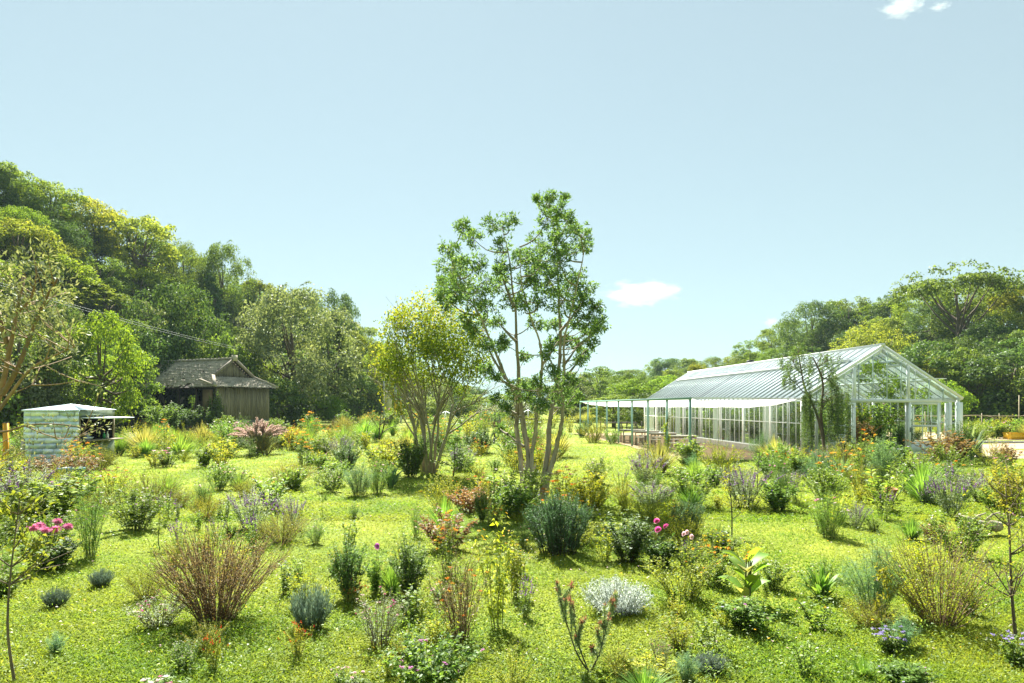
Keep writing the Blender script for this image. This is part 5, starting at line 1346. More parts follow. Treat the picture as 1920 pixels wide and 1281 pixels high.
# ------------------------------------------------------------------ meadow plants
LM.update({
 'herb':   leaf_mat('herb_leaf',   [(0.078, 0.147, 0.031), (0.147, 0.241, 0.041), (0.259, 0.362, 0.061)], 0.45, 0.08),
 'lime':   leaf_mat('lime_leaf',   [(0.150, 0.210, 0.021), (0.285, 0.330, 0.027), (0.450, 0.435, 0.039)], 0.48, 0.06),
 'deep':   leaf_mat('deep_leaf',   [(0.052, 0.109, 0.030), (0.092, 0.172, 0.041), (0.161, 0.247, 0.057)], 0.35, 0.10),
 'greyg':  leaf_mat('grey_green_leaf', [(0.103, 0.155, 0.078), (0.190, 0.259, 0.129), (0.328, 0.397, 0.207)], 0.38, 0.10, tint=(1.5, 1.4, 0.75)),
 'rosem':  leaf_mat('rosemary_leaf', [(0.057, 0.132, 0.057), (0.098, 0.196, 0.081), (0.161, 0.276, 0.115)], 0.3, 0.10, tint=(1.4, 1.4, 0.8)),
 'laven':  leaf_mat('lavender_leaf', [(0.081, 0.138, 0.109), (0.149, 0.218, 0.172), (0.276, 0.345, 0.276)], 0.3, 0.08, tint=(1.3, 1.35, 1.0)),
 'silver': leaf_mat('silver_leaf', [(0.26, 0.32, 0.28), (0.40, 0.46, 0.41), (0.60, 0.64, 0.58)], 0.3, 0.08, tint=(1.2, 1.2, 1.0)),
 'feather': leaf_mat('feathery_leaf', [(0.086, 0.172, 0.034), (0.155, 0.276, 0.052), (0.259, 0.397, 0.078)], 0.5, 0.05),
 'fennel': leaf_mat('fennel_leaf', [(0.086, 0.190, 0.095), (0.155, 0.293, 0.138), (0.259, 0.414, 0.190)], 0.45, 0.06),
 'brownl': leaf_mat('brown_leaf', [(0.17, 0.115, 0.06), (0.24, 0.18, 0.085), (0.29, 0.26, 0.11)], 0.45, 0.06, tint=(1.5, 1.2, 0.6)),
 'perilla': leaf_mat('red_brown_leaf', [(0.161, 0.098, 0.052), (0.253, 0.172, 0.075), (0.322, 0.276, 0.098)], 0.45, 0.08, tint=(1.5, 1.1, 0.6)),
 'orangel': leaf_mat('orange_leaf', [(0.36, 0.12, 0.015), (0.46, 0.22, 0.02), (0.34, 0.28, 0.03)], 0.48, 0.05, tint=(1.3, 1.2, 0.6)),
 'straw':  leaf_mat('straw_blade', [(0.20, 0.22, 0.06), (0.31, 0.31, 0.09), (0.42, 0.40, 0.15)], 0.45, 0.06),
 'canna':  leaf_mat('canna_leaf',  [(0.083, 0.195, 0.030), (0.150, 0.285, 0.036), (0.270, 0.375, 0.045)], 0.5, 0.10),
})
def petal(name, cols): return leaf_mat(name, cols, 0.5, 0.03, tint=(1.15, 1.05, 1.05), var=0.1)
PM = {
 'white': petal('white_petal', [(0.72, 0.72, 0.66), (0.85, 0.84, 0.78)]), 'pink': petal('pink_petal', [(0.62, 0.16, 0.32), (0.75, 0.36, 0.52)]), 'palepink': petal('pale_pink_petal', [(0.72, 0.46, 0.54), (0.82, 0.66, 0.68)]),
 'mauve': petal('mauve_petal', [(0.46, 0.12, 0.40), (0.66, 0.30, 0.58)]), 'magenta': petal('magenta_petal', [(0.58, 0.06, 0.28), (0.70, 0.16, 0.42)]), 'purple': petal('purple_floret', [(0.10, 0.03, 0.20), (0.22, 0.07, 0.36), (0.36, 0.16, 0.48)]),
 'lilac': petal('lilac_petal', [(0.32, 0.26, 0.62), (0.52, 0.46, 0.76)]), 'orange': petal('orange_petal', [(0.72, 0.20, 0.015), (0.80, 0.34, 0.03)]), 'gold': petal('gold_petal', [(0.74, 0.40, 0.02), (0.82, 0.56, 0.05)]),
 'red': petal('red_petal', [(0.55, 0.04, 0.02), (0.66, 0.12, 0.04)]), 'plume': petal('plume_hair', [(0.48, 0.35, 0.28), (0.64, 0.50, 0.41), (0.76, 0.66, 0.56)]), 'rust': petal('rust_head', [(0.26, 0.12, 0.07), (0.36, 0.19, 0.09)]),
}
def spike(fb, rng, pts, L, w, m=0, dens=90):
    """florets packed along the last stretch of a stem"""
    pts = np.asarray(pts); s = np.concatenate([[0], np.cumsum(np.linalg.norm(np.diff(pts, axis=0), axis=1))])
    n = int(L * dens) + 10; t = s[-1] - rng.random(n) * L
    p = np.stack([np.interp(t, s, pts[:, i]) for i in range(3)], -1)
    o = unit(n, rng); taper = 0.45 + 0.55 * (s[-1] - t) / L
    fb.leaves(p, o + np.array((0, 0, 0.5)), unit(n, rng), w * taper * rng.uniform(0.8, 1.3, n), w * 0.6 * taper, m=m)
def daisy(fb, rng, c, up, r, npet=8, m=0, mc=None, W=0.5):
    up = up / np.linalg.norm(up); a = np.cross(up, (0.3, 0.9, 0.1)); a /= np.linalg.norm(a); b = np.cross(up, a)
    th = np.arange(npet) * 2 * np.pi / npet + rng.uniform(0, 6)
    d = np.cos(th)[:, None] * a + np.sin(th)[:, None] * b + up * 0.12
    fb.leaves(np.tile(c, (npet, 1)), d, np.tile(up, (npet, 1)), r, r * W, 0.1, 0.1, m)
    if mc is not None: fb.leaves(np.tile(c + up * 0.004, (4, 1)), d[:4], np.tile(up, (4, 1)), r * 0.3, r * 0.3, 0.3, 0, mc)
def ball(fb, rng, c, up, r, m=0, layers=5):
    up = np.asarray(up, float); up = up / np.linalg.norm(up); a = np.cross(up, (0.3, 0.9, 0.1)); a /= np.linalg.norm(a); b = np.cross(up, a)
    for k in range(layers):
        e = -0.35 + 1.8 * k / layers; n = 14 - 2 * k if k < 4 else 6
        th = np.arange(n) * 2 * np.pi / n + k * 0.4
        d = (np.cos(th)[:, None] * a + np.sin(th)[:, None] * b) * math.cos(e) + up * math.sin(e)
        fb.leaves(np.tile(c, (n, 1)) + d * r * 0.15, d, np.tile(up, (n, 1)) + d * 0.2, r * (1.0 - 0.08 * k), r * 0.48, 0.35, -0.12, m)
def umbel(fb, rng, c, r, n=26, m=0, fl=0.018):
    q = unit(n, rng) * np.array((1, 1, 0.3)) * r * rng.uniform(0.2, 1, (n, 1))
    fb.leaves(c + q, unit(n, rng) * np.array((1, 1, 0.3)), np.tile((0, 0, 1.0), (n, 1)) + rng.normal(0, .2, (n, 3)), fl, fl * 0.8, 0.1, 0, m)

def herb(seed, h, spread, nst, leafL, leafW, nleaf, stem_r=0.004, lean=0.5, bend=0.15, branch=0, start=0.1, droop=0.15, tipbias=False, upl=0.4, flower=None, hvar=0.25, r0=0.25, stem_sides=3, cluster=1):
    """(stem MB, foliage MB, flower MB) of a many-stemmed plant; flower: function(fb, rng, pts)"""
    rng = np.random.default_rng(seed)
    sb, lb_, fb = MB(), MB(), MB()
    nst = int(nst * (1.35 if nst > 8 else 1.0)); nleaf = int(nleaf * 1.15)
    for k in range(nst):
        a = rng.uniform(0, 6.28); f = math.sqrt(rng.random())
        out = np.array((math.cos(a), math.sin(a), 0.0))
        p0 = out * spread * r0 * f
        hh = h * (1 - hvar * f) * rng.uniform(1 - hvar, 1.0)
        top = p0 + out * spread * f * (1 - r0) * rng.uniform(0.7, 1.1) + np.array((0, 0, hh))
        mid = (p0 + top) / 2 + out * spread * f * -bend + np.array((rng.normal(0, 0.03 * h), rng.normal(0, 0.03 * h), hh * 0.08))
        t = np.linspace(0, 1, 6)[:, None]
        pts = (1 - t) ** 2 * p0 + 2 * t * (1 - t) * mid + t ** 2 * top
        pts[1:-1] += rng.normal(0, 0.012 * h, (4, 3))
        lines = [(pts, stem_r)]
        for _ in range(branch):
            i = rng.integers(2, 5); d = (pts[i + 1] - pts[i]); d /= np.linalg.norm(d)
            d2 = d + rng.normal(0, 0.45, 3); d2[2] = abs(d2[2]) + 0.2; d2 /= np.linalg.norm(d2); L = hh * rng.uniform(0.2, 0.4)
            lines.append((np.stack([pts[i], pts[i] + d2 * L * 0.5, pts[i] + d2 * L + np.array((0, 0, 0.04 * h))]), stem_r * 0.6))
        for pl, r_ in lines:
            sb.tube(pl, np.linspace(r_, r_ * 0.45, len(pl)), stem_sides, cap=False)
            n = nleaf if len(pl) == 6 else max(nleaf // 3, 2)
            if n:
                u = start + (1 - start) * (rng.random(n) ** (0.6 if tipbias else 1.0)); u *= len(pl) - 1
                p = np.stack([np.interp(u, np.arange(len(pl)), pl[:, i]) for i in range(3)], -1)
                az = rng.uniform(0, 6.28, n); d = np.stack([np.cos(az), np.sin(az), np.full(n, upl) + rng.normal(0, 0.25, n)], -1)
                s = rng.uniform(0.6, 1.2, n) * (1.1 - 0.45 * u / (len(pl) - 1))
                nr = np.tile((0, 0, 1.0), (n, 1)) + rng.normal(0, 0.35, (n, 3))
                lb_.leaves(p, d, nr, leafL * s, leafW * s, 0.18, droop)
            if flower is not None: flower(fb, rng, pl)
    return sb, lb_, fb

PROTO = {}   # kind -> list of (children objects, height, radius)
HOLD = bpy.data.collections.new("prototypes")      # never linked to the scene: source meshes only
def make_proto(kind, parts):
    """parts: list of (name, MB, material(s), stuff?)"""
    ch = []; zmax = 0.1; rad = 0.05
    for nm, mb_, mats, stuff in parts:
        if mb_.n == 0: continue
        me = mb_.mesh(nm)
        for mt in (mats if isinstance(mats, list) else [mats]): me.materials.append(mt)
        v = np.concatenate(mb_.v); zmax = max(zmax, np.percentile(v[:, 2], 99.3)); rad = max(rad, np.percentile(np.hypot(v[:, 0], v[:, 1]), 93))
        ch.append((nm, me, stuff))
    PROTO.setdefault(kind, []).append((ch, float(zmax), float(rad)))

def std(kind, seeds, stem, leaf, flower_mats=None, fname='flower_head', **kw):
    for s in seeds:
        sb, lb_, fb = herb(s, **kw)
        make_proto(kind, [('stem', sb, stem, False), ('foliage', lb_, leaf, False), (fname, fb, flower_mats or [PM['white']], True)])

def fl_daisy(r, prob, mc=True, m=0, npet=8):
    def f(fb, rng, pl):
        if rng.random() < prob: daisy(fb, rng, pl[-1], np.array((rng.normal(0, .4), rng.normal(0, .4) - 0.3, 1.0)), r * rng.uniform(0.8, 1.1), npet, rng.integers(0, m + 1), None)
    return f
def fl_spike(L, w, prob):
    def f(fb, rng, pl):
        if len(pl) == 6 and rng.random() < prob: spike(fb, rng, pl, L * rng.uniform(0.7, 1.2), w)
    return f
def fl_umbel(r, prob, n=26, m=0, fl=0.02):
    def f(fb, rng, pl):
        if rng.random() < prob: umbel(fb, rng, pl[-1], r * rng.uniform(0.7, 1.2), n, rng.integers(0, m + 1), fl)
    return f

std('aster', (1, 2, 3), STEM, LM['herb'], [PM['white'], PM['palepink']], h=0.6, spread=0.42, nst=24, leafL=0.055, leafW=0.02, nleaf=34, branch=2, flower=fl_daisy(0.016, 0.35, m=1))
std('leafy', (4, 5, 6), STEM, LM['herb'], [PM['lilac'], PM['mauve']], h=0.55, spread=0.4, nst=26, leafL=0.07, leafW=0.034, nleaf=30, branch=1, flower=fl_daisy(0.018, 0.14, m=1))
std('cosmos', (7, 8, 9), STEM, LM['feather'], [PM['white'], PM['pink'], PM['palepink']], h=1.1, spread=0.34, nst=20, leafL=0.10, leafW=0.006, nleaf=64, branch=2, hvar=0.45, flower=fl_daisy(0.03, 0.14, m=2), droop=0.3)
std('salvia', (10, 11, 12), STEM, LM['greyg'], [PM['purple']], 'flower_spike', h=0.95, spread=0.62, nst=34, leafL=0.075, leafW=0.017, nleaf=34, branch=1, bend=0.1, flower=fl_spike(0.24, 0.03, 0.75), droop=0.3, hvar=0.3)
std('twiggy', (13, 14), STEM_BROWN, LM['brownl'], None, h=0.9, spread=0.62, nst=120, leafL=0.022, leafW=0.006, nleaf=34, branch=3, bend=0.08, stem_r=0.0036, hvar=0.35, r0=0.2)
std('brush', (15, 16), STEM_BROWN, LM['lime'], [PM['palepink']], h=0.9, spread=0.72, nst=74, leafL=0.03, leafW=0.010, nleaf=30, branch=3, bend=0.06, stem_r=0.004, hvar=0.4, r0=0.18, flower=fl_daisy(0.010, 0.10, npet=5))
std('wispy', (17, 18), STEM, LM['lime'], [PM['orange']], h=0.8, spread=0.5, nst=40, leafL=0.035, leafW=0.012, nleaf=34, branch=2, hvar=0.45, flower=fl_daisy(0.016, 0.03, npet=5))
std('rosemary', (19, 20), STEM_DARK, LM['rosem'], None, h=0.75, spread=0.46, nst=95, leafL=0.036, leafW=0.009, nleaf=80, branch=2, bend=0.05, upl=0.7, hvar=0.3, r0=0.5)
std('lavender', (21, 22), STEM, LM['laven'], None, h=0.42, spread=0.32, nst=130, leafL=0.075, leafW=0.007, nleaf=26, bend=-0.1, upl=1.2, hvar=0.38, r0=0.35, start=0.2)
std('silver', (23, 24), STEM, LM['silver'], None, h=0.34, spread=0.5, nst=110, leafL=0.07, leafW=0.010, nleaf=32, bend=-0.18, upl=0.3, hvar=0.35, r0=0.3, droop=0.5)
std('limemound', (25, 26), STEM, LM['lime'], [PM['gold']], h=0.42, spread=0.52, nst=60, leafL=0.055, leafW=0.026, nleaf=26, branch=1, bend=-0.1, flower=fl_daisy(0.012, 0.15, npet=5))
std('yarrow', (27, 28, 29), STEM, LM['herb'], [PM['gold'], PM['orange']], h=0.9, spread=0.36, nst=13, leafL=0.07, leafW=0.016, nleaf=20, branch=3, flower=fl_umbel(0.045, 0.28, 26, 1), hvar=0.35)
std('rustyarrow', (30, 31), STEM, LM['lime'], [PM['rust'], PM['orange']], h=0.6, spread=0.4, nst=18, leafL=0.06, leafW=0.014, nleaf=22, branch=2, flower=fl_umbel(0.045, 0.3, 30, 1), hvar=0.35)
std('darkshrub', (32, 33, 34), STEM_DARK, LM['deep'], None, h=0.8, spread=0.42, nst=34, leafL=0.055, leafW=0.024, nleaf=40, branch=2, hvar=0.35)
std('spire', (35, 36), STEM, LM['herb'], [PM['purple']], 'flower_spike', h=0.7, spread=0.22, nst=9, leafL=0.06, leafW=0.02, nleaf=26, flower=fl_spike(0.16, 0.024, 0.75))
std('phlox', (37, 38, 39), STEM, LM['herb'], [PM['white'], PM['palepink'], PM['pink']], h=0.34, spread=0.28, nst=20, leafL=0.06, leafW=0.022, nleaf=18, flower=fl_umbel(0.030, 0.4, 18, 2, 0.02))
std('fennel', (40, 41), STEM, LM['fennel'], None, h=1.0, spread=0.42, nst=30, leafL=0.09, leafW=0.005, nleaf=120, branch=2, hvar=0.4, droop=0.2)
std('perilla', (42, 43), STEM_BROWN, LM['perilla'], [PM['rust']], h=0.5, spread=0.42, nst=26, leafL=0.06, leafW=0.032, nleaf=26, branch=1)
std('orangebush', (44, 45), STEM_BROWN, LM['orangel'], None, h=0.7, spread=0.45, nst=30, leafL=0.06, leafW=0.025, nleaf=30, branch=2)
std('goldbush', (144, 145), STEM_BROWN, LM['golden'], [PM['gold']], h=0.7, spread=0.45, nst=26, leafL=0.06, leafW=0.025, nleaf=26, branch=2)
std('weed', (46, 47, 48), STEM, LM['herb'], [PM['white'], PM['gold']], h=0.34, spread=0.2, nst=8, leafL=0.06, leafW=0.024, nleaf=16, branch=1, flower=fl_daisy(0.014, 0.2, m=1))
std('limeweed', (49, 50), STEM, LM['lime'], [PM['gold']], h=0.45, spread=0.28, nst=14, leafL=0.06, leafW=0.018, nleaf=22, branch=1, flower=fl_daisy(0.012, 0.15))
std('tallweed', (51, 52), STEM, LM['lime'], [PM['gold']], h=1.2, spread=0.4, nst=11, leafL=0.11, leafW=0.045, nleaf=22, branch=1, droop=0.4, upl=0.1, flower=fl_daisy(0.03, 0.2), stem_r=0.005)
std('brownstem', (53, 54), STEM_BROWN, LM['brownl'], [PM['gold'], PM['orange']], h=1.1, spread=0.4, nst=44, leafL=0.05, leafW=0.008, nleaf=20, branch=2, flower=fl_umbel(0.03, 0.10, 18, 1), hvar=0.4)
std('redsage', (55, 56), STEM, LM['lime'], [PM['red']], 'flower_spike', h=0.5, spread=0.34, nst=18, leafL=0.04, leafW=0.012, nleaf=26, branch=2, flower=lambda fb, rng, pl: spike(fb, rng, pl, 0.035, 0.022) if rng.random() < 0.3 else None)
std('ageratum', (57, 58), STEM, LM['herb'], [PM['lilac'], PM['lilac'], PM['white']], h=0.34, spread=0.3, nst=22, leafL=0.065, leafW=0.045, nleaf=16, flower=fl_umbel(0.035, 0.55, 26, 1, 0.018))
std('marigold', (59, 60), STEM, LM['herb'], [PM['orange'], PM['gold']], h=0.38, spread=0.28, nst=20, leafL=0.05, leafW=0.014, nleaf=24, branch=1, flower=fl_umbel(0.024, 0.25, 14, 1, 0.02))
std('purpledot', (61, 62), STEM, LM['herb'], [PM['mauve']], h=0.6, spread=0.55, nst=40, leafL=0.065, leafW=0.042, nleaf=26, branch=1, flower=fl_umbel(0.022, 0.16, 14, 0, 0.018))
std('bronze', (63,), STEM_BROWN, LM['perilla'], [PM['rust']], h=0.6, spread=0.6, nst=50, leafL=0.10, leafW=0.03, nleaf=22, bend=-0.2, droop=0.5, flower=fl_umbel(0.03, 0.2, 18, 0))
std('lucky', (64,), STEM_BROWN, LM['greyg'], None, h=0.8, spread=0.4, nst=7, leafL=0.05, leafW=0.012, nleaf=80, branch=3, upl=1.0, stem_r=0.008, hvar=0.3)
std('pinkdot', (65, 66), STEM_BROWN, LM['greyg'], [PM['palepink'], PM['magenta']], h=0.7, spread=0.36, nst=30, leafL=0.04, leafW=0.010, nleaf=26, branch=2, flower=fl_umbel(0.016, 0.25, 10, 1, 0.014))

def blades(seed, h, spread, n, w, mat, kind, plume=None, stemmat=None):
    rng = np.random.default_rng(seed); gb, fb, sb = MB(), MB(), MB()
    for k in range(n):
        a = rng.uniform(0, 6.28); o = np.array((math.cos(a), math.sin(a), 0)); f = rng.random() ** 0.7; L = h * rng.uniform(0.6, 1.1)
        t = np.linspace(0, 1, 6); r_ = spread * f * (0.12 + 0.95 * t ** 1.15); z = L * (t - 0.42 * f * t ** 2.6)
        p = o * r_[:, None] + np.stack([0 * t, 0 * t, z], -1); s = np.array((-o[1], o[0], 0)) * w
        ww = np.array((0.7, 1, 0.9, 0.7, 0.4, 0.06))[:, None] * s / 2
        v = np.concatenate([p - ww, p + ww]); gb.add(v, [(i, i + 1, i + 7, i + 6) for i in range(5)])
    if plume:
        for k in range(plume):
            a = rng.uniform(0, 6.28); o = np.array((math.cos(a), math.sin(a), 0)); f = rng.random(); t = np.linspace(0, 1, 9)
            L = h * rng.uniform(1.05, 1.35); p = o * (spread * (0.1 + 1.0 * f) * t ** 1.2)[:, None] + np.stack([0 * t, 0 * t, L * (t - (0.1 + 0.3 * f) * t ** 3)], -1)
            sb.tube(p, 0.004, 3, cap=False); spike(fb, rng, p, L * 0.34, 0.055, dens=520)
    make_proto(kind, [('blade', gb, mat, False), ('stem', sb, stemmat or STEM, False), ('plume', fb, [PM['plume']], True)])
blades(70, 0.55, 0.5, 420, 0.012, LM['straw'], 'strawgrass'); blades(71, 0.55, 0.5, 420, 0.012, LM['straw'], 'strawgrass')
blades(72, 0.6, 0.42, 360, 0.011, LM['feather'], 'greengrass'); blades(73, 0.55, 0.4, 380, 0.009, LM['feather'], 'greengrass')
blades(74, 0.8, 0.75, 700, 0.010, LM['greyg'], 'fountain', 90, STEM_BROWN)
blades(75, 0.7, 0.28, 60, 0.04, LM['rosem'], 'iris'); blades(76, 0.6, 0.45, 42, 0.055, LM['greyg'], 'straple'); blades(77, 0.45, 0.3, 46, 0.06, LM['herb'], 'rosette')

# dahlias: leaves and separate big flower heads
def dahlia(seed, kind, heads, mat, r=0.055, leafmat=None, h=0.7):
    rng = np.random.default_rng(seed)
    sb, lb_, fb = herb(seed, h=h * 0.8, spread=0.36, nst=22, leafL=0.11, leafW=0.055, nleaf=18, branch=1, stem_r=0.006)
    parts = [('stem', sb, STEM, False), ('foliage', lb_, leafmat or LM['deep'], False)]
    for k in range(heads):
        a = k / max(heads, 1) * 6.28 + rng.uniform(-.4, .4); ro = rng.uniform(0.05, 0.26) if heads > 1 else 0.02
        top = np.array((math.cos(a) * ro, math.sin(a) * ro, h * rng.uniform(0.9, 1.08)))
        b = MB(); b.tube(resample([np.array((0, 0, h * 0.35)), top * np.array((0.6, 0.6, 0.8)), top], 6), 0.005, 4); ball(b, rng, top, np.array((rng.normal(0, .3), -0.8, 0.7)), r * rng.uniform(0.85, 1.1), 1)
        parts.append(('flower', b, [STEM, mat], False))
    make_proto(kind, parts)
dahlia(80, 'dahliapink', 6, PM['pink'], 0.065); dahlia(81, 'dahliamauve', 1, PM['mauve'], 0.075, LM['feather'], 0.95); dahlia(82, 'dahliamagenta', 3, PM['magenta'], 0.06); dahlia(83, 'dahliapale', 3, PM['palepink'], 0.055, LM['herb'], 0.6); dahlia(84, 'dahliared', 2, PM['red'], 0.05, LM['deep'], 0.6)

# canna with single big leaves
def canna(seed):
    rng = np.random.default_rng(seed); parts = []; sb = MB()
    for k in range(12):
        a = k * 2.4; o = np.array((math.cos(a), math.sin(a), 0)); h0 = 0.10 + 0.045 * k; L = rng.uniform(0.34, 0.5); w = L * 0.46
        up = rng.uniform(0.5, 1.3); t = np.linspace(0, 1, 8); rr = 0.03 + L * t * math.cos(math.atan(up)); z = h0 + L * (t * math.sin(math.atan(up)) - 0.22 * t ** 2.5)
        ctr = o * rr[:, None] + np.stack([0 * t, 0 * t, z], -1); s = np.array((-o[1], o[0], 0.0))
        ww = (np.sin(np.pi * np.clip(t * 0.94 + 0.05, 0, 1)) ** 0.75 * w / 2 + 0.004)[:, None]
        lift = np.stack([0 * t, 0 * t, 0.05 * np.sin(np.pi * t)], -1)
        v = np.concatenate([ctr - s * ww + lift, ctr, ctr + s * ww + lift])
        b = MB(); b.add(v, [(i, i + 1, i + 9, i + 8) for i in range(7)] + [(i + 8, i + 9, i + 17, i + 16) for i in range(7)])
        parts.append(('leaf', b, LM['canna'] if k % 4 else LM['straw'], False))
    for k in range(4): sb.tube([(0.05 * math.cos(k * 1.6), 0.05 * math.sin(k * 1.6), -0.02), (0.04 * math.cos(k * 1.6), 0.05 * math.sin(k), 0.35), (0.02, 0.03 * k, 0.62 + 0.08 * (k == 1))], [0.02, 0.015, 0.008], 6)
    fb = MB()
    for k in range(3): daisy(fb, rng, np.array((0.02, 0.03 * k, 0.64 + 0.05 * k)), np.array((rng.normal(0, .4), -0.4, 0.8)), 0.05, 5, 0)
    parts += [('stem', sb, STEM, False), ('flower_head', fb, [PM['orange']], True)]
    make_proto('canna', parts)
canna(90)

# saplings and open twiggy little trees
def sapling(seed, kind, h, nl, leafmat, leafL, stemmat, lean=0.1, nb=9, bow=0.0, r=0.012, low=0.3):
    rng = np.random.default_rng(seed); sb, lb_ = MB(), MB()
    main = resample([np.array((0, 0, -0.02)), np.array((bow, 0.02, h * 0.3)), np.array((bow * 0.6 - lean * 0.3, 0.0, h * 0.6)), np.array((-lean, 0, h))], 12)
    sb.tube(main, np.linspace(r, r * 0.25, 12), 6); ends = [main[-1], main[-2], main[-3]]
    for k in range(nb):
        i = rng.integers(max(1, int(low * 12)), 11); a = rng.uniform(0, 6.28); L = h * rng.uniform(0.18, 0.36) * (1.25 - i / 14)
        e = main[i] + np.array((math.cos(a) * L * 0.75, math.sin(a) * L * 0.75, L * rng.uniform(0.35, 0.9))); pl = resample([main[i], (main[i] + e) / 2 + np.array((0, 0, -0.03)), e], 6)
        sb.tube(pl, np.linspace(r * 0.45, r * 0.15, 6), 4)
        ends += list(pl[2:])
        for j in range(2):
            q = pl[rng.integers(2, 6)]; e2 = q + rng.normal(0, 0.1 * h, 3) + np.array((0, 0, 0.06 * h)); sb.tube([q, (q + e2) / 2, e2], np.linspace(r * 0.2, r * 0.1, 3), 3); ends += [e2, (q + e2) / 2]
    ends = np.array(ends)
    p = ends[rng.integers(0, len(ends), nl)] + rng.normal(0, 0.018, (nl, 3))
    lb_.leaves(p, unit(nl, rng) + np.array((0, 0, -0.1)), unit(nl, rng) + np.array((0, 0, 0.7)), leafL * rng.uniform(0.6, 1.2, nl), leafL * 0.45 * rng.uniform(0.8, 1.2, nl))
    make_proto(kind, [('trunk', sb, stemmat, False), ('foliage', lb_, leafmat, False)])
sapling(100, 'sapyellow', 1.8, 420, LM['yellow'], 0.07, BARK, 0.06, 15, 0.12, 0.017, 0.4)
sapling(101, 'saprose', 1.2, 210, LM['lime'], 0.045, STEM_DARK, 0.05, 9)
sapling(102, 'saprose', 1.1, 180, LM['herb'], 0.05, STEM_DARK, -0.05, 8)
sapling(103, 'saporange', 1.9, 170, LM['golden'], 0.06, BARK, 0.12, 18, -0.05, 0.024, 0.25)
sapling(104, 'seedling', 0.6, 60, LM['lime'], 0.06, STEM, 0.02, 4, 0, 0.006)
sapling(105, 'seedling', 0.6, 70, LM['herb'], 0.05, STEM, -0.02, 5, 0, 0.006)
sapling(106, 'goldspike', 0.9, 170, LM['golden'], 0.075, STEM, 0.05, 5, 0, 0.008, 0.1)
sapling(107, 'sapgreen', 1.4, 520, LM['herb'], 0.06, STEM_DARK, 0.05, 14, 0, 0.014, 0.15)
for s in (108, 109):
    rng = np.random.default_rng(s); sb, lb_, tb_ = MB(), MB(), MB()
    for k in range(4):
        a = k * 1.6 + rng.uniform(-.4, .4); pl = resample([np.array((0, 0, 0)), np.array((math.cos(a) * 0.2, math.sin(a) * 0.14, 0.2)), np.array((math.cos(a) * rng.uniform(0.25, 0.5), math.sin(a) * 0.3, rng.uniform(0.55, 0.9)))], 10)
        sb.tube(pl, np.linspace(0.011, 0.004, 10), 5); lines = [pl]
        for j in range(5):
            i = rng.integers(3, 9); e = pl[i] + rng.normal(0, 0.09, 3) + np.array((0, 0, rng.uniform(0.12, 0.26))); ln = resample([pl[i], (pl[i] + e) / 2 + rng.normal(0, 0.02, 3), e], 8); sb.tube(ln, np.linspace(0.005, 0.003, 8), 4); lines.append(ln)
        for ln in lines:
            n = 190; m_ = len(ln) - 1; u = m_ * rng.uniform(0.25, 1.0, n); p = np.stack([np.interp(u, np.arange(m_ + 1), ln[:, i]) for i in range(3)], -1); d = unit(n, rng) + (ln[-1] - ln[2]) / np.linalg.norm(ln[-1] - ln[2]) * 0.7
            red = u > m_ * rng.uniform(0.82, 0.97)
            for mm, sel in ((lb_, ~red), (tb_, red)):
                if sel.sum(): mm.leaves(p[sel], d[sel], unit(int(sel.sum()), rng), 0.055 * rng.uniform(0.7, 1.2, sel.sum()), 0.010)
    make_proto('redtip', [('stem', sb, STEM_DARK, False), ('foliage', lb_, LM['greyg'], False), ('tip', tb_, [PM['rust']], True)])

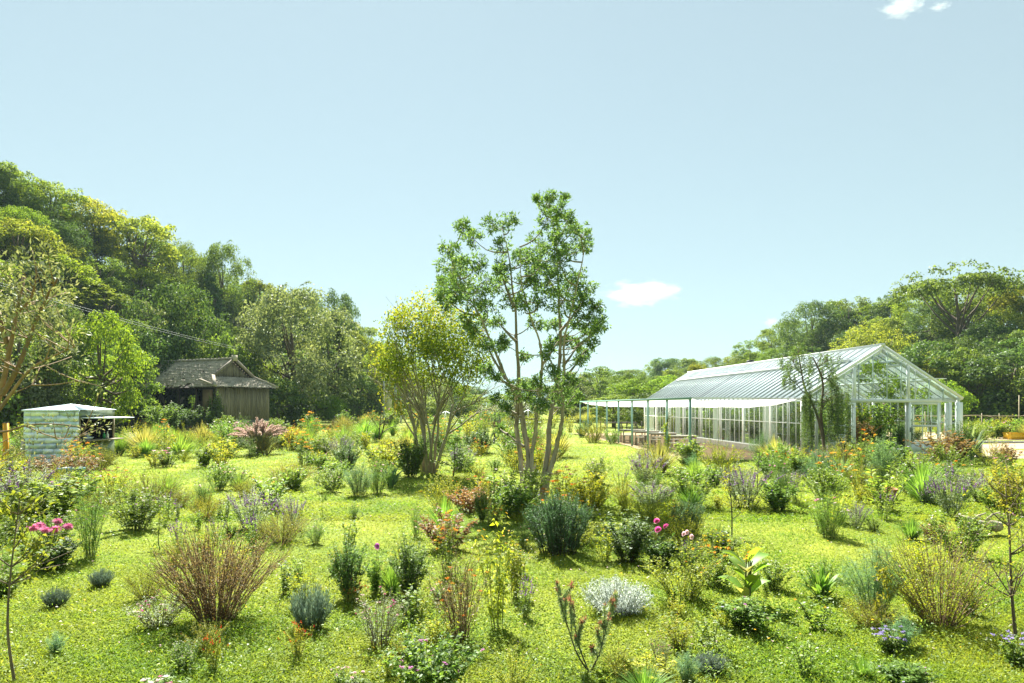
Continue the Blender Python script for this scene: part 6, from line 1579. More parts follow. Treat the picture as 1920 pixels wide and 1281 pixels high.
KIND = {  # kind: (object name, category, look phrase, group)
 'aster': ('aster_clump', 'plant', 'mounded aster clump with tiny pale flowers', 'aster clumps in the meadow'), 'leafy': ('leafy_perennial', 'plant', 'round leafy green perennial', 'leafy perennials in the meadow'),
 'cosmos': ('cosmos_plant', 'plant', 'feathery cosmos with scattered open flowers', 'cosmos in the meadow'), 'salvia': ('sage_bush', 'shrub', 'grey green purple spiked sage bush', 'purple sage bushes'),
 'twiggy': ('twiggy_shrub', 'shrub', 'reddish brown twiggy shrub', 'twiggy brown shrubs'), 'brush': ('open_shrub', 'shrub', 'open brown stemmed lime leaved shrub', 'open brown stemmed shrubs'),
 'wispy': ('wispy_shrub', 'shrub', 'wispy lime leaved shrub', 'wispy lime shrubs'), 'rosemary': ('rosemary_bush', 'shrub', 'dark upright rosemary bush', 'rosemary bushes'),
 'lavender': ('lavender_clump', 'plant', 'blue grey lavender dome', 'lavender domes on the lawn'), 'silver': ('silver_mound', 'plant', 'silvery white drooping mound', 'silver mounds'),
 'limemound': ('lime_mound', 'plant', 'bright lime yellow leafy mound', 'lime mounds'), 'yarrow': ('yarrow_plant', 'plant', 'tall yarrow with orange yellow flower plates', 'yarrows in the meadow'),
 'rustyarrow': ('yarrow_plant', 'plant', 'bushy yarrow with rust and orange heads', 'rusty yarrows'), 'darkshrub': ('dark_shrub', 'shrub', 'dark green small leaved shrub', 'dark green shrubs'),
 'spire': ('spire_plant', 'plant', 'slim plant with dark purple spires', 'purple spires in the meadow'), 'phlox': ('phlox_clump', 'plant', 'low phlox clump with white and pink heads', 'phlox clumps'),
 'fennel': ('fennel_plant', 'plant', 'hazy blue green fennel', 'fennels'), 'perilla': ('red_leaved_plant', 'plant', 'brown leaved plant', 'red leaved plants'),
 'orangebush': ('orange_shrub', 'shrub', 'orange leaved shrub', 'orange leaved shrubs'), 'goldbush': ('golden_shrub', 'shrub', 'yellow gold leaved shrub', 'golden shrubs'), 'weed': ('meadow_weed', 'plant', 'small green meadow weed', 'small weeds on the lawn'),
 'limeweed': ('lime_weed', 'plant', 'small lime green weed', 'small lime weeds'), 'tallweed': ('tall_weed', 'plant', 'broad leaved lanky yellow green weed', 'tall weeds'),
 'brownstem': ('seedhead_plant', 'plant', 'thicket of thin brown seed stems', 'brown seed stems'), 'redsage': ('red_sage', 'plant', 'lime leaved sage with small red flowers', 'red sages'),
 'ageratum': ('ageratum_clump', 'plant', 'low clump of powder blue flowers', 'powder blue clumps'), 'marigold': ('marigold_plant', 'plant', 'low marigold with orange flowers', 'marigolds'),
 'purpledot': ('leafy_bush', 'shrub', 'round leaved bush dotted with purple flowers', 'purple dotted bushes'), 'bronze': ('bronze_mound', 'plant', 'bronze brown drooping mound', 'bronze mounds'),
 'lucky': ('upright_shrub', 'shrub', 'stiff grey green shrub', 'stiff shrubs'), 'pinkdot': ('pink_dotted_plant', 'plant', 'grey wiry plant dotted with pink', 'pink dotted plants'),
 'strawgrass': ('straw_tuft', 'grass', 'straw yellow grass tuft', 'straw grass tufts'), 'greengrass': ('green_tuft', 'grass', 'soft green grass tuft', 'green grass tufts'), 'fountain': ('fountain_grass', 'grass', 'fountain grass with pink brown plumes', 'fountain grasses'),
 'iris': ('iris_clump', 'plant', 'upright sword leaved clump', 'sword leaved clumps'), 'straple': ('strap_leaved_plant', 'plant', 'strap leaved grey green plant', 'strap leaved plants'), 'rosette': ('rosette_plant', 'plant', 'rosette of pointed leaves', 'leaf rosettes'),
 'dahliapink': ('dahlia_plant', 'plant', 'dahlia with several pink blooms', 'dahlias'), 'dahliamauve': ('dahlia_plant', 'plant', 'tall dahlia with one mauve bloom', 'dahlias'), 'dahliamagenta': ('dahlia_plant', 'plant', 'dahlia with magenta pink blooms', 'dahlias'),
 'dahliapale': ('dahlia_plant', 'plant', 'dahlia with pale pink blooms', 'dahlias'), 'dahliared': ('dahlia_plant', 'plant', 'dahlia with dark red blooms', 'dahlias'),
 'canna': ('canna_plant', 'plant', 'canna with big paddle leaves', 'cannas'), 'sapyellow': ('young_tree', 'tree', 'young tree with bowed trunk and yellowing leaves', 'young trees'), 'saprose': ('rose_sapling', 'shrub', 'thin bare stemmed rose', 'thin roses'),
 'saporange': ('young_tree', 'tree', 'open branched young tree with sparse golden leaves', 'young trees'), 'seedling': ('tree_seedling', 'plant', 'small upright tree seedling', 'tree seedlings'), 'goldspike': ('golden_sapling', 'shrub', 'upright sapling with golden yellow leaves', 'golden saplings'),
 'sapgreen': ('green_shrub', 'shrub', 'upright branching green shrub', 'upright green shrubs'), 'redtip': ('conebush', 'shrub', 'sparse conebush with red brown tips', 'conebushes'),
}
PLACED = []
prng = random.Random(4)
def plant(kind, px, py, hpx, wpx=None, label=None, short=None, at=None, zoff=0.0, rz=None, zone=None, ground=True):
    name, cat, look, grp = KIND[kind]
    D = DG(py) if at is None else at[1]
    x = (px - CX) / F * D if at is None else at[0]
    ch, h0, r0 = PROTO[kind][prng.randrange(len(PROTO[kind]))]
    Hm = hpx * D / F
    sz = Hm / h0
    sx = (wpx * D / F / 2) / r0 if wpx else sz * prng.uniform(0.85, 1.15)
    o = bpy.data.objects.new(name, None); o.empty_display_size = 0.1; COL.objects.link(o)
    o.location = (x, D, (float(gz(x, D)) if ground else 0.0) - 0.01 + zoff); o.rotation_euler = (0, 0, prng.uniform(0, 6.28) if rz is None else rz); o.scale = (sx, sx, sz)
    for nm, me, stuff in ch:
        c = bpy.data.objects.new(nm, me); COL.objects.link(c); c.parent = o
        if stuff: c['kind'] = 'stuff'
    tag(o, label, cat, grp, 'thing')
    size = 'knee high ' if Hm < 0.45 else 'waist high ' if Hm < 0.95 else 'head high ' if Hm > 1.3 else 'chest high '
    PLACED.append((x, D, max(sx * r0, 0.12)))
    ppx, ppy = scr(x, D, Hm * 0.4)
    THINGS.append(dict(o=o, look=look, label=label, px=ppx, py=ppy, D=D, short=short, zone=zone, H=Hm))
    return o

# -- hand placed: kind, base column, base row, height, width (photo pixels), label, short name used by others
HP = [
 ('sapyellow', 28, 1280, 420, None, 'young tree with bowed bare trunk and yellowing leaves at the near edge of the lawn', 'the bowed young tree'),
 ('dahliapink', 95, 1066, 92, 92, 'dahlia bush with a row of pink blooms beside the feathery white cosmos', 'the pink dahlia bush'),
 ('lavender', 190, 1101, 34, 40, 'small blue grey lavender dome on open lawn, the further of a close pair', None),
 ('lavender', 106, 1137, 38, 44, 'small blue grey lavender dome on open lawn, the nearer of a close pair', 'the lone lavender dome'),
 ('cosmos', 168, 1046, 190, 66, 'tall feathery cosmos with white blooms next to the pink dahlia bush', 'the white cosmos'),
 ('twiggy', 405, 1166, 180, 210, 'large reddish brown twiggy shrub, the biggest bush on the near lawn', 'the big twiggy brown shrub'),
 ('brush', 275, 1125, 72, 90, 'low loose brown stemmed shrub just behind the big twiggy brown shrub', None),
 ('pinkdot', 300, 1178, 66, 120, 'low sprawling grey plant at the foot of the big twiggy brown shrub', None),
 ('lavender', 582, 1180, 82, 74, 'large lavender dome standing alone on the near lawn', 'the large lavender dome'),
 ('redsage', 556, 1232, 72, 66, 'small lime sage with red flowers in front of the large lavender dome', None),
 ('dahliamauve', 706, 1112, 96, 40, 'tall single mauve dahlia bloom above feathery leaves', 'the single mauve dahlia'),
 ('greengrass', 735, 1115, 62, 76, 'soft green tuft at the foot of the single mauve dahlia', None),
 ('darkshrub', 768, 1118, 118, 78, 'dark glossy leaved shrub right behind the single mauve dahlia', 'the dark glossy shrub'),
 ('darkshrub', 655, 1122, 112, 64, 'dark loose shrub facing the single mauve dahlia across the grass', None),
 ('pinkdot', 712, 1205, 118, 100, 'wiry grey plant dotted with pink below the single mauve dahlia', 'the wiry pink dotted plant'),
 ('brownstem', 862, 1196, 200, 130, 'thicket of tall thin brown seed stems with orange heads', 'the brown seed stem thicket'),
 ('tallweed', 935, 1172, 220, 80, 'tall leafy weed with broad yellow green leaves leaning out of the brown seed stem thicket', None),
 ('tallweed', 965, 1120, 130, 60, 'shorter broad leaved yellow green weed behind the brown seed stem thicket', None),
 ('purpledot', 800, 1325, 140, 215, 'bright round leaved bush dotted with purple at the near frame edge', 'the purple dotted bush'),
 ('phlox', 640, 1284, 34, 46, 'clump of creamy white flower heads next to the purple dotted bush', None),
 ('dahliapale', 668, 1296, 40, 44, 'pale pink flowered clump wedged against the purple dotted bush', None),
 ('phlox', 300, 1297, 28, 90, 'spreading pink and white flower clump cut by the lower frame edge', None),
 ('rosemary', 1046, 1040, 118, 118, 'large dark rosemary bush in front of the tall tree', 'the large rosemary'),
 ('limemound', 1108, 952, 52, 100, 'lime yellow leafy mound close to the foot of the tall tree', 'the lime mound'),
 ('darkshrub', 1178, 1052, 92, 104, 'dark shrub in shade beside the large rosemary', None),
 ('dahliamagenta', 1238, 1062, 92, 60, 'dahlia with big magenta blooms beside the dark shrub near the rosemary', 'the magenta dahlia'),
 ('dahliapale', 1286, 1066, 72, 40, 'dahlia with mauve pink blooms immediately beside the magenta dahlia', None),
 ('wispy', 1280, 1126, 118, 176, 'broad wispy green brown shrub in front of the magenta dahlia', 'the broad wispy shrub'),
 ('silver', 1156, 1150, 62, 120, 'silvery white drooping mound on the open lawn', 'the silver mound'),
 ('redtip', 1106, 1256, 190, 150, 'sparse red tipped conebush in front of the silver mound', 'the red tipped conebush'),
 ('canna', 1400, 1132, 116, 120, 'canna with big yellow green paddle leaves and orange flowers', 'the canna'),
 ('marigold', 1335, 1096, 92, 70, 'loose orange flowered plant beside the canna', None),
 ('pinkdot', 1240, 1250, 76, 44, 'dark drooping plant topped with white and pink blooms beyond the conebush', None),
 ('rosette', 1540, 1118, 66, 86, 'rosette of pointed grey leaves casting a shadow on the open lawn', 'the pointed rosette'),
 ('fennel', 1638, 1152, 150, 100, 'hazy blue green fennel cloud on the near lawn', 'the hazy fennel'),
 ('goldspike', 1652, 1190, 132, 50, 'upright sapling with golden yellow leaves next to the hazy fennel', 'the golden sapling'),
 ('brush', 1765, 1172, 195, 240, 'wide open brown stemmed shrub, the largest on the near lawn by the golden sapling', 'the wide open shrub'),
 ('saporange', 1905, 1196, 330, None, 'open branched young tree with sparse golden leaves at the near frame edge', 'the golden leaved young tree'),
 ('ageratum', 1668, 1226, 50, 70, 'low clump of powder blue and orange flowers below the golden sapling', None),
 ('ageratum', 1905, 1246, 64, 90, 'round leaved clump with lilac blue flowers under the golden leaved young tree', None),
 ('saprose', 1372, 1008, 172, 80, 'tall thin bare stemmed rose rising alone behind the canna', 'the tall bare rose'),
 ('cosmos', 1552, 1008, 104, 80, 'dark feathery cosmos bush fanning out on the lawn', 'the dark feathery bush'),
 ('salvia', 1208, 906, 66, 92, 'purple spiked sage bush nearest to the pergola posts', 'the sage by the pergola'),
 ('salvia', 1222, 946, 52, 92, 'purple spiked sage bush just in front of another sage by the pergola', None),
 ('rosemary', 1290, 1004, 70, 60, 'bluish upright rosemary behind the magenta dahlia', None),
 ('salvia', 1785, 966, 104, 96, 'tall sage with vivid purple spikes before the greenhouse corner', 'the vivid purple sage'),
 ('fennel', 1652, 905, 92, 60, 'bright feathery green fennel in front of the open greenhouse door', 'the bright fennel'),
 ('aster', 1705, 925, 84, 84, 'grey green fluffy clump in front of the sliding door', 'the fluffy clump'),
 ('yarrow', 1612, 908, 104, 70, 'lime leaved yarrow with orange heads in front of the greenhouse doorway', 'the doorway yarrow'),
 ('straple', 1578, 892, 40, 70, 'strap leaved grey plant between the doorway yarrow and the weeping tree', None),
 ('goldbush', 1893, 962, 104, 90, 'yellow gold leaved shrub at the frame edge behind the open lawn', 'the yellow gold shrub'),
 ('perilla', 1885, 880, 48, 50, 'brown leaved shrub standing against the pale dirt path', None),
 ('salvia', 40, 962, 104, 150, 'sprawling purple sage in front of the metal kiosk and orange post', 'the kiosk sage'),
 ('bronze', 128, 902, 58, 130, 'bronze brown drooping mound hiding the foot of the kiosk', 'the bronze mound'),
 ('rustyarrow', 152, 950, 60, 60, 'orange headed yarrow in front of the teal pot', None),
 ('rustyarrow', 212, 932, 56, 70, 'rust headed yarrow on the lawn side of the kiosk counter', 'the rusty yarrow'),
 ('leafy', 90, 978, 84, 170, 'large round leafy clump under the kiosk sage', None),
 ('aster', 255, 992, 100, 120, 'loose pale flowered aster clump in front of the rusty yarrow', 'the pale aster'),
 ('fountain', 486, 852, 64, 92, 'fountain grass with arching pink brown plumes before the shed gable', 'the fountain grass'),
 ('orangebush', 551, 842, 44, 44, 'small fiery orange shrub beside the fountain grass', 'the fiery orange shrub'),
 ('greengrass', 338, 858, 46, 100, 'soft bright grass mound in front of the collapsed shed side', 'the bright grass mound'),
 ('strawgrass', 272, 852, 56, 92, 'tawny grass mound near the open kiosk hatch', None),
 ('salvia', 548, 992, 68, 66, 'small upright sage with violet spikes in the middle lawn', None),
 ('darkshrub', 770, 896, 78, 60, 'dark shrub hugging the stems of the yellow crowned tree on the pole side', None),
 ('sapgreen', 850, 894, 78, 92, 'dark green shrub hugging the stems of the yellow crowned tree on the tall tree side', None),
 ('limeweed', 716, 890, 66, 92, 'wispy yellow green clump beside the yellow crowned tree', 'the wispy yellow clump'),
 ('iris', 733, 915, 52, 50, 'dark green sword leaved clump in front of the wispy yellow clump', 'the sword leaved clump'),
 ('aster', 622, 924, 46, 68, 'rounded pale aster mound on the lawn between paths', 'the rounded aster'),
 ('perilla', 880, 962, 52, 84, 'brown leaved clump on the shady side of the tall tree', 'the brown leaved clump'),
 ('leafy', 966, 972, 66, 90, 'mixed leafy clump around the foot of the tall tree', None),
 ('darkshrub', 905, 980, 66, 36, 'narrow dark plant in the shade before the brown leaved clump', None),
 ('yarrow', 1000, 985, 42, 40, 'orange flowered yarrow between the tall tree and the large rosemary', None),
 ('marigold', 925, 990, 46, 50, 'low orange flowered clump in the shade of the tall tree', None),
 ('yarrow', 840, 1080, 120, 70, 'tall wiry yarrow with orange plates behind the brown seed stem thicket', 'the wiry yarrow'),
 ('cosmos', 780, 1010, 78, 30, 'slender feathery spire of a plant behind the dark glossy shrub', None),
 ('salvia', 470, 990, 84, 110, 'loose sage clump with violet spikes behind the big twiggy brown shrub', None),
 ('aster', 410, 920, 56, 70, 'aster clump on the lawn in front of the old shed', None),
 ('saprose', 1420, 930, 90, 50, 'thin rose near the greenhouse side wall', None),
 ('wispy', 1345, 895, 76, 110, 'wispy yellow green shrub covering the foot of the first pergola post', 'the pergola shrub'),
 ('marigold', 1470, 885, 44, 60, 'orange flowered clump against the greenhouse plinth', None),
 ('leafy', 1500, 895, 50, 70, 'leafy clump below the greenhouse corner cladding', None),
 ('perilla', 1772, 872, 64, 104, 'brown and cream leaved shrub in front of the sliding door corner', 'the brown leaved shrub'),
 ('darkshrub', 1803, 868, 84, 40, 'dark shrub climbing the outer greenhouse corner post', None),
 ('straple', 1820, 864, 66, 60, 'big leaved plant growing out of the wire planter box', None),
 ('seedling', 783, 870, 30, None, 'lone tree seedling in front of the yellow crowned tree shadow', None),
 ('seedling', 300, 1030, 80, 50, 'slim lone seedling on the lawn path beside the pale aster', None),
 ('lavender', 1330, 1255, 36, 60, 'pale grey tuft near the lower frame edge between conebush and canna', None),
 ('aster', 1900, 925, 60, 60, 'pale flowered clump under the yellow gold shrub', None),
 ('limeweed', 1215, 1275, 60, 100, 'grey lime tuft at the lower frame edge beside the conebush', None),
 ('leafy', 1400, 1180, 60, 120, 'leafy lilac flowered clump directly in front of the canna', None),
 ('wispy', 960, 1290, 90, 110, 'hazy wispy clump at the lower frame edge between bush and conebush', None),
 ('greengrass', 1210, 1300, 60, 110, 'grassy tuft at the lower frame edge in front of the conebush', None),
 ('leafy', 1700, 1290, 46, 120, 'dark leafy patch at the lower frame edge below the powder blue clump', None),
 ('redsage', 400, 1255, 84, 60, 'yellow leaved sage with a few red flowers before the big twiggy brown shrub', None),
]
for k_, px, py, hp, wp, lb, st in HP: plant(k_, px, py, hp, wp, lb, st)
# plants inside the greenhouse and the climber on the pergola
for k, (lx, ly, hm, kd, lb) in enumerate(((1.6, 1.6, 1.5, 'sapgreen', 'green shrub inside the greenhouse behind the weeping tree'), (2.9, 4.2, 1.9, 'sapgreen', 'tall branching shrub inside the greenhouse behind the potting table'), (4.2, 2.6, 1.7, 'perilla', 'bronze leaved shrub inside the open greenhouse doorway'),
     (5.6, 1.6, 1.5, 'darkshrub', 'dark shrub behind the glass of the sliding door'), (6.5, 3.0, 2.0, 'sapgreen', 'tall green shrub inside the outer glass wall of the greenhouse'), (5.4, 6.0, 2.1, 'leafy', 'big leafy bush deep inside the greenhouse'), (3.6, 8.0, 2.0, 'darkshrub', 'dark bush in the middle of the greenhouse'),
     (6.4, 9.0, 2.2, 'leafy', 'leafy bush far along the outer glass wall'), (1.2, 7.2, 1.5, 'limemound', 'lime leaved bush inside the terrace side panes'), (1.0, 11.4, 1.6, 'sapgreen', 'green shrub inside the terrace side panes halfway along'), (4.9, 12.0, 2.0, 'sapgreen', 'green shrub in the middle of the far greenhouse half'), (1.2, 3.0, 1.4, 'leafy', 'leafy bush inside the first terrace side panes'), (1.1, 18.5, 1.7, 'leafy', 'leafy bush inside the last terrace side panes'), (5.0, 20.0, 2.2, 'leafy', 'large bush at the far end inside the greenhouse'), (2.6, 16.0, 1.9, 'darkshrub', 'dark bush far inside the greenhouse'), (5.9, 3.8, 2.5, 'leafy', 'lush leafy bush filling the glass next to the outer corner'), (2.0, 5.2, 2.4, 'aster', 'loose pale flowered bush inside behind the first door panel'), (4.6, 4.4, 2.3, 'leafy', 'lush bush behind the bronze shrub in the open doorway'), (3.2, 6.2, 2.3, 'limemound', 'lime bush seen deep through the open doorway'), (0.9, 4.6, 1.9, 'wispy', 'wispy bush pressed against the terrace side panes near the door end'), (0.9, 9.4, 1.8, 'leafy', 'leafy bush against the terrace side panes at the second table'), (0.9, 13.6, 1.7, 'aster', 'loose bush inside the terrace side panes past the halfway post'), (0.9, 15.4, 1.9, 'leafy', 'leafy bush inside the terrace side panes by the sheer curtain'), (0.9, 20.6, 1.8, 'limemound', 'lime bush inside the terrace side panes near the far end'), (0.8, 6.0, 1.6, 'darkshrub', 'dark bush inside the terrace side panes by the second post'), (6.3, 6.4, 2.2, 'limemound', 'lime bush against the outer glass wall behind the lush bushes'), (6.3, 12.0, 2.2, 'leafy', 'leafy bush against the outer glass wall halfway along'), (6.3, 15.5, 2.3, 'aster', 'loose bush against the outer glass wall past halfway'), (6.2, 18.5, 2.2, 'leafy', 'leafy bush against the outer glass wall near the far end'))):
    c = gp(lx, ly); plant(kd, 0, 0, hm * F / c[1], hm * 0.85 * F / c[1], lb, None, at=(c[0], c[1]), ground=False)
rng = np.random.default_rng(3)
vb, sb_ = MB(), MB()
for k in range(5):
    t = np.linspace(0, 1, 14); a = t * 9 + k * 1.3; pl = np.stack([0.07 * np.cos(a), 0.07 * np.sin(a), t * (1.2 + 0.22 * k)], -1); sb_.tube(pl, 0.008, 4)
    n = 110; i = rng.uniform(0, 13, n); p = np.stack([np.interp(i, np.arange(14), pl[:, j]) for j in range(3)], -1) + rng.normal(0, 0.05, (n, 3)); vb.leaves(p, unit(n, rng), unit(n, rng) + np.array((0, -0.4, 0.4)), rng.uniform(0.05, 0.10, n), rng.uniform(0.035, 0.06, n))
c = PG + AX * SP
vn = thing('climbing_vine', 'yellowing climber twisted round the second pergola post', 'vine', (c[0], c[1], 0)); sb_.build('stem', BARK, vn); vb.build('foliage', LM['yellow'], vn)
vb, sb_ = MB(), MB()
for k in range(15):
    x0 = rng.uniform(3.6, 6.9); y0 = rng.uniform(0.6, 2.2); pts = [np.array((x0, y0, roof_z(x0) - 0.35))]
    for j in range(7): pts.append(pts[-1] + np.array((rng.normal(0, 0.22), rng.normal(0.1, 0.3), rng.normal(-0.05, 0.1))))
    pts = np.array(pts); pts[:, 2] = np.minimum(pts[:, 2], [roof_z(min(max(q, 0.2), GW - 0.2)) - 0.28 for q in pts[:, 0]]); pts[:, 0] = np.clip(pts[:, 0], 0.3, GW - 0.3); pts[:, 1] = np.clip(pts[:, 1], 0.3, 8)
    sb_.tube(pts, 0.008, 4); n = 170; i = rng.uniform(0, 7, n); p = np.stack([np.interp(i, np.arange(8), pts[:, j]) for j in range(3)], -1) + rng.normal(0, 0.09, (n, 3)) - np.array((0, 0, 0.06))
    vb.leaves(p, unit(n, rng) + np.array((0, 0, -.4)), unit(n, rng) + np.array((0, 0, 0.5)), rng.uniform(0.07, 0.13, n), rng.uniform(0.05, 0.09, n))
sb_.tube([(6.8, 1.2, 0.1), (6.85, 1.25, 1.5), (6.6, 1.3, 2.6), (5.2, 1.4, 3.6)], 0.015, 5)
vn = thing('climbing_vine', 'leafy vine trained under the roof glass behind the gable', 'vine', (GC[0], GC[1], 0), rz0); sb_.build('stem', BARK, vn); vb.build('foliage', LM['bright'], vn)
# shrubs round the shed, crop rows on the field
for (px, py, D, hm, wm, kd, lb) in ((330, 800, 54, 2.4, 2.6, 'darkshrub', 'dark tangle swallowing the open side of the old shed'), (378, 806, 53.5, 2.2, 2.2, 'darkshrub', 'ivy dark bush at the corner of the old shed'), (362, 770, 54.0, 3.0, 0.9, 'sapgreen', 'bright climber standing up in front of the collapsed shed wall'), (318, 775, 53, 2.6, 1.4, 'aster', 'pale leaved shrub before the collapsed shed wall'),
      (404, 745, 54.8, 3.4, 1.3, 'darkshrub', 'ivy column climbing the shed corner under its eave'), (295, 800, 52, 2.4, 2.6, 'leafy', 'sunlit leafy bush at the far end of the shed'), (425, 812, 51, 1.5, 2.0, 'leafy', 'leafy bush in front of the shed foundation stones')):
    x = (px - CX) / F * D; plant(kd, 0, 0, hm * F / D, wm * F / D, lb, None, at=(x, D))
for k in range(16):
    D = 45.5 + (k % 4) * 2.2; px = 1815 + k * 11 + (k % 3) * 8
    x = (px - CX) / F * D; plant(('leafy', 'limemound', 'aster', 'leafy')[k % 4], 0, 0, (0.9 + 0.3 * (k % 3)) * F / D, 2.0 * F / D, None, None, at=(x, D), zone='crop')

# -- random meadow fill
def clear_lawn(px, py):
    """open lawn seen in the photograph"""
    for (x0, y0, x1, y1) in ((60, 1085, 330, 1285), (200, 985, 330, 1090), (215, 880, 420, 935), (1055, 835, 1180, 905), (440, 1120, 560, 1285), (560, 1195, 690, 1262), (1000, 1065, 1100, 1215), (1100, 1165, 1240, 1235), (1400, 960, 1540, 1075), (1560, 1010, 1680, 1110), (1420, 1120, 1600, 1170), (1720, 1190, 1890, 1281), (900, 1180, 1060, 1240), (560, 935, 660, 965), (430, 860, 560, 900), (1020, 880, 1060, 930)):
        if x0 < px < x1 and y0 < py < y1: return True
    return False
def blocked(px, py, x, D):
    loc = np.array((x, D)) - PG; a = loc @ AX; g = loc @ GX
    if -0.4 < g < 14 and -0.8 < a < 30: return True
    if x > 18.5 and 26.5 < D < 42 : return True
    kx, ky = x - kx0, D - KD
    if -0.6 < kx < 3.2 and -0.8 < ky < 3: return True
    if 48 < D and -36 < x < -18: return True
    return False
fr = random.Random(99)
zones = [  # rows y0,y1, how many, kinds with weights, height range in metres
 (1180, 1285, 22, [('weed', 5), ('limeweed', 6), ('aster', 1), ('wispy', 2), ('greengrass', 1), ('seedling', 1), ('fennel', 1)], (0.12, 0.34)),
 (1050, 1180, 46, [('weed', 6), ('limeweed', 6), ('phlox', 1), ('aster', 2), ('spire', 2), ('marigold', 1), ('seedling', 2), ('pinkdot', 1), ('redsage', 1), ('leafy', 2), ('wispy', 4), ('cosmos', 2), ('brush', 2), ('fennel', 1)], (0.18, 0.5)),
 (960, 1050, 74, [('weed', 5), ('limeweed', 6), ('phlox', 1), ('aster', 5), ('spire', 3), ('marigold', 1), ('cosmos', 6), ('leafy', 3), ('yarrow', 2), ('perilla', 1), ('wispy', 6), ('seedling', 2), ('greengrass', 2), ('salvia', 1), ('brush', 3), ('saprose', 1)], (0.25, 0.7)),
 (890, 960, 96, [('aster', 6), ('leafy', 4), ('cosmos', 8), ('yarrow', 3), ('limeweed', 7), ('weed', 4), ('spire', 3), ('phlox', 1), ('strawgrass', 1), ('greengrass', 3), ('darkshrub', 1), ('wispy', 7), ('marigold', 1), ('salvia', 3), ('saprose', 3), ('rustyarrow', 1), ('brush', 4), ('fennel', 2)], (0.35, 0.95)),
 (845, 890, 120, [('aster', 6), ('leafy', 6), ('cosmos', 7), ('yarrow', 3), ('limeweed', 8), ('strawgrass', 3), ('greengrass', 4), ('darkshrub', 2), ('wispy', 8), ('marigold', 1), ('phlox', 1), ('salvia', 3), ('tallweed', 2), ('dahliapale', 1), ('rustyarrow', 1), ('brush', 4), ('fennel', 2)], (0.5, 1.2)),
 (808, 845, 150, [('leafy', 7), ('limeweed', 8), ('cosmos', 5), ('strawgrass', 4), ('greengrass', 5), ('darkshrub', 3), ('wispy', 8), ('aster', 6), ('yarrow', 3), ('tallweed', 3), ('dahliapale', 1), ('rustyarrow', 1), ('brush', 3), ('sapgreen', 2)], (0.7, 1.5)),
 (793, 808, 90, [('leafy', 8), ('limeweed', 6), ('strawgrass', 4), ('darkshrub', 4), ('wispy', 6), ('aster', 4), ('sapgreen', 5), ('tallweed', 3)], (0.9, 2.0)),
]
for y0, y1, n, kw, (ha, hb) in zones:
    names = [k for k, w in kw for _ in range(w)]
    got = 0; tries = 0
    while got < n and tries < n * 60:
        tries += 1
        px = fr.uniform(-60, 1980); py = fr.uniform(y0, y1); D = DG(py); x = (px - CX) / F * D
        if blocked(px, py, x, D): continue
        if clear_lawn(px, py) and fr.random() < 0.96: continue
        Hm = fr.uniform(ha, hb); rr = Hm * 0.4
        if any((x - a) ** 2 + (D - b) ** 2 < ((rr + c) * 0.5) ** 2 for a, b, c in PLACED): continue
        kd = fr.choice(names)
        if kd in ('cosmos', 'yarrow', 'tallweed', 'saprose', 'fennel'): Hm *= 1.3
        plant(kd, px, py, Hm * F / D, None, None, None, zone='m'); got += 1

# ------------------------------------------------------------------ ground cover: clover and grass, far rough grass (masses nobody could count)
def cover(seed, n, dmin, dmax, L0, tall, mat, name, px_range=(-120, 2040), power=1.0, upright=0.0, wfac=0.75):
    rng = np.random.default_rng(seed)
    py = HY + F * H0 / dmax + (F * H0 / dmin - F * H0 / dmax) * rng.random(n) ** power
    D = DG(py); px = rng.uniform(*px_range, n); x = (px - CX) / F * D
    loc = np.stack([x, D], -1) - PG; a = loc @ AX; g = loc @ GX
    keep = ~((g > -0.05) & (g < 13.2) & (a > -0.6) & (a < 29)); keep &= ~((x > 19.8) & (D > 28.0) & (D < 41.5)); keep &= ~((x > 24) & (D > 42) & (D < 57))
    dens = 0.5 + 0.5 * hash_noise(x * 0.8 + 3, D * 0.8); keep &= rng.random(n) < np.clip(0.45 + dens, 0.25, 1)
    x, D = x[keep], D[keep]; n = len(x)
    s = rng.uniform(0.6, 1.35, n); L = L0 * s * (1 + D / 16)
    z = gz(x, D) + tall * rng.random(n) ** 1.5 * (0.55 + 0.9 * np.clip(hash_noise(x * 1.3, D * 1.3), 0, 1))
    az = rng.uniform(0, 6.28, n); d = np.stack([np.cos(az), np.sin(az), rng.normal(0.12 + upright, 0.3, n)], -1)
    nr = np.stack([rng.normal(0, 0.28, n), rng.normal(0, 0.28, n), np.ones(n)], -1)
    mb = MB(); mb.leaves(np.stack([x, D, z], -1), d, nr, L, L * wfac, 0.15, 0.15)
    o = mb.build(name, mat); o['kind'] = 'stuff'
cover(201, 360000, 5.0, 16, 0.017, 0.026, LM['lawn'], 'clover')
cover(202, 150000, 13, 60, 0.026, 0.07, LM['lawn'], 'clover')
LM['blade'] = leaf_mat('grass_blade', [(0.13, 0.20, 0.025), (0.23, 0.285, 0.038), (0.36, 0.37, 0.06)], 0.5, 0.05, var=0.0, big=(0.4, (0.7, 0.85, 0.6)))
cover(203, 60000, 5.0, 30, 0.045, 0.02, LM['blade'], 'meadow_grass', upright=1.2, wfac=0.08)
cover(204, 90000, 20, 110, 0.026, 0.10, LM['blade'], 'meadow_grass', upright=1.1, wfac=0.16)
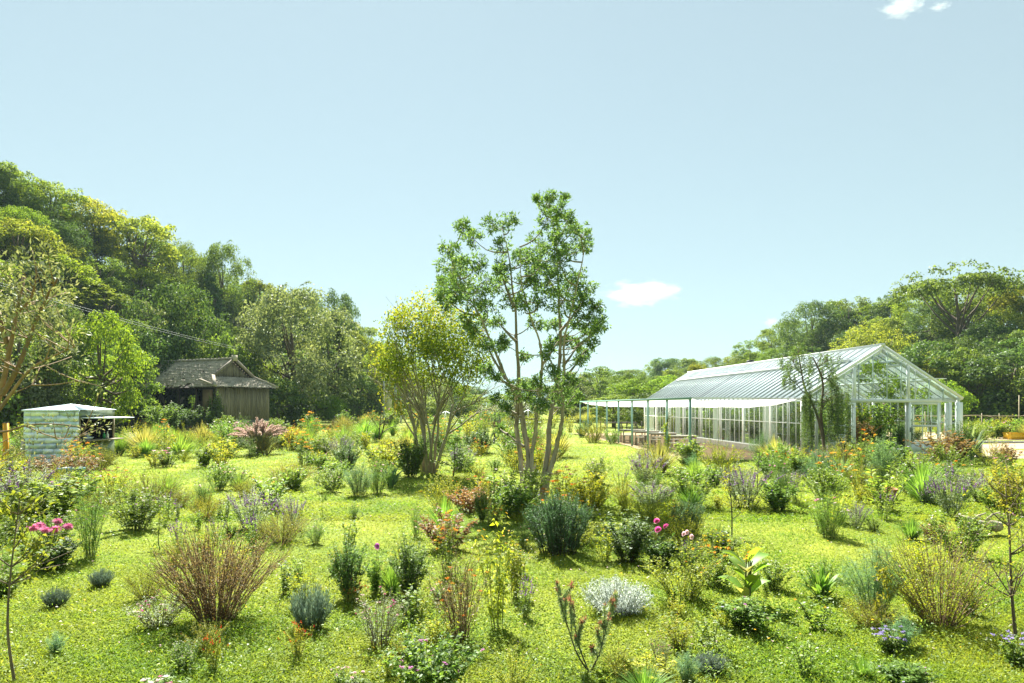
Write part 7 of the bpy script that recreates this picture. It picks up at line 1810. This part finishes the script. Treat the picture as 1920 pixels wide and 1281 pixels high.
# low weeds creeping round the plants and through the turf, beyond counting
rng = np.random.default_rng(321)
for mt, nn in (('herb', 2200), ('feather', 1000), ('greyg', 500), ('deep', 500)):
    mb = MB()
    for k in range(nn):
        if rng.random() < 0.62:
            a_ = PLACED[rng.integers(len(PLACED))]; th = rng.uniform(0, 6.28); rr = a_[2] * rng.uniform(0.5, 1.5) + 0.08
            x, D = a_[0] + rr * math.cos(th), a_[1] + rr * math.sin(th)
        else:
            py = rng.uniform(800, 1290); D = DG(py); x = (rng.uniform(-60, 1980) - CX) / F * D
            if clear_lawn(*scr(x, D)) and rng.random() < 0.75: continue
        if D < 5.2 or blocked(0, 0, x, D): continue
        h = rng.uniform(0.06, 0.22) * (1 + D / 40); n = rng.integers(10, 22); u = rng.random(n)
        p = np.stack([x + rng.normal(0, h * 0.55, n), D + rng.normal(0, h * 0.55, n), float(gz(x, D)) + h * u], -1)
        d = unit(n, rng) + np.array((0, 0, 0.35)); L = np.minimum(h * rng.uniform(0.2, 0.42, n), 0.018 + 0.0022 * D)
        mb.leaves(p, d, unit(n, rng) * 0.5 + np.array((0, 0, 1.0)), L, L * rng.uniform(0.2, 0.55), 0.2, 0.2)
    o = mb.build('low_weeds', LM[mt]); o['kind'] = 'stuff'
# tiny pale flower specks in the turf
for sd, mt in ((210, 'white'), (211, 'palepink'), (212, 'gold')):
    cover(sd, 450 if mt != 'gold' else 300, 6, 40, 0.018, 0.16, PM[mt], 'turf_flowers', wfac=0.8)

# ------------------------------------------------------------------ labels for the fills: by look, then by neighbours, last by order
LANDS = [t for t in THINGS if t['short']]
def near_rel(t, L, tol=1.0):
    dx = t['px'] - L['px']; dy = t['py'] - L['py']
    return math.hypot(dx, dy * 1.6)
BANDS = ((11, 'on the nearest lawn'), (17, 'before the tall tree'), (24, 'in the middle meadow'), (40, 'abreast of the kiosk'), (1e9, 'in the far strip'))
def band(t): return next(b for d, b in BANDS if t['D'] < d)
ORD = ['first', 'second', 'third', 'fourth', 'fifth', 'sixth', 'seventh', 'eighth', 'ninth', 'tenth', 'eleventh', 'twelfth', 'thirteenth', 'fourteenth', 'fifteenth', 'sixteenth', 'seventeenth', 'eighteenth', 'nineteenth', 'twentieth', 'twenty first', 'twenty second', 'twenty third', 'twenty fourth', 'twenty fifth']
used = set(str(t['label']).lower() for t in THINGS if t['label'])
def ok(lb):
    return lb.lower() not in used and 4 <= len(lb.split()) <= 16
for t in THINGS:
    if t['look'] and not t['label'] and t.get('zone') == 'm' and t['look'].split()[0] not in ('tall', 'low', 'small', 'thin', 'slim'): t['look'] = ('low ' if t['H'] < 0.45 else 'tall ' if t['H'] > 0.95 else 'medium ') + t['look']
by = {}
for t in THINGS:
    if t['look']: by.setdefault(t['look'], []).append(t)
ZN = {'Llow': 'low on the taller slope', 'Lmiddle': 'midway up the taller slope', 'Lhigh': 'near the ridge of the taller slope', 'Rlow': 'low on the greenhouse side slope', 'Rmiddle': 'midway up the greenhouse side slope', 'Rhigh': 'on the skyline of the greenhouse side slope'}
for look, ts in by.items():
    for t in ts:
        if t['label']: continue
        lb = None
        cand = sorted(LANDS, key=lambda L: near_rel(t, L))[:14]
        for L in cand:
            if near_rel(t, L) > 420: break
            m = min(ts, key=lambda u: near_rel(u, L))
            if m is t:
                c_ = look + ' closest to ' + L['short']
                if ok(c_): lb = c_; break
        if lb is None:
            for L in cand[:8]:
                for rel, pr in (('just in front of', lambda u: u['D'] < L['D'] and abs(u['px'] - L['px']) < 90), ('just behind', lambda u: u['D'] > L['D'] and abs(u['px'] - L['px']) < 90)):
                    if pr(t) and near_rel(t, L) < 260:
                        S_ = [u for u in ts if pr(u) and near_rel(u, L) < 260]
                        c_ = look + ' ' + rel + ' ' + L['short']
                        if len(S_) == 1 and ok(c_): lb = c_; break
                if lb: break
        if lb is None:
            for i, A_ in enumerate(cand[:9]):
                for B_ in cand[i + 1:10]:
                    lo, hi = sorted((A_['px'], B_['px']))
                    pr = lambda u: lo < u['px'] < hi and abs(u['py'] - (A_['py'] + B_['py']) / 2) < 60
                    if pr(t) and hi - lo < 500:
                        S_ = [u for u in ts if pr(u)]
                        c_ = look + ' between ' + A_['short'] + ' and ' + B_['short']
                        if len(S_) == 1 and ok(c_): lb = c_; break
                if lb: break
        if lb is None:
            z = ZN.get(t['zone']) or band(t)
            same = [u for u in ts if (u['zone'] == t['zone'] if t['zone'] in ZN else u['zone'] not in ZN and band(u) == z)]
            same = sorted(same, key=lambda u: u['px']); i = same.index(t); n = len(same)
            side = 'left' if i < n / 2 else 'right'; k = i if side == 'left' else n - 1 - i
            where = z or 'in the meadow'
            o_ = ('leftmost' if side == 'left' else 'rightmost') if k == 0 else ORD[k] + ' from the ' + side
            c_ = look + ' ' + where + ', ' + o_
            if len(c_.split()) > 16: c_ = look + ', ' + o_ + ' ' + (z.split(' of ')[0] if z else '')
            c_ = c_.strip()
            if not ok(c_): c_ = look + ', ' + o_
            lb = c_
        t['o']['label'] = lb; t['label'] = lb; used.add(lb.lower())

for t in THINGS:
    if t['label'] and len(t['label'].split()) > 16: print('LONG', t['label'])
